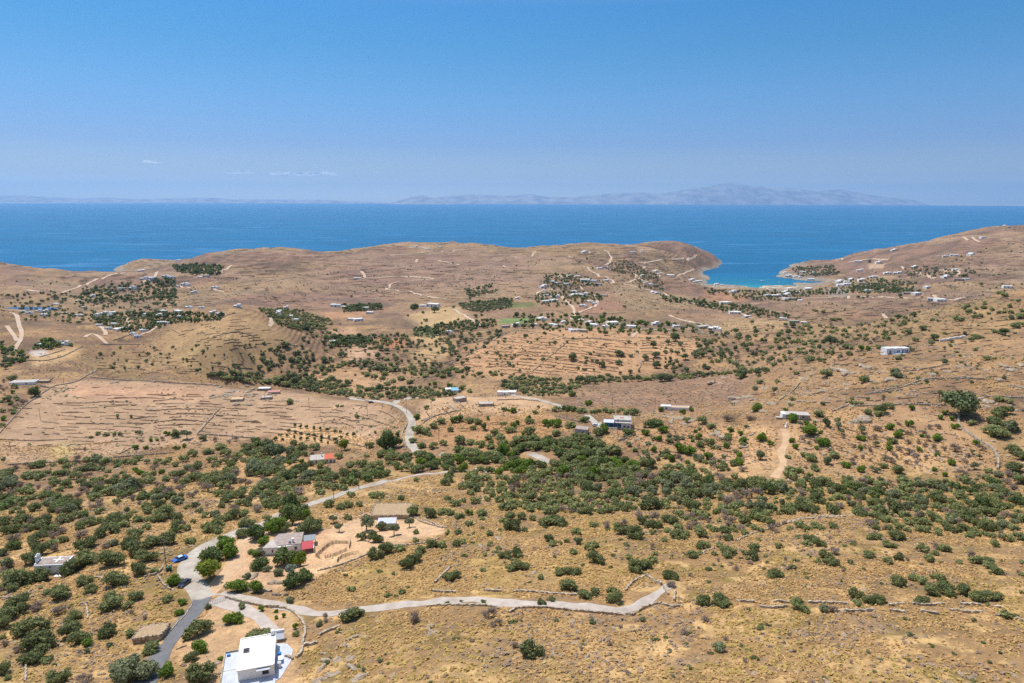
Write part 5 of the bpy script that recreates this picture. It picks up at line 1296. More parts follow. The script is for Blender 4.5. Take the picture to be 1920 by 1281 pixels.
block(-3.2, 3.4, -2.6, 2.6, 2.9, 0).build("wall", M["conroof"], e); roof_slab(-3.4, 3.6, -2.8, 2.8, 2.903, .12).build("roof", M["greyroof"], e)
window(e, 1.2, -2.6, .9, .9, .9); window(e, -3.2, 0, .2, 3.6, 2.1, '-x', name="garage_door", shutters="wood")

# ------------------------------------------------------------------ stone house with the white corner, right
e = site_root("stone_house", "stonehouse", -8, "long stone house with a pale flat roof and white gable corner", "house")
b = MB(); b.box(-5.6, 6.2, -2.8, 2.8, -2, 2.5); b.build("wall", M["stone_pale"], e)
b = MB(); b.box(-7.4, -5.604, -2.6, 2.0, -2, 2.7); b.build("white_wall", M["white"], e)
b = MB(); b.box(.6, 1.2, -3.0, -2.803, -1.5, 2.4); b.build("buttress", M["white"], e)
roof_slab(-5.9, 6.4, -3.0, 3.0, 2.503, .14).build("roof", M["conroof"], e)
b = MB(); b.box(-10.6, -7.41, -3.6, -1.2, -2, 1.0); b.build("low_wall", M["stone_pale"], e)
window(e, -2, -2.8, .9, .8, .9); window(e, 3, -2.8, .9, .8, .9)
P = at(1475, 800); b = MB(); b.box(-.55, .55, -.55, .55, -.5, 1.9, taper=.1); b.box(-.8, .8, -.8, .8, -.5, .25); b.tube((0, 0, 1.9), (0, 0, 2.5), .42, .1, 10)
o = b.build("shrine", M["white"], loc=tuple(P)); tag(o, "small white roadside shrine pillar in front of the stone house", "shrine")

# ------------------------------------------------------------------ long white house on the right hillside
e = site_root("long_house", "longhouse", 10, "long white cubic house stepping along the right hillside", "house")
segs = [(-9.2, -3.6, -2.6, 3.2, 3.4), (-3.6, -1.4, -1.9, 3.2, 3.0), (-1.4, 3.2, -2.3, 3.4, 3.3), (3.2, 9.4, -1.6, 3.6, 2.9)]
b = MB()
for i, (x0, x1, y0, y1, h) in enumerate(segs):
    bb = block(x0 + .002 * i, x1, y0, y1, h); b.add(bb.v, bb.f)
b.build("wall", M["white"], e)
b = MB()
for i, (x0, x1, y0, y1, h) in enumerate(segs): b.box(x0 + .25, x1 - .25, y0 + .25, y1 - .25, h + .004, h + .05)
b.build("roof", M["roofwhite"], e)
for x, y, w, h, d in ((-6.0, -2.6, .9, 2.0, 1), (-3.0, -1.9, .7, .9, 0), (-.4, -2.3, .8, 1.9, 1), (.9, -2.3, .8, .9, 0), (4.2, -1.6, .9, 2.0, 1), (6.1, -1.6, .7, .8, 0), (7.8, -1.6, .9, 2.0, 1)):
    window(e, x, y, .1 if d else 1.1, w, h, name="door" if d else "window", shutters="bluedark" if d and x != -6.0 else None)
b = MB(); b.box(-14, -9.4, -5.2, -2.0, -2.5, .1); b.box(-9.3, 4.5, -5.0, -2.7, -2.5, .05); b.build("terrace", M["slab"], e)
b = MB(); b.box(-13.8, -9.5, -4.8, -4.7, 2.0, 2.1); [b.box(x - .06, x + .06, -4.8, -4.68, .1, 2.0) for x in (-13.7, -11.6, -9.6)]; b.build("pergola", M["wood"], e)
Pa, Pb = at(1762, 640), at(1810, 632)

# ------------------------------------------------------------------ other houses of the middle distance
e = site_root("white_house", "whitehouse", -6, "long low white house with two dark windows behind the knoll", "house")
b = block(-7.6, 1.2, -2.2, 3, 2.7); c = block(1.21, 7.6, -3, 3, 3.2); b.add(c.v, c.f); b.build("wall", M["white"], e)
roof_slab(-7.3, .9, -1.9, 2.7, 2.705, .05).build("roof", M["roofwhite"], e)
b = MB(); b.box(-4.2, -3.6, .6, 1.2, 2.76, 4.6, taper=.05); b.build("chimney", M["white"], e)
window(e, 3.6, -3, 1, 1.1, 1.2); window(e, 5.6, -3, 1, 1.1, 1.2); window(e, -1.4, -2.2, .9, .9, 1)
e = site_root("blue_roof_house", "bluehouse", 12, "white house with a light blue sloping roof behind the knoll", "house")
block(-6.2, -1.2, -2.6, 3, 3.2, .3).build("wall", M["white"], e); b = MB(); b.box(-1.19, 5.6, -2.8, 2.6, -2, 2.2); b.build("front_wall", M["white"], e)
b = MB(); b.add([(-1.1, -3.1, 2.21), (5.9, -3.1, 2.21), (4.6, 2.8, 3.4), (-1.1, 2.8, 3.4), (5.9, 2.8, 2.21), (-1.1, 2.8, 2.21)], [[0, 1, 2, 3], [1, 4, 2], [4, 5, 3, 2]]); b.build("roof", M["bluepaint"], e)
window(e, 2, -2.8, .7, .9, 1.0); window(e, -3.6, -2.6, .9, .9, 1.0)
e = site_root("low_house", "lowwhite", -3, "low white-walled house half hidden below the brown hill", "house")
b = block(-9.5, -3.5, -1.5, 2.5, 2.3, .25); c = block(-3.49, 8.2, -1.2, 2.8, 1.6, .2); b.add(c.v, c.f); b.build("wall", M["white"], e); roof_slab(-3.2, 7.9, -.9, 2.5, 1.605, .05).build("roof", M["dirtroof"], e); window(e, -6.5, -1.5, .7, 1, 1)
e = site_root("flat_roofed_house", "flatroof", 8, "wide pale grey flat-roofed house at the left edge", "house")
block(-10, 10.5, -4, 5, 2.4, .1).build("wall", M["white"], e); roof_slab(-9.7, 10.2, -3.7, 4.7, 2.41, .1).build("roof", M["conroof"], e); window(e, -6, -4, .8, 1, 1); window(e, 4, -4, .8, 1, 1)

# ------------------------------------------------------------------ village houses: six kinds, copied
def vh(kind):
    e = empty("village_house"); W = "white" if kind not in (4, 5) else ("stone_pale" if kind == 4 else "lilac")
    if kind == 0: S = [(-6, 6, -3.5, 3.5, 3.3)]
    elif kind == 1: S = [(-6, 0, -3.5, 3.5, 3.2), (.01, 6, -2.5, 4, 5.6)]
    elif kind == 2: S = [(-6, -1, -4, 3, 3.0), (-.99, 3, -2.5, 3.5, 3.8), (3.01, 6, -3.5, 2.5, 2.8)]
    elif kind == 3: S = [(-6, 6, -2.2, 2.4, 2.8), (-6, -1, 2.41, 5.4, 3.1)]
    elif kind == 4: S = [(-6, 6, -3, 3, 2.8)]
    else: S = [(-6, 2, -3.5, 3.5, 3.0), (2.01, 6, -4.5, 2.5, 3.0)]
    b = MB(); q = MB()
    for (x0, x1, y0, y1, h) in S:
        c = block(x0, x1, y0, y1, h, .3, .25, -3.5); b.add(c.v, c.f); q.box(x0 + .28, x1 - .28, y0 + .28, y1 - .28, h + .004, h + .05)
    b.build("wall", M[W], e); q.build("roof", M["roofwhite"] if kind != 4 else M["conroof"], e)
    (x0, x1, y0, y1, h) = S[0]
    window(e, x0 + 1.6, y0, 1, 1.1, 1.2); window(e, x1 - 1.4, y0, 1, 1.1, 1.2); window(e, (x0 + x1) / 2, y0, .05, 1.1, 2.1, name="door", shutters="bluedark" if kind % 2 else "wood")
    if len(S) > 1:
        (x0, x1, y0, y1, h) = S[1]; f = y0 if kind != 3 else y1; window(e, (x0 + x1) / 2, f, h - 1.9, 1.1, 1.2, 'y' if kind != 3 else '+y')
    if kind in (1, 2): c = MB(); c.box(-5.2, -4.6, 1.5, 2.1, 3.06, 4.4, taper=.05); c.build("chimney", M["white"], e)
    return e
VPROTO = [vh(k) for k in range(6)]
def low_vh(kind):
    """the farthest houses: one mesh, a few pixels wide"""
    b = MB(); S = [[(-6, 6, -3.5, 3.5, 3.3)], [(-6, 0, -3.5, 3.5, 3.2), (.01, 6, -2.5, 4, 5.0)], [(-6, -1, -4, 3, 3.0), (-.99, 6, -2.5, 3.5, 3.8)]][kind]
    for (x0, x1, y0, y1, h) in S:
        b.box(x0, x1, y0, y1, -3.5, h, 0); b.box(x0 + 1.2, x0 + 2.4, y0 - .05, y0 - .003, .9, 2.1, 1); b.box(x1 - 2.6, x1 - 1.4, y0 - .05, y0 - .003, .1, 2.1, 1)
    o = b.build("village_house", [M["white"], M["glass"]]); return o
LPROTO = [low_vh(k) for k in range(3)]
VILL = []
_used = {}
_rv = random.Random(5)
for i, (px, py, w, x, y, z, wm) in enumerate(VHP):
    sc = min(max(wm / 12 * 1.35, .65), 2.0)
    if w < 7.2 or y > 2000: key = ('l', _rv.randrange(3)); src = LPROTO[key[1]]
    else: key = ('h', _rv.choice([0, 0, 1, 2, 2, 3, 4, 5])); src = VPROTO[key[1]]
    if key not in _used: o = src; _used[key] = 1
    else: o = copy_tree(src)
    o.location = (x, y, z); yw = _rv.uniform(-30, 30); o.rotation_euler = (0, 0, math.radians(yw)); o.scale = (sc, sc * _rv.uniform(.85, 1.2), max(sc * .9, .8))
    kd = {('h', 0): "plain white box-shaped house", ('h', 1): "white house with a taller wing", ('h', 2): "stepped white house", ('h', 3): "long low white house", ('h', 4): "grey stone house", ('h', 5): "pale lilac L-shaped house"}.get(key, "tiny far white house")
    VILL.append((o, px, py, kd, w))
for key, src in [(('h', k), VPROTO[k]) for k in range(6)] + [(('l', k), LPROTO[k]) for k in range(3)]:
    if key not in _used:
        for c in list(src.children): bpy.data.objects.remove(c)
        bpy.data.objects.remove(src)

# ------------------------------------------------------------------ vehicles
def car(name, key_px, yaw, body, label, sc=1.0, estate=False, trim=None):
    P = at(*key_px); e = empty(name, tuple(P), math.radians(yaw)); tag(e, label, "car"); e.scale = (sc, sc, sc)
    prof = [(-2.1, .35), (-2.12, .62), (-1.95, .82), (-1.1, .88), (-.55, 1.36), (.75, 1.4), (1.45 if estate else 1.25, .95), (2.0, .88), (2.1, .6), (2.08, .35)]
    V = []
    for (x, z) in prof:
        hw = .82 if z < .9 else .82 - (z - .9) * .35
        V += [(x, -hw, z), (x, hw, z)]
    n = len(prof); Fc = []
    for i in range(n):
        j = (i + 1) % n; Fc.append([2 * i, 2 * i + 1, 2 * j + 1, 2 * j])
    Fc.append([2 * i for i in range(n)]); Fc.append([2 * i + 1 for i in reversed(range(n))])
    bm_o = mesh_obj("body", V, Fc, M[body], e)
    b = MB()
    b.add([(-1.06, -.76, .93), (-1.06, .76, .93), (-.6, .66, 1.33), (-.6, -.66, 1.33)], [[0, 1, 2, 3]]); b.add([(1.22, -.74, .99), (1.22, .74, .99), (.82, .66, 1.37), (.82, -.66, 1.37)], [[3, 2, 1, 0]])
    for s in (-1, 1): b.add([(-.95, s * .835, .93), (-.5, s * .69, 1.3), (.72, s * .68, 1.33), (1.15, s * .825, .96)], [[0, 1, 2, 3]])
    w = b.build("windows", M["glass"], e); w.location = (0, 0, .012); w.scale = (1.0, 1.01, 1.0)
    if trim: b = MB(); b.box(-.5, .7, -.6, .6, 1.402, 1.43); b.build("roof_panel", M[trim], e)
    for x in (-1.3, 1.3):
        for s in (-1, 1):
            b = MB(); b.tube((x, s * .6, .31), (x, s * .85, .31), .31, .31, 12); b.build("wheel", M["rubber"], e)
    for s in (-1, 1): b = MB(); b.box(-2.16, -2.1, s * .6 - .14, s * .6 + .14, .6, .74); b.build("headlight", M["lamp"], e)
    return e
car("parked_car", (338, 1051), 52, "carblue", "bright blue car with a white roof panel parked left of the pale road", .95, trim="carblue2")
car("parked_car", (346, 1097), 80, "cardark", "dark car parked in the shade of the tree at the road edge", .95)
car("parked_car", (696, 756), 165, "carblack", "black car on the road along the top of the bare field", 1.0)
car("parked_car", (1117, 799), 150, "carwhite", "white car parked on the drive left of the villa", 1.0, True)
P = at(317, 1070); e = empty("wheeled_bin", tuple(P), .3); tag(e, "green wheeled rubbish bin at the foot of the power pole", "rubbish bin")
b = MB(); b.box(-.65, .65, -.5, .5, .25, 1.15, taper=-.08); b.build("body", M["binGreen"], e)
b = MB(); b.box(-.75, .75, -.6, .6, 1.152, 1.3, taper=.2); b.build("lid", M["binGreen"], e)
for sx in (-.5, .5):
    b = MB(); b.tube((sx, -.45, .12), (sx, -.3, .12), .12, .12, 10); b.build("wheel", M["rubber"], e)

# ------------------------------------------------------------------ boats
def boat(px, py, L, label, sail=False, yaw=20):
    d = ray(np.array([px]), np.array([py]))[0]; t = -CAM[2] / d[2]; e = empty("sailing_boat" if sail else "motor_boat", (d[0] * t, d[1] * t, 0.0), math.radians(yaw)); tag(e, label, "boat")
    s = L / 10; P = [(-5, -1.5), (2, -1.6), (5, 0), (2, 1.6), (-5, 1.5)]
    b = MB(); n = 5; V = [(x * .86 * s, y * .7 * s, -.2) for x, y in P] + [(x * s, y * s, 1.3 * s) for x, y in P]
    b.add(V, [[i, (i + 1) % n, n + (i + 1) % n, n + i] for i in range(n)] + [[5, 6, 7, 8, 9]]); b.build("hull", M["boatwhite"], e)
    b = MB(); b.box(-2.4 * s, 1.4 * s, -1.0 * s, 1.0 * s, 1.31 * s, 2.3 * s, taper=.2 * s); b.build("cabin", M["boatwhite"], e)
    if sail:
        b = MB(); b.tube((.4 * s, 0, 1.3 * s), (.4 * s, 0, 13 * s), .12 * s, .06 * s, 6); b.build("mast", M["tin"], e)
        b = MB(); b.add([(.3 * s, .02, 2.4 * s), (-4.6 * s, .5 * s, 2.6 * s), (.3 * s, .02, 12.6 * s), (.3 * s, .1, 2.4 * s), (-4.6 * s, .58 * s, 2.6 * s), (.3 * s, .1, 12.6 * s)], [[0, 1, 2], [5, 4, 3], [0, 3, 4, 1], [1, 4, 5, 2], [2, 5, 3, 0]]); b.build("sail", M["sail"], e)
boat(337, 414, 26, "tiny sailing boat far out on the open sea", True, 70)
boat(1429, 527.5, 17, "white boat anchored in the middle of the bay", False, 15)
boat(1461, 529.5, 9, "small boat anchored right of the larger bay boat", False, 40)
boat(1497, 529, 8, "small pale boat near the right shore of the bay", False, -10)

# ------------------------------------------------------------------ power poles
POLES = [(312, 1066, 9, "beside the green bin"), (1612, 968, 10, "rising from the low wall on the right slope"), (1213, 922, 9, "tall among the scrub below the villa"), (673, 917, 8.5, "at the pale road, right one of a pair"), (626, 937, 8.5, "at the pale road above the farmstead"),
 (689, 781, 9, "in the bare field left of the curving road"), (580, 768, 9, "in the bare field right of the ruins"), (76, 788, 9, "on the left part of the bare field"), (762, 776, 11, "where the curving road leaves the side road"), (810, 780, 8, "on the straw slope left of the knoll"), (823, 828, 8, "in the scrub right of the curving road"),
 (968, 828, 8, "above the scrub right of the knoll"), (1158, 815, 8.5, "in front of the villa"), (1148, 763, 7, "behind the villa"), (1666, 676, 7, "in front of the long white house"), (806, 885, 8, "left end of the dense central scrub"), (1034, 898, 8, "just below the short visible piece of road"), (20, 845, 7, "near the left end of the bare field's lower wall"), (497, 752, 6, "between the ruins"), (1228, 765, 7, "left of the low white house"), (120, 722, 6, "right of the flat-roofed house")]
_pr = None
for px, py, h, lab in POLES:
    P = at(px, py)
    if np.isnan(P[0]): continue
    if _pr is None:
        e = empty("power_pole"); b = MB(); b.tube((0, 0, -.8), (0, 0, 1.0), .17, .11, 8); b.build("pole", M["wood"], e)
        b = MB(); b.box(-.8, .8, -.05, .05, .88, .895); b.box(-.5, .5, -.05, .05, .965, .978); ca = b.build("crossarm", M["wood"], e)
        for sx in (-.7, 0, .7): b = MB(); b.tube((sx, 0, .895), (sx, 0, .92), .07, .05, 6); b.build("insulator", M["lamp"], e)
        _pr = e
    else: e = copy_tree(_pr)
    e.location = (P[0], P[1], P[2]); e.scale = (1, 1, h * 1.0); e.rotation_euler = (0, 0, _rv.uniform(-.6, .9))
    tag(e, "wooden power pole " + lab, "power pole", "power poles across the valley")
# ------------------------------------------------------------------ dry stone walls traced from the photograph
WL = []   # (line, height, thickness, where)
def wl(ox, oy, s, txt, h, t, where):
    for ln in LZ(ox, oy, s, txt): WL.append((ln, h, t, where))
wl(800, 961, 4, "30 590 130 600 220 605/430 585 500 592 560 590/650 595 820 600 900 610 1130 625/0 705 180 700 340 700 480 705 540 730/620 755 680 722 800 715 960 725 1150 745 1350 760 1540 775/1545 775 1620 720 1700 690 1760 685/1490 590 1550 520 1640 480/60 530 120 470 180 410", .9, .7, "beside the gravel track")
wl(800, 961, 4, "1650 480 1760 545/1780 560 1810 620/1860 600 1855 670", 1.2, .8, "at the right end of the gravel track")
wl(1240, 961, 4, "0 690 80 710 160 705/250 690 300 680/560 670 700 675/740 710 820 720 940 705/840 670 960 680/1100 680 1200 680 1400 690/1310 735 1400 745 1520 740 1600 740/1700 700 1800 690/1710 740 1840 755", .9, .7, "across the lower right slope")
wl(1600, 961, 4, "270 700 380 690/270 740 400 750/440 690 560 700 680 690/800 690 960 700/1010 705 1120 720/500 745 640 765/720 735 830 750 970 755/1070 780 1150 770/1210 800 1290 818", .9, .7, "near the right edge of the lower slope")
wl(1240, 961, 4, "280 320 340 290 400 270/560 215 640 180 700 155 830 120 920 85 1000 60 1200 45 1450 30", .8, .6, "curving over the middle right slope")
wl(960, 680, 4, "250 1130 350 1110 450 1090 700 1055 900 1050", .8, .6, "under the central scrub")
wl(1440, 680, 4, "0 1250 200 1190 400 1160 660 1155/850 1120 950 1150 1050 1190", .8, .6, "by the pole on the right slope")
wl(1440, 680, 4, "1435 400 1430 470 1550 570 1680 650 1725 720 1720 810", 1.5, 1.4, "curving down the right orchard from the big oak")
wl(1440, 680, 4, "590 330 900 325/920 325 1000 315 1180 320 1340 325", 1.2, .9, "left of the big oak")
wl(1440, 680, 4, "1000 190 1080 160 1160 130 1350 120 1620 125/790 230 900 205 1000 190/1010 175 1150 160/720 240 900 220 1010 205/1010 75 1200 45 1350 15/1420 10 1500 45 1600 55/1800 170 1920 195/1100 510 1180 530/1080 690 1140 780/1200 640 1250 690 1320 750/220 205 300 215 320 215/330 240 460 210/480 370 600 320/180 235 330 250/90 280 180 220 240 150/400 300 470 305/520 235 600 240/1000 30 1080 45/1600 250 1760 270/1800 265 1920 265/640 270 760 265", 1.1, .8, "on the rocky right hillside")
wl(360, 961, 4, "250 640 400 680 560 710 650 715", 1.1, .6, "between the gravel track and the driveway")
wl(360, 961, 4, "650 715 720 725 800 780 850 870 830 980 820 1060 780 1090/700 1080 760 1100/840 1000 940 980", .9, .9, "curving behind the farmhouse garden")
wl(360, 961, 4, "240 560 290 570/380 580 480 590 600 595/600 620 720 625", 1.1, .7, "above the junction, below the garden")
wl(360, 961, 4, "940 440 1020 420 1100 400 1230 350 1350 300/1550 20 1700 40 1850 100 1910 120/1290 215 1330 220/1500 250 1700 240 1850 200", .8, .6, "around the yard of the olive trees")
wl(360, 961, 4, "950 930 1020 890 1110 860/1155 970 1200 945 1260 930", .9, .8, "rocky ledge behind the farmhouse")
wl(0, 961, 4, "190 640 240 580/0 645 100 640 190 630", .9, .6, "near the left edge")
wl(0, 961, 4, "1080 490 1200 450 1225 400/1190 480 1220 540 1280 580", 1.0, .7, "below the power pole by the bin")
wl(0, 961, 4, "640 680 655 740 660 800/190 1080 195 1180 190 1270/700 980 660 1040/710 490 780 500/1170 310 1220 315 1280 290/600 690 660 680/780 215 890 215", .8, .6, "in the straw slope at lower left")
wl(0, 961, 4, "1440 690 1400 760 1330 830 1270 900/1320 1030 1400 1000", .5, .4, "along the asphalt road")
wl(0, 680, 4, "0 530 60 460 120 395 180 330 250 280 390 185 480 165 560 150 640 110 720 60/680 110 830 128 950 135 1100 140 1300 155 1500 165 1640 178/60 770 300 755 600 745 850 715 1100 695 1300 680/895 690 980 645/1480 545 1600 545 1900 570/300 175 390 190", 1.3, .9, "round the bare field")
wl(0, 680, 4, "1480 540 1540 470 1600 400 1655 340", 1.3, .9, "across the bare field below the ruins")
wl(480, 680, 4, "200 200 400 210 640 240 800 280 850 295/985 318 1070 350 1125 400 1138 460 1100 520 1095 580 1130 640/160 500 300 520 560 580 700 610 830 640", 1.3, .9, "along the curving road")
wl(480, 680, 4, "1120 1150 1200 1180 1280 1210 1400 1240/1240 440 1340 400 1480 370/1440 320 1490 365", .9, .7, "by the stone barn and the knoll")
wl(780, 700, 7.38, "1120 375 1300 370 1450 365 1720 395/580 400 660 470/470 450 550 520/110 680 250 600 420 560 560 520", 1.1, .9, "on top of the knoll")
wl(1040, 740, 9.6, "880 530 980 620 1040 700 1140 820/1140 840 1300 790 1460 710/580 680 700 770 840 790/1340 380 1560 310/0 390 200 440 440 500", 1.2, .5, "round the villa garden")
wl(960, 400, 4, "150 1190 220 1130 280 1080 340 1030 400 980/930 960 930 1040 970 1130 950 1170/130 890 300 910 450 945 600 940 900 965/0 880 130 890/750 530 780 590 790 620/560 750 700 757 850 745/850 680 920 695 1000 710/960 880 1200 880 1460 905 1640 930/1500 990 1580 1050 1700 1120/1400 870 1440 905", 1.3, 1.0, "on the terraced hill across the valley")
wl(480, 400, 4, "1450 1140 1530 1090 1600 1060 1750 970 1900 890/1480 1000 1700 955 1900 885/1120 800 1220 835/240 985 320 1000/1020 1015 1160 1005 1300 1000/850 915 900 960/1560 940 1700 940", 1.3, 1.0, "in the fields of the middle valley")
wl(0, 400, 4, "0 1140 180 1110 360 1105 480 1070 560 1030 620 1000/300 1080 440 1040 490 1020/750 985 900 985 1050 985/850 955 1000 905/680 1200 720 1180/270 1250 400 1250 405 1215", 1.3, 1.0, "at the foot of the left hill")
wl(260, 480, 6, "830 920 960 880 1120 855 1300 910/620 720 840 730 960 690 1080 630/360 820 460 880/880 480 1060 520/1100 350 1260 330 1500 280 1650 265", 1.3, 1.0, "over the rounded left hill")
# short terrace risers of the bare field
FIELD = LZ(0, 680, 4, """300 182 390 190 560 195/390 200 450 225/640 305 740 298 850 290/860 265 1080 265 1170 268/500 305 615 305/395 308 470 310/255 310 300 310/865 295 960 298/1150 290 1210 288 1320 270 1390 285/780 335 840 330 900 325 960 318/985 320 1040 320
/1180 243 1280 245 1330 243/1400 240 1520 245/490 375 605 373/330 377 355 377/680 368 790 378/560 410 690 412/1200 358 1300 350 1500 350 1640 352/1090 355 1150 365 1200 360/1230 385 1300 390 1390 385 1480 390 1600 385/1000 425 1080 412 1200 405/320 445 450 458
/570 455 700 460 860 462/955 452 1120 460/1145 455 1290 435 1480 440 1610 458/1185 475 1300 470 1480 465/200 492 280 492/310 493 420 497/500 507 570 508/180 540 260 538/330 540 385 542/400 535 460 538/0 580 90 580 200 588 520 578/700 610 800 602 905 590/540 655 640 655
/20 630 130 625/280 625 400 628/100 410 190 412/190 385 225 385/120 345 240 345/1500 312 1570 312/1500 290 1580 295/840 150 900 155/930 190 990 190/690 190 760 185/1400 185 1470 185/45 495 90 492/1700 345 1860 352/1620 400 1680 403/1740 400 1850 402/1830 445 1960 450""") + \
 LZ(480, 680, 4, """0 370 110 378/130 382 165 388/225 345 280 355/340 330 430 337/570 355 650 368/745 320 835 333/600 405 740 440/570 450 700 470 750 490/785 405 900 440 1060 495/920 362 1000 390 1050 430/1075 435 1105 447/170 495 260 510/180 410 270 408/0 455 60 460/0 482 85 485""")
TERR = []
for ln in FIELD: TERR.append((ln, .85, "bare field", 0))
def auto_terr(poly, dy, slope, curve, seed, lenr, gap, where, h):
    q = np.array(poly, float).reshape(-1, 2); pl = [tuple(p) for p in q]; lo = q.min(0); hi = q.max(0); r = random.Random(seed); xm = (lo[0] + hi[0]) / 2
    y = lo[1] - abs(slope) * (hi[0] - lo[0]) / 2 - 10
    ymax = hi[1] + abs(slope) * (hi[0] - lo[0]) / 2 + 10; k = 0
    while y < ymax:
        x = lo[0] + r.uniform(0, 10); ph = r.uniform(0, 6)
        while x < hi[0]:
            L = r.uniform(*lenr); pts = []
            for j in range(5):
                xx = x + L * j / 4; yy = y + slope * (xx - xm) + curve * ((xx - xm) / 100) ** 2 + 1.3 * math.sin(xx / 23 + ph) * min(dy / 5, 1) + r.uniform(-.3, .3)
                pts.append((xx, yy))
            if pts_in_poly(np.array([pts[0][0], pts[-1][0]]), np.array([pts[0][1], pts[-1][1]]), pl).all(): TERR.append((pts, h, where, 1))
            x += L + r.uniform(*gap)
        y += dy * r.uniform(.75, 1.3)
auto_terr([880,688, 900,640, 950,630, 1195,636, 1180,700, 1100,704, 960,710], 4.6, .09, 1.5, 3, (14, 50), (2, 12), "hill across the valley", .9)
auto_terr([1195,625, 1330,630, 1320,655, 1210,690, 1200,690], 5, .02, 0, 4, (12, 40), (3, 14), "hill across the valley", .9)
auto_terr([1090,762, 1120,735, 1250,712, 1400,706, 1380,762], 6, .40, 2, 5, (6, 18), (8, 34), "brown hill below the green gully", .55)
auto_terr([1400,760, 1420,700, 1600,675, 1920,650, 1920,760, 1640,760], 8, -.05, -1, 6, (6, 30), (22, 80), "rocky right hillside", .7)
auto_terr([330,640, 340,605, 430,582, 500,605, 540,640, 440,660], 5.5, -.10, 6, 7, (8, 34), (10, 44), "rounded left hill", .7)
auto_terr([1150,535, 1280,562, 1290,572, 1200,578], 2.6, .25, 0, 8, (8, 24), (3, 8), "fields behind the village", .8)
auto_terr([860,812, 870,790, 1040,790, 1030,812], 5, .0, 0, 9, (14, 40), (6, 20), "straw slope of the knoll", .5)
auto_terr([1330,606, 1480,606, 1480,622, 1350,628], 3.5, .03, 0, 10, (14, 40), (4, 10), "fields behind the village", .8)
auto_terr([380,500, 560,490, 700,500, 700,530, 400,520], 4.5, .02, 1, 12, (14, 50), (10, 30), "far left ridge", 1.0)
auto_terr([1500,700, 1500,650, 1920,580, 1920,640, 1640,690], 6.5, -.08, 0, 13, (10, 30), (14, 44), "right hillside near the long house", .8)
auto_terr([760,690, 900,650, 900,690, 800,720], 4.0, -.2, 0, 14, (10, 30), (8, 20), "fields of the middle valley", .7)
auto_terr([1320,690, 1420,640, 1640,610, 1640,640, 1450,690], 6, -.1, 0, 15, (8, 24), (12, 36), "wooded right slope", .7)
auto_terr([180,700, 180,665, 330,655, 500,690, 430,704], 6, .04, 0, 16, (10, 34), (16, 50), "slope above the bare field", .7)

auto_terr([40,840, 100,740, 400,735, 690,765, 740,800, 640,822, 400,815, 200,850], 6.5, .02, .2, 21, (14, 60), (10, 60), "bare field", .55)
auto_terr([600,540, 700,490, 1000,485, 1000,560, 700,570], 4.2, .03, .6, 22, (10, 40), (10, 50), "far central ridge", 1.3)
auto_terr([1010,500, 1020,478, 1290,475, 1280,520, 1150,500], 3.6, .02, .8, 23, (8, 26), (8, 40), "headland slope", 1.3)
auto_terr([1640,520, 1700,480, 1860,445, 1920,450, 1920,530], 4.0, -.08, .3, 24, (8, 34), (8, 40), "far right slope", 1.4)
auto_terr([600,700, 620,650, 860,640, 940,690, 760,705], 5, .02, 0, 25, (8, 26), (14, 50), "fields of the middle valley", .8)
auto_terr([1400,600, 1500,575, 1900,545, 1900,560, 1640,595, 1500,610], 4, -.06, 0, 26, (8, 30), (10, 40), "slope below the coast village", 1.1)
auto_terr([180,530, 330,545, 620,560, 600,590, 450,560, 300,590, 200,560], 4, .03, 0, 27, (8, 26), (10, 44), "hamlet slopes", 1.1)
auto_terr([1180,800, 1330,795, 1400,870, 1250,850], 8, .15, 0, 28, (10, 26), (16, 50), "slope right of the villa", .6)
auto_terr([1500,800, 1820,790, 1850,860, 1700,880, 1500,870], 10, .22, 0, 29, (10, 30), (20, 70), "right orchard", .6)

def wall_mesh(line, h, t, seed, step=.55, auto=False):
    L = on_ground(line, step)
    if L is None: return None
    Y = L[:, 1].mean()
    if Y > 400: L = L[::2] if not auto else L[::3]
    if len(L) < 2: return None
    r = np.random.default_rng(seed); n = len(L)
    T = np.gradient(L, axis=0); T /= np.linalg.norm(T, axis=1)[:, None] + 1e-9; N = np.stack([-T[:, 1], T[:, 0]], 1)
    V = []; Fc = []
    for i in range(n):
        j = r.uniform(-.12, .12); hh = h * r.uniform(.72, 1.12); tt = t * r.uniform(.8, 1.15)
        if r.random() < .06: hh *= .5
        p = L[i] + N[i] * j; a = p - N[i] * tt / 2; b = p + N[i] * tt / 2; c = p - N[i] * tt * .38; d = p + N[i] * tt * .38
        g = float(ground(p[0], p[1])); ga = float(ground(a[0], a[1])); gb = float(ground(b[0], b[1])); top = max(g, ga if auto else g, gb if auto else g)
        V += [(a[0], a[1], ga - .5), (c[0], c[1], top + hh * r.uniform(.85, 1)), (d[0], d[1], top + hh * r.uniform(.85, 1)), (b[0], b[1], gb - .5)]
    for i in range(n - 1):
        o = 4 * i
        for k in range(3): Fc.append([o + k, o + k + 1, o + 4 + k + 1, o + 4 + k])
    Fc.append([0, 3, 2, 1]); Fc.append([4 * n - 4, 4 * n - 3, 4 * n - 2, 4 * n - 1])
    return V, Fc
M["terrace"] = noise_mat("terrace_stone", (122, 100, 80), (164, 140, 114), 1.2, .95, .5, 2.4)
WALLS = []
for i, (ln, h, t, where) in enumerate(WL):
    r = wall_mesh(ln, h * (.66 if np.array(ln)[:, 1].mean() > 960 else .85), t * .75, i, .4)
    if r is None: continue
    q = np.array(ln).mean(0)
    o = mesh_obj("stone_wall", r[0], r[1], M["stone"]); WALLS.append((o, q[0], q[1], where, len(WL)))
WHERE = {}
ORD = ["", "second", "third", "fourth", "fifth", "sixth", "seventh", "eighth", "ninth", "tenth", "eleventh", "twelfth"]
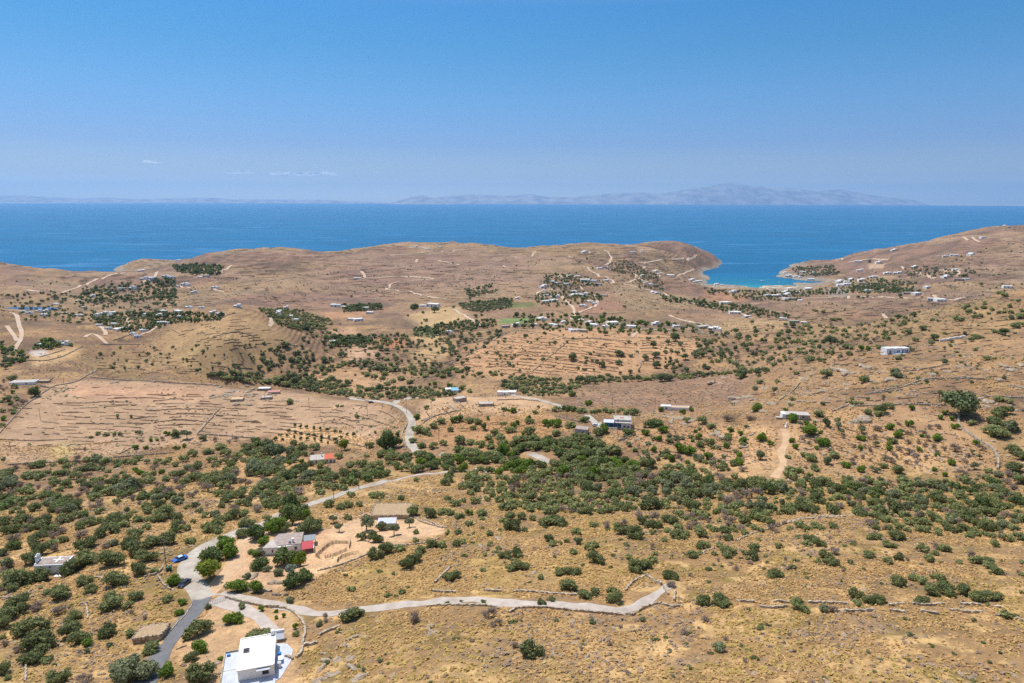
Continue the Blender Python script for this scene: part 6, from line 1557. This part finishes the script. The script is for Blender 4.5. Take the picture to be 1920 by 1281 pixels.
def ordl(i, word):
    """i-th from one side in words"""
    if i == 0: return word + "most"
    if i < 12: return f"{ORD[i]} from the {word}"
    return f"{i + 1}th from the {word}" if (i + 1) % 10 not in (1, 2, 3) or i + 1 in (11, 12, 13) else f"{i + 1}{ {1: 'st', 2: 'nd', 3: 'rd'}[(i + 1) % 10] } from the {word}"
for w in WALLS: WHERE.setdefault(w[3], []).append(w)
for where, lst in WHERE.items():
    lst.sort(key=lambda q: q[1])
    for i, w in enumerate(lst):
        tag(w[0], f"weathered stone wall {where}" + ("" if len(lst) == 1 else f", {ordl(i, 'left')}"), "stone wall", "dry stone walls")
TW = {}; _tl = []; _px = []
for i, (ln, h, where, auto) in enumerate(TERR):
    q = np.array(ln); _tl.append((abs(q[-1, 0] - q[0, 0]) * h * (1 + (1 - auto) * 2), i))
_tl.sort(reverse=True); _rank = {i: k for k, (_, i) in enumerate(_tl)}
SV = []; SF = []; _n0 = 0
for i, (ln, h, where, auto) in enumerate(TERR):
    r = wall_mesh(ln, h * (.8 if auto else .7), .6, 900 + i, .7, True)
    if r is None: continue
    q = np.array(ln).mean(0)
    if _rank[i] < 190:
        o = mesh_obj("terrace_wall", r[0], r[1], M["terrace"]); TW.setdefault(where, []).append((o, q[0], q[1]))
    else:
        SV += r[0]; SF += [[a + _n0 for a in f] for f in r[1]]; _n0 += len(r[0])
if SV: tag(mesh_obj("terrace_rubble", SV, SF, M["terrace"]), kind="stuff")
for where, lst in TW.items():
    # rows from the far side to the near side, then left to right
    lst.sort(key=lambda q: q[2]); rows = [lst[k:k + 8] for k in range(0, len(lst), 8)]
    for ri, row in enumerate(rows):
        row.sort(key=lambda q: q[1])
        for i, w in enumerate(row):
            rr = "farthest" if ri == 0 else f"{ORD[ri]} farthest" if ri < 12 else f"{ri+1}th farthest"
            if len(rows) == 1: rr = "only"
            tag(w[0], f"short terrace wall on {where}, {rr} band, {ordl(i, 'left')}".replace("only band, ", ""), "terrace wall", "terrace walls on " + where)

# ------------------------------------------------------------------ rock outcrops and loose stones
def rock_mesh(seed, n=1, flat=.5):
    r = np.random.default_rng(seed); V = []; Fc = []
    for k in range(n):
        c = r.uniform(-.35, .35, 2) if n > 1 else np.zeros(2); s = r.uniform(.25, .5) if n > 1 else .5
        a = r.uniform(0, 3.1); ca, sa = math.cos(a), math.sin(a)
        m = 7; rings = [(1.0, -.3), (1.0, .25), (.82, .75), (.4, 1.0)]; o = len(V)
        jr = r.uniform(.7, 1.15, m)
        for (rad, z) in rings:
            for j in range(m):
                th = 2 * math.pi * j / m; x = s * rad * jr[j] * math.cos(th) * 1.2 * r.uniform(.93, 1.07); y = s * rad * jr[j] * math.sin(th) * .7
                V.append((c[0] + x * ca - y * sa, c[1] + x * sa + y * ca, z * flat * s * r.uniform(.85, 1.1) + (x * .12)))
        for i in range(3):
            for j in range(m): Fc.append([o + i * m + j, o + i * m + (j + 1) % m, o + (i + 1) * m + (j + 1) % m, o + (i + 1) * m + j])
        Fc.append([o + 3 * m + j for j in range(m)])
    return V, Fc
RK = []
def rk(ox, oy, s, txt, where):
    v = [float(t) for t in txt.split()]
    for i in range(0, len(v), 3): RK.append((ox + v[i] / s, oy + v[i + 1] / s, v[i + 2] / s, where))
rk(360, 961, 4, "1010 1110 110 980 1180 90 1080 1120 90 1030 1230 140 1240 1250 170 1230 1160 110 1200 1100 90 1000 1060 60 1140 1000 70 1300 930 60 1800 860 80 1790 910 90 1680 790 60 1400 820 50 950 1270 100 1500 1240 80 450 485 110 620 540 110 1550 1050 50 1180 1010 60", "on the stony ground right of the farmhouse")
rk(800, 961, 4, "1095 830 80 1400 870 50 1125 990 60 950 1065 70 1300 1060 40 1210 1090 60 1215 1120 50 540 200 80 410 255 70 430 540 60 30 860 60 50 910 80 800 455 70 1800 560 40 1830 570 90 1850 640 40", "in the straw slope around the gravel track")
rk(1240, 961, 4, "60 585 80 20 610 60 95 640 40 280 670 40 1380 930 90 1240 1065 50 1310 1065 50 1170 1105 50 985 1175 30 1105 1190 40 690 1210 60 1250 1280 80 420 1125 30 1460 890 50 1510 580 50 1360 1045 30 1020 1200 60", "in the straw of the lower right slope")
rk(1600, 961, 4, "590 1150 60 810 1215 50 1215 1230 70 680 1190 30 380 1080 50 75 575 40 1100 120 0.1", "near the lower right edge")
rk(1440, 680, 4, "560 60 110 500 50 80 620 80 90 760 40 90 700 20 70 590 90 80 880 130 90 940 130 80 780 140 90 260 130 90 320 90 60 580 170 60 440 150 50 620 460 50 690 455 130 700 420 110 760 430 70 640 330 50 1620 330 70 1650 300 90 1560 270 80 1840 60 80 1790 30 70 1720 130 60 1900 20 80 400 215 70 250 290 60 30 310 80 150 300 60 1050 240 50 1130 130 60 1350 70 70 1440 40 60 1740 340 60 850 80 60 1240 90 70 1500 110 60 1640 60 60 960 60 60 380 440 50 590 200 50 1180 230 50", "on the rocky right hillside")
rk(960, 680, 4, "1180 410 80 1240 420 90 1300 430 80 1360 440 70 1210 450 70 1290 460 60 1540 545 130 1600 570 110 1740 630 70 1000 620 50 1240 620 50 950 575 60 1700 270 110 1760 260 90 1820 280 70 1690 300 80 1880 200 90 1580 120 60 1500 150 80 1560 160 60 1820 370 60 1900 370 60 1260 840 60 1580 740 50 1590 790 50 1660 60 50 1350 420 60 1200 390 60 1480 540 70 1060 610 40", "on the slope right of the villa")
rk(480, 680, 4, "1500 360 60 1540 270 70 1100 700 40 850 800 40 1420 370 30 1520 300 60 1730 890 60 1300 920 50 1470 880 40", "around the knoll")
rk(0, 680, 4, "870 150 60 490 205 50 1120 355 50 1600 265 60 1700 255 60 1750 245 70 1850 240 50 1870 205 60 1880 285 60 1030 880 40 870 800 50", "in the bare field and the ruins")
rk(380, 700, 9.6, "180 400 120 260 430 130 330 440 90 420 380 120 150 420 90 600 560 160 760 560 120 520 340 160 640 330 120 820 340 120 960 380 120 1040 470 100 1150 440 140 1200 380 120 1260 330 90 1110 500 90 900 420 100 720 270 120 780 230 110 860 560 90 1180 480 80 1290 400 80 300 260 100 200 300 80 1700 500 100 1640 420 60", "in the ruined farm cluster")
rk(0, 961, 4, "100 985 60 150 1010 50 420 1100 50 440 1150 40 1090 765 50 470 850 40 1300 580 50 1440 250 50 1380 270 40 1240 270 50 900 520 70 1680 850 50 1650 1190 60 1640 1130 60 950 560 60", "in the straw slope at lower left")
rk(1800, 415, 1, "72 12 9 84 9 12 92 11 8 60 20 6 100 14 7 110 12 6 88 16 6", "on the far right peak")
RK = [r for r in RK if r[2] > 1]
_rp = hit([r[0] for r in RK], [r[1] for r in RK])
_rmesh = []
for k in range(7):
    v, f = rock_mesh(300 + k, 1 if k < 3 else 4, .55); o = mesh_obj("outcrop_mesh", v, f, M["rock"]); _rmesh.append(o.data); bpy.data.objects.remove(o)
RW = {}
for i, ((px, py, w, where), P) in enumerate(zip(RK, _rp)):
    if np.isnan(P[0]) or on_road(P[0], P[1], 1.5): continue
    big = w > 14; me = _rmesh[(3 + i % 4) if big else i % 3 if i % 2 else 3 + i % 4]
    o = bpy.data.objects.new("rock_outcrop" if big else "rock", me); col.objects.link(o); wm = w * P[1] / FPX
    o.location = (P[0], P[1], P[2]); o.scale = (wm, wm * .8, wm * .75); o.rotation_euler = (0, 0, random.uniform(0, 6.28)); RW.setdefault(where, []).append((o, px, py, big))
for where, lst in RW.items():
    lst.sort(key=lambda q: q[1])
    for i, w in enumerate(lst): tag(w[0], f"{'broad jagged' if w[3] else 'small grey'} rock {where}, {ordl(i, 'left')}", "rock", "rocks showing through the grass")

# ------------------------------------------------------------------ fences of the pens, gate, garden posts
FN = {"pen": LZ(360, 961, 4, "930 330 1000 270 1060 230 1170 235/930 330 960 345/1000 345 1060 330 1160 285/1180 270 1190 225/1090 375 1100 350 1180 320/1180 320 1250 310/1290 190 1340 210"),
      "gate": LZ(360, 961, 4, "130 690 190 680 250 655"), "low": LZ(780, 700, 7.38, "150 570 200 620/360 480 410 545")}
k = 0
FL = ["curved weathered post fence along the far side of the pen", "short corner of post fence at the pen's left tip", "post fence along the near side of the pen", "post fence on the right end of the pen", "low post fence below the pen, left piece", "thin wire fence below the pen, right piece", "short fence at the olive yard"]
for grp, lines in FN.items():
    for j, ln in enumerate(lines):
        L = on_ground(ln, .42 if grp != "gate" else .35)
        if L is None: continue
        lab = FL[j] if grp == "pen" else "long thin metal gate across the driveway entrance" if grp == "gate" else ["leaning rail fence on the straw slope left of the knoll, left piece", "leaning rail fence on the straw slope left of the knoll, right piece"][j]
        e = empty("gate" if grp == "gate" else "fence", (L[0][0], L[0][1], float(ground(*L[0])))); tag(e, lab, "gate" if grp == "gate" else "fence")
        r = random.Random(j); z0 = e.location.z; b = MB(); q = MB(); pv = None
        for i, p in enumerate(L):
            x, y, z = p[0] - L[0][0], p[1] - L[0][1], float(ground(*p)) - z0
            hh = 1.1 if grp == "gate" else r.uniform(.7, 1.05); t = .03 if grp == "gate" or (grp == "pen" and j == 5) else r.uniform(.05, .09)
            b.box(x - t, x + t, y - t, y + t, z - .3, z + hh)
            if pv: q.tube((pv[0], pv[1], pv[2] + .9), (x, y, z + .9), .03, .03, 5); q.tube((pv[0], pv[1], pv[2] + .35), (x, y, z + .35), .03, .03, 5)
            pv = (x, y, z)
        b.build("post_row", M["wood"] if grp != "gate" else M["slab"], e); q.build("rail", M["wood"] if grp != "gate" else M["slab"], e)

# white parapet wall on the crest right of the long house, and the villa's small pool terrace
for (a, c, lab) in [((1762, 641), (1810, 633), "bright white parapet wall running up from the long white house")]:
    L = on_ground([a, ((a[0] + c[0]) / 2, (a[1] + c[1]) / 2), c], 1.5)
    b = MB()
    for i in range(len(L) - 1):
        g = float(ground(*L[i])); g2 = float(ground(*L[i + 1])); s = .7
        b.add([(L[i][0], L[i][1], g - 1), (L[i + 1][0], L[i + 1][1], g2 - 1), (L[i + 1][0], L[i + 1][1], g2 + 1.5 + .3 * (i % 3 == 0)), (L[i][0], L[i][1], g + 1.5 + .3 * (i % 3 == 0)),
               (L[i][0], L[i][1] + s, g - 1), (L[i + 1][0], L[i + 1][1] + s, g2 - 1), (L[i + 1][0], L[i + 1][1] + s, g2 + 1.5 + .3 * (i % 3 == 0)), (L[i][0], L[i][1] + s, g + 1.5 + .3 * (i % 3 == 0))],
              [[0, 1, 2, 3], [7, 6, 5, 4], [3, 2, 6, 7], [0, 3, 7, 4], [1, 5, 6, 2]])
    tag(b.build("white_wall", M["white"]), lab, "wall")

# pond
_V = [(_pp[0] + 48 * math.cos(a) * (1 + .12 * math.sin(3 * a)), _pp[1] + 3 + 24 * math.sin(a) * (1 + .1 * math.cos(2 * a)), _pz - .35) for a in np.linspace(0, 6.283, 40)[:-1]]
m, n, l, b_ = mat_new("pond_water"); b_.inputs["Base Color"].default_value = (.012, .05, .12, 1); b_.inputs["Roughness"].default_value = .15; b_.inputs["Specular IOR Level"].default_value = .15
tag(mesh_obj("pond", _V, [list(range(len(_V)))], m), kind="structure")
# ------------------------------------------------------------------ plant every traced and every belt position on the slopes
PL = np.array([(p[0], p[1] + .30 * p[2]) for p in PLANTS])
PP = hit(PL[:, 0], PL[:, 1])
REC = []
_sx = [(v[0], v[1], r) for v, r in zip([SITES[k] for k in SITES], [8.5, 5.5, 10, 8, 4, 5, 7, 9, 4.5, 8, 13, 8, 7, 9, 11, 5, 5, 5, 5, 5, 6])]
_vx = np.array([(v[3], v[4], v[6] * .5) for v in VHP])
for i, (p, P) in enumerate(zip(PLANTS, PP)):
    if np.isnan(P[0]) or P[2] < 1.5: continue
    traced = i < N_TRACED
    if not traced and on_road(P[0], P[1], 3): continue
    if any((P[0] - a) ** 2 + (P[1] - b) ** 2 < (r * (.72 if traced else 1)) ** 2 for a, b, r in _sx): continue
    if not traced and len(_vx) and ((np.hypot(_vx[:, 0] - P[0], (_vx[:, 1] - P[1])) < _vx[:, 2]).any()): continue
    dep = float((P - CAM) @ _F); w = p[2] * dep / FPX
    REC.append([i, p[0], p[1], p[2], p[3], P, w, traced])
def low_n(kind): return KIND[kind][0]
by = {}
for r in REC: by.setdefault(low_n(r[4]), []).append(r)
SINGLE = []; STUFF = []
for nm, lst in by.items():
    lst.sort(key=lambda r: -r[3] * (1.15 if r[7] else 1))
    cap = 290
    SINGLE += lst[:cap]; STUFF += lst[cap:]
print("plants", len(REC), "single", len(SINGLE), "stuff", len(STUFF), {k: len(v) for k, v in by.items()})
_first = {}
_pr = random.Random(3)
PLANT_OBJ = []
for (i, px, py, wp, kd, P, w, tr) in SINGLE:
    nm, cat, mt, pr, st = KIND[kd]; lod = 0 if wp > 17 else 1 if wp > 7 else 2; var = _pr.randrange(5 if lod < 2 else 3)
    cd, sdt, _ = proto(kd, lod, var)
    hs = _pr.uniform(.85, 1.15); wx, wy = w * _pr.uniform(.95, 1.12), w * _pr.uniform(.85, 1.1); wz = w * hs
    if kd in 'ed' and w > 7: wz *= 7 / w * .9
    if lod == 2:
        o = bpy.data.objects.new(nm, cd); col.objects.link(o)
    else:
        o = bpy.data.objects.new(nm, None); col.objects.link(o)
        c = bpy.data.objects.new("crown" if st == 't' else "foliage", cd); col.objects.link(c); c.parent = o
        s = bpy.data.objects.new("trunk" if st == 't' else "stem", sdt); col.objects.link(s); s.parent = o
    o.location = (P[0], P[1], P[2] - .05); o.scale = (wx, wy, wz); o.rotation_euler = (0, 0, _pr.uniform(0, 6.28))
    PLANT_OBJ.append((o, px, py, wp, kd, nm))
# the rest, run together into one body of scrub
def merge(recs, name):
    bymat = {}
    for (i, px, py, wp, kd, P, w, tr) in recs:
        bymat.setdefault(KIND[kd][2], []).append((px, wp, kd, P, w))
    Vs = []; Fs = []; Ts = []; Ms = []; mats = []; off = 0
    for mi, (mt, lst) in enumerate(bymat.items()):
        mats.append(M[mt])
        for (px, wp, kd, P, w) in lst:
            lod = 1 if wp > 13 else 2
            V, F, T = proto(kd, lod, _pr.randrange(3))[2]; a = _pr.uniform(0, 6.28); ca, sa = math.cos(a), math.sin(a); hs = w * _pr.uniform(.85, 1.15)
            if kd in 'ed' and w > 7: hs *= 6.3 / w
            X = (V[:, 0] * ca - V[:, 1] * sa) * w + P[0]; Y = (V[:, 0] * sa + V[:, 1] * ca) * w + P[1]; Z = V[:, 2] * hs + P[2] - .05
            Vs.append(np.stack([X, Y, Z], 1)); Fs.append(F + off); off += len(V); Ts.append(T + _pr.uniform(0, .35)); Ms.append(np.full(len(F), mi))
    if Vs: tag(mesh_obj(name, np.vstack(Vs), np.vstack(Fs), mats, mi=np.concatenate(Ms), face_col=np.concatenate(Ts)), kind="stuff")
merge(STUFF, "scrub")

# ------------------------------------------------------------------ ground cover: straw tufts, yellow-green and grey cushions
def cushions(name, n, zone, size, mat, seed, hz=.5, nf=9, density=None, flat=False):
    r = np.random.default_rng(seed)
    # sample evenly over the slope within reach
    y = np.sqrt(r.uniform(zone[0] ** 2, zone[1] ** 2, n)); x = r.uniform(-.84, .84, n) * y
    if density: k = density(x, y, r); x, y = x[k], y[k]
    ok = np.array([not on_road(a, b, 1.0) for a, b in zip(x, y)]); x, y = x[ok], y[ok]
    for (a, b, rr) in _sx: k = np.hypot(x - a, y - b) > rr * .95; x, y = x[k], y[k]
    for yp in YARDS: k = ~pts_in_poly(x, y, yp); x, y = x[k], y[k]
    z = ground(x, y); m = len(x); s = r.uniform(size[0], size[1], m) * (1 + np.minimum(y, 300) / 500)
    # each cushion: nf blades or leaves on a half dome
    d = r.normal(size=(m, nf, 3)); d[..., 2] = np.abs(d[..., 2]) + .15; d /= np.linalg.norm(d, axis=2)[..., None]
    c = d * s[:, None, None] * np.array([.5, .5, hz]) * r.uniform(.7, 1.05, (m, nf, 1))
    nn = d * .5 + np.array([0, 0, .9]) + r.normal(size=(m, nf, 3)) * .32; nn /= np.linalg.norm(nn, axis=2)[..., None]
    t = np.cross(nn, r.normal(size=(m, nf, 3))); t /= np.linalg.norm(t, axis=2)[..., None] + 1e-9; b = np.cross(nn, t)
    q = s[:, None, None] * r.uniform(.28, .5, (m, nf, 1))
    P0 = np.stack([x, y, z], 1)[:, None, :] + c
    Q = np.stack([P0 - t * q, P0 + b * q * .7, P0 + t * q * .9, P0 - b * q * .6], 2).reshape(-1, 3)
    F = np.arange(len(Q)).reshape(-1, 4); T = np.repeat(r.uniform(0, .6, m), nf) + r.uniform(0, .35, m * nf)
    tag(mesh_obj(name, Q, F, M[mat], face_col=T), kind="stuff")
YARDS = [world_poly(p) for p in ([410,1100, 440,1040, 470,990, 520,960, 560,975, 600,990, 700,960, 820,980, 840,1000, 780,1012, 700,1040, 640,1060, 600,1080, 560,1100, 500,1118], [400,1130, 480,1140, 560,1160, 560,1281, 380,1281, 330,1230])]
def dn(seed, s, lo, hi, base=0.0):
    return lambda x, y, r: r.uniform(0, 1, len(x)) < base + (1 - base) * sstep(lo, hi, fbm(x, y, s, seed, 3))
cushions("dry_grass", 110000, (62, 250), (.28, .62), "tuft_gold", 21, .42, 6, dn(81, 14, .35, .6, .15))
cushions("dry_grass", 45000, (250, 430), (.3, .75), "tuft_gold", 22, .5, 6, dn(82, 20, .4, .6, .1))
cushions("yellow_scrub", 24000, (62, 250), (.35, .9), "tuft_olive", 23, .34, 12, dn(83, 22, .52, .66, .02))
cushions("grey_scrub", 16000, (62, 260), (.3, .85), "tuft_grey", 24, .4, 11, dn(84, 16, .5, .62, .03))
cushions("grey_scrub", 9000, (260, 700), (.5, 1.1), "tuft_grey", 25, .45, 8, dn(85, 40, .5, .62, .05))
cushions("scattered_scrub", 7000, (380, 900), (.6, 1.4), "leaf_olive", 26, .5, 9, dn(86, 60, .5, .6, .02))
cushions("scattered_scrub", 26000, (800, 2900), (.6, 1.7), "leaf_oak", 27, .5, 6, lambda x, y, r: (ground(x, y) > 6) & (r.uniform(0, 1, len(x)) < .1 + .9 * sstep(.5, .6, fbm(x, y, 160, 87, 3))))
# loose stones lying all over the slopes
def stones(n, zone, size, seed, box=None):
    r = np.random.default_rng(seed); y = np.sqrt(r.uniform(zone[0] ** 2, zone[1] ** 2, n)); x = r.uniform(zone[2], zone[3], n) * y
    k = fbm(x, y, 18, 91, 3) > r.uniform(.38, .6, n); x, y = x[k], y[k]
    ok = np.array([not on_road(a, b, 1.0) for a, b in zip(x, y)]); x, y = x[ok], y[ok]
    for (a, b, rr) in _sx: k = np.hypot(x - a, y - b) > rr; x, y = x[k], y[k]
    z = ground(x, y); Vs = []; Fs = []; off = 0
    pr = [rock_mesh(500 + k, 1, .6) for k in range(5)]; pr = [(np.array(v), f) for v, f in pr]
    for i in range(len(x)):
        v, f = pr[i % 5]; s = r.uniform(*size); a = r.uniform(0, 6.28); c_, s_ = math.cos(a), math.sin(a)
        Vs.append(np.stack([(v[:, 0] * c_ - v[:, 1] * s_) * s + x[i], (v[:, 0] * s_ + v[:, 1] * c_) * s + y[i], v[:, 2] * s + z[i]], 1)); Fs += [[q + off for q in g] for g in f]; off += len(v)
    tag(mesh_obj("loose_stones", np.vstack(Vs), Fs, M["rock"]), kind="stuff")
stones(1300, (70, 260, -.82, .82), (.2, .8), 31)
stones(2600, (260, 480, .1, .82), (.6, 2.2), 32)

# ------------------------------------------------------------------ small fair-weather clouds low over the horizon
def cloud(px, py, wpx, hpx, seed, label):
    D = 75000.0; d = ray(np.array([px]), np.array([py]))[0]; s = D / d[1]; c = CAM + d * s; r = np.random.default_rng(seed)
    W = wpx * D / FPX; Hh = hpx * D / FPX; V = []; Fc = []; n = 9
    for k in range(n):
        x = (k / (n - 1) - .5) * W * .85; rr = W * r.uniform(.07, .13); zz = Hh * r.uniform(.3, .6) * (1.25 - abs(k / (n - 1) - .45)); o = len(V); ms, nr = 12, 7
        for i in range(nr):
            ph = math.pi * i / (nr - 1)
            for j in range(ms):
                th = 2 * math.pi * j / ms; V.append((c[0] + x + rr * math.sin(ph) * math.cos(th), c[1] + rr * math.sin(ph) * math.sin(th), c[2] + zz * math.cos(ph) * (1 if math.cos(ph) > 0 else .4)))
        for i in range(nr - 1):
            for j in range(ms): Fc.append([o + i * ms + j, o + (i + 1) * ms + j, o + (i + 1) * ms + (j + 1) % ms, o + i * ms + (j + 1) % ms])
    o = mesh_obj("cloud", V, Fc, M["cloud"], smooth=True); tag(o, label, "cloud")
m = bpy.data.materials.new("cloud"); m.use_nodes = True; n = m.node_tree.nodes; l = m.node_tree.links; n.remove(n["Principled BSDF"])
lw = n.new("ShaderNodeLayerWeight"); lw.inputs[0].default_value = .35; tr_ = n.new("ShaderNodeBsdfTransparent"); df = n.new("ShaderNodeBsdfTranslucent"); df.inputs[0].default_value = (1, 1, 1, 1)
nz = n.new("ShaderNodeTexNoise"); nz.inputs["Scale"].default_value = .0009; nz.inputs["Detail"].default_value = 5; ge = n.new("ShaderNodeNewGeometry"); l.new(ge.outputs["Position"], nz.inputs["Vector"])
mr = n.new("ShaderNodeMapRange"); mr.inputs[1].default_value = .42; mr.inputs[2].default_value = .7; mr.inputs[3].default_value = 0; mr.inputs[4].default_value = .75; l.new(nz.outputs[0], mr.inputs[0])
fc = n.new("ShaderNodeMath"); fc.operation = 'SUBTRACT'; fc.inputs[0].default_value = 1; l.new(lw.outputs["Facing"], fc.inputs[1])
mu = n.new("ShaderNodeMath"); mu.operation = 'MULTIPLY'; l.new(fc.outputs[0], mu.inputs[0]); l.new(mr.outputs[0], mu.inputs[1])
mx = n.new("ShaderNodeMixShader"); l.new(mu.outputs[0], mx.inputs[0]); l.new(tr_.outputs[0], mx.inputs[1]); l.new(df.outputs[0], mx.inputs[2]); l.new(mx.outputs[0], n["Material Output"].inputs[0])
M["cloud"] = m
cloud(286, 305, 34, 9, 1, "single small faint white cloud at the left above the horizon")
cloud(452, 324, 58, 12, 2, "faint flat cloud left of the widest low cloud")
cloud(568, 328, 130, 14, 3, "widest faint cloud low above the sea horizon")
# ------------------------------------------------------------------ words for the many look-alikes: by what they stand beside
LM = [("white chapel", 100, 1052), ("white farmhouse", 485, 1220), ("blue car", 338, 1048), ("turf-roofed hut", 285, 1185), ("farmstead", 540, 1015), ("animal pen", 620, 1030),
 ("stone barn", 735, 955), ("concrete shed", 724, 982), ("gravel track bend", 1180, 1140), ("gravel track", 900, 1130), ("track's end wall", 1255, 1100), ("asphalt road", 325, 1200),
 ("lower right walls", 1700, 1140), ("right pole", 1612, 960), ("upper wall", 1400, 990), ("central tall pole", 1213, 900), ("orange-roofed cottage", 603, 855), ("curving road", 770, 800),
 ("young orchard", 600, 815), ("ruined farm cluster", 470, 742), ("bare field", 250, 780), ("flat-roofed house", 45, 715), ("villa", 1155, 790), ("grey annexe", 1090, 805), ("stone house", 1492, 775),
 ("big hillside oak", 1800, 758), ("right orchard", 1650, 840), ("right orchard wall", 1860, 850), ("long white house", 1680, 652), ("knoll top", 900, 750), ("white house", 950, 735), ("blue-roofed house", 848, 730),
 ("rocky hillside", 1580, 700), ("terraced hill", 1050, 665), ("brown hill", 1230, 735), ("right crest road", 1800, 615), ("main village", 1080, 595), ("upper village", 1060, 535), ("bay beach", 1400, 540),
 ("coast village", 1620, 525), ("left hill", 430, 600), ("left village", 230, 600), ("hillside hamlet", 330, 520), ("left pond", 45, 580), ("valley fields", 720, 645), ("middle hamlet", 630, 585),
 ("far central ridge", 800, 480), ("headland", 1290, 490), ("right peak", 1880, 430), ("roadside wall", 1380, 612), ("left edge hamlet", 110, 645), ("road fork", 380, 1120), ("rocky ledges", 640, 1240),
 ("near straw slope", 1000, 1215), ("lower right corner", 1780, 1230), ("upper left scrub", 100, 900), ("mid left scrub", 330, 940), ("central scrub", 950, 870), ("right scrub", 1700, 930), ("valley gully", 1000, 715)]
def place_words(px, py):
    d = [((px - x) ** 2 + ((py - y) * 1.7) ** 2, n, x, y) for n, x, y in LM]; _, n, x, y = min(d)
    dx, dy = px - x, (py - y) * 1.7
    if abs(dx) > abs(dy): side = "right of" if dx > 0 else "left of"
    else: side = "in front of" if dy > 0 else "behind"
    return n, side, dx * dx + dy * dy
LOOK = {'e': "dark green shrub", 'd': "deep green bushy shrub", 'f': "low spreading green shrub", 'o': "grey-green shrub", 'b': "bright green shrub", 'p': "yellow-green rounded pine", 'g': "bare grey thorn bush",
        't': "round dark oak tree", 'T': "tall deep green tree", 'y': "young orchard tree", 'u': "small open olive tree", 'c': "dark cypress", 's': "silvery shrub"}
def plural(nm):
    t = nm.replace('_', ' ')
    return t + ('es' if t.endswith('bush') else 's')
def nearness(k):
    return "nearest" if k == 0 else f"{ORD[k]} nearest" if k < 12 else None
cl = {}
for (o, px, py, wp, kd, nm) in PLANT_OBJ:
    n, side, dd = place_words(px, py); sz = "big " if wp > 34 else "small " if wp < 10 else ""
    cl.setdefault((sz + LOOK[kd], n, side), []).append((dd, o, KIND[kd][1], nm))
for (look, n, side), lst in cl.items():
    lst.sort(key=lambda q: q[0])
    for k, (dd, o, cat, nm) in enumerate(lst):
        w = nearness(k)
        if len(lst) == 1: lab = f"{look} {side} the {n}"; g = None
        elif w: lab = f"{look} {side} the {n}, {w} to it"; g = None
        else: lab = f"{look} {side} the {n}, among the farther"; g = None
        tag(o, lab, cat, f"{plural(nm)} {side} the {n}" if not (w is None) else f"farther {plural(nm)} {side} the {n}")
cl = {}
for (o, px, py, kd, w) in VILL:
    n, side, dd = place_words(px, py); cl.setdefault((kd, n, side), []).append((px, o))
for (kd, n, side), lst in cl.items():
    lst.sort(key=lambda q: q[0])
    for k, (px, o) in enumerate(lst):
        tag(o, f"{kd} {side} the {n}" + ("" if len(lst) == 1 else f", {ordl(k, 'left')}"), "house", "houses of the valley villages")
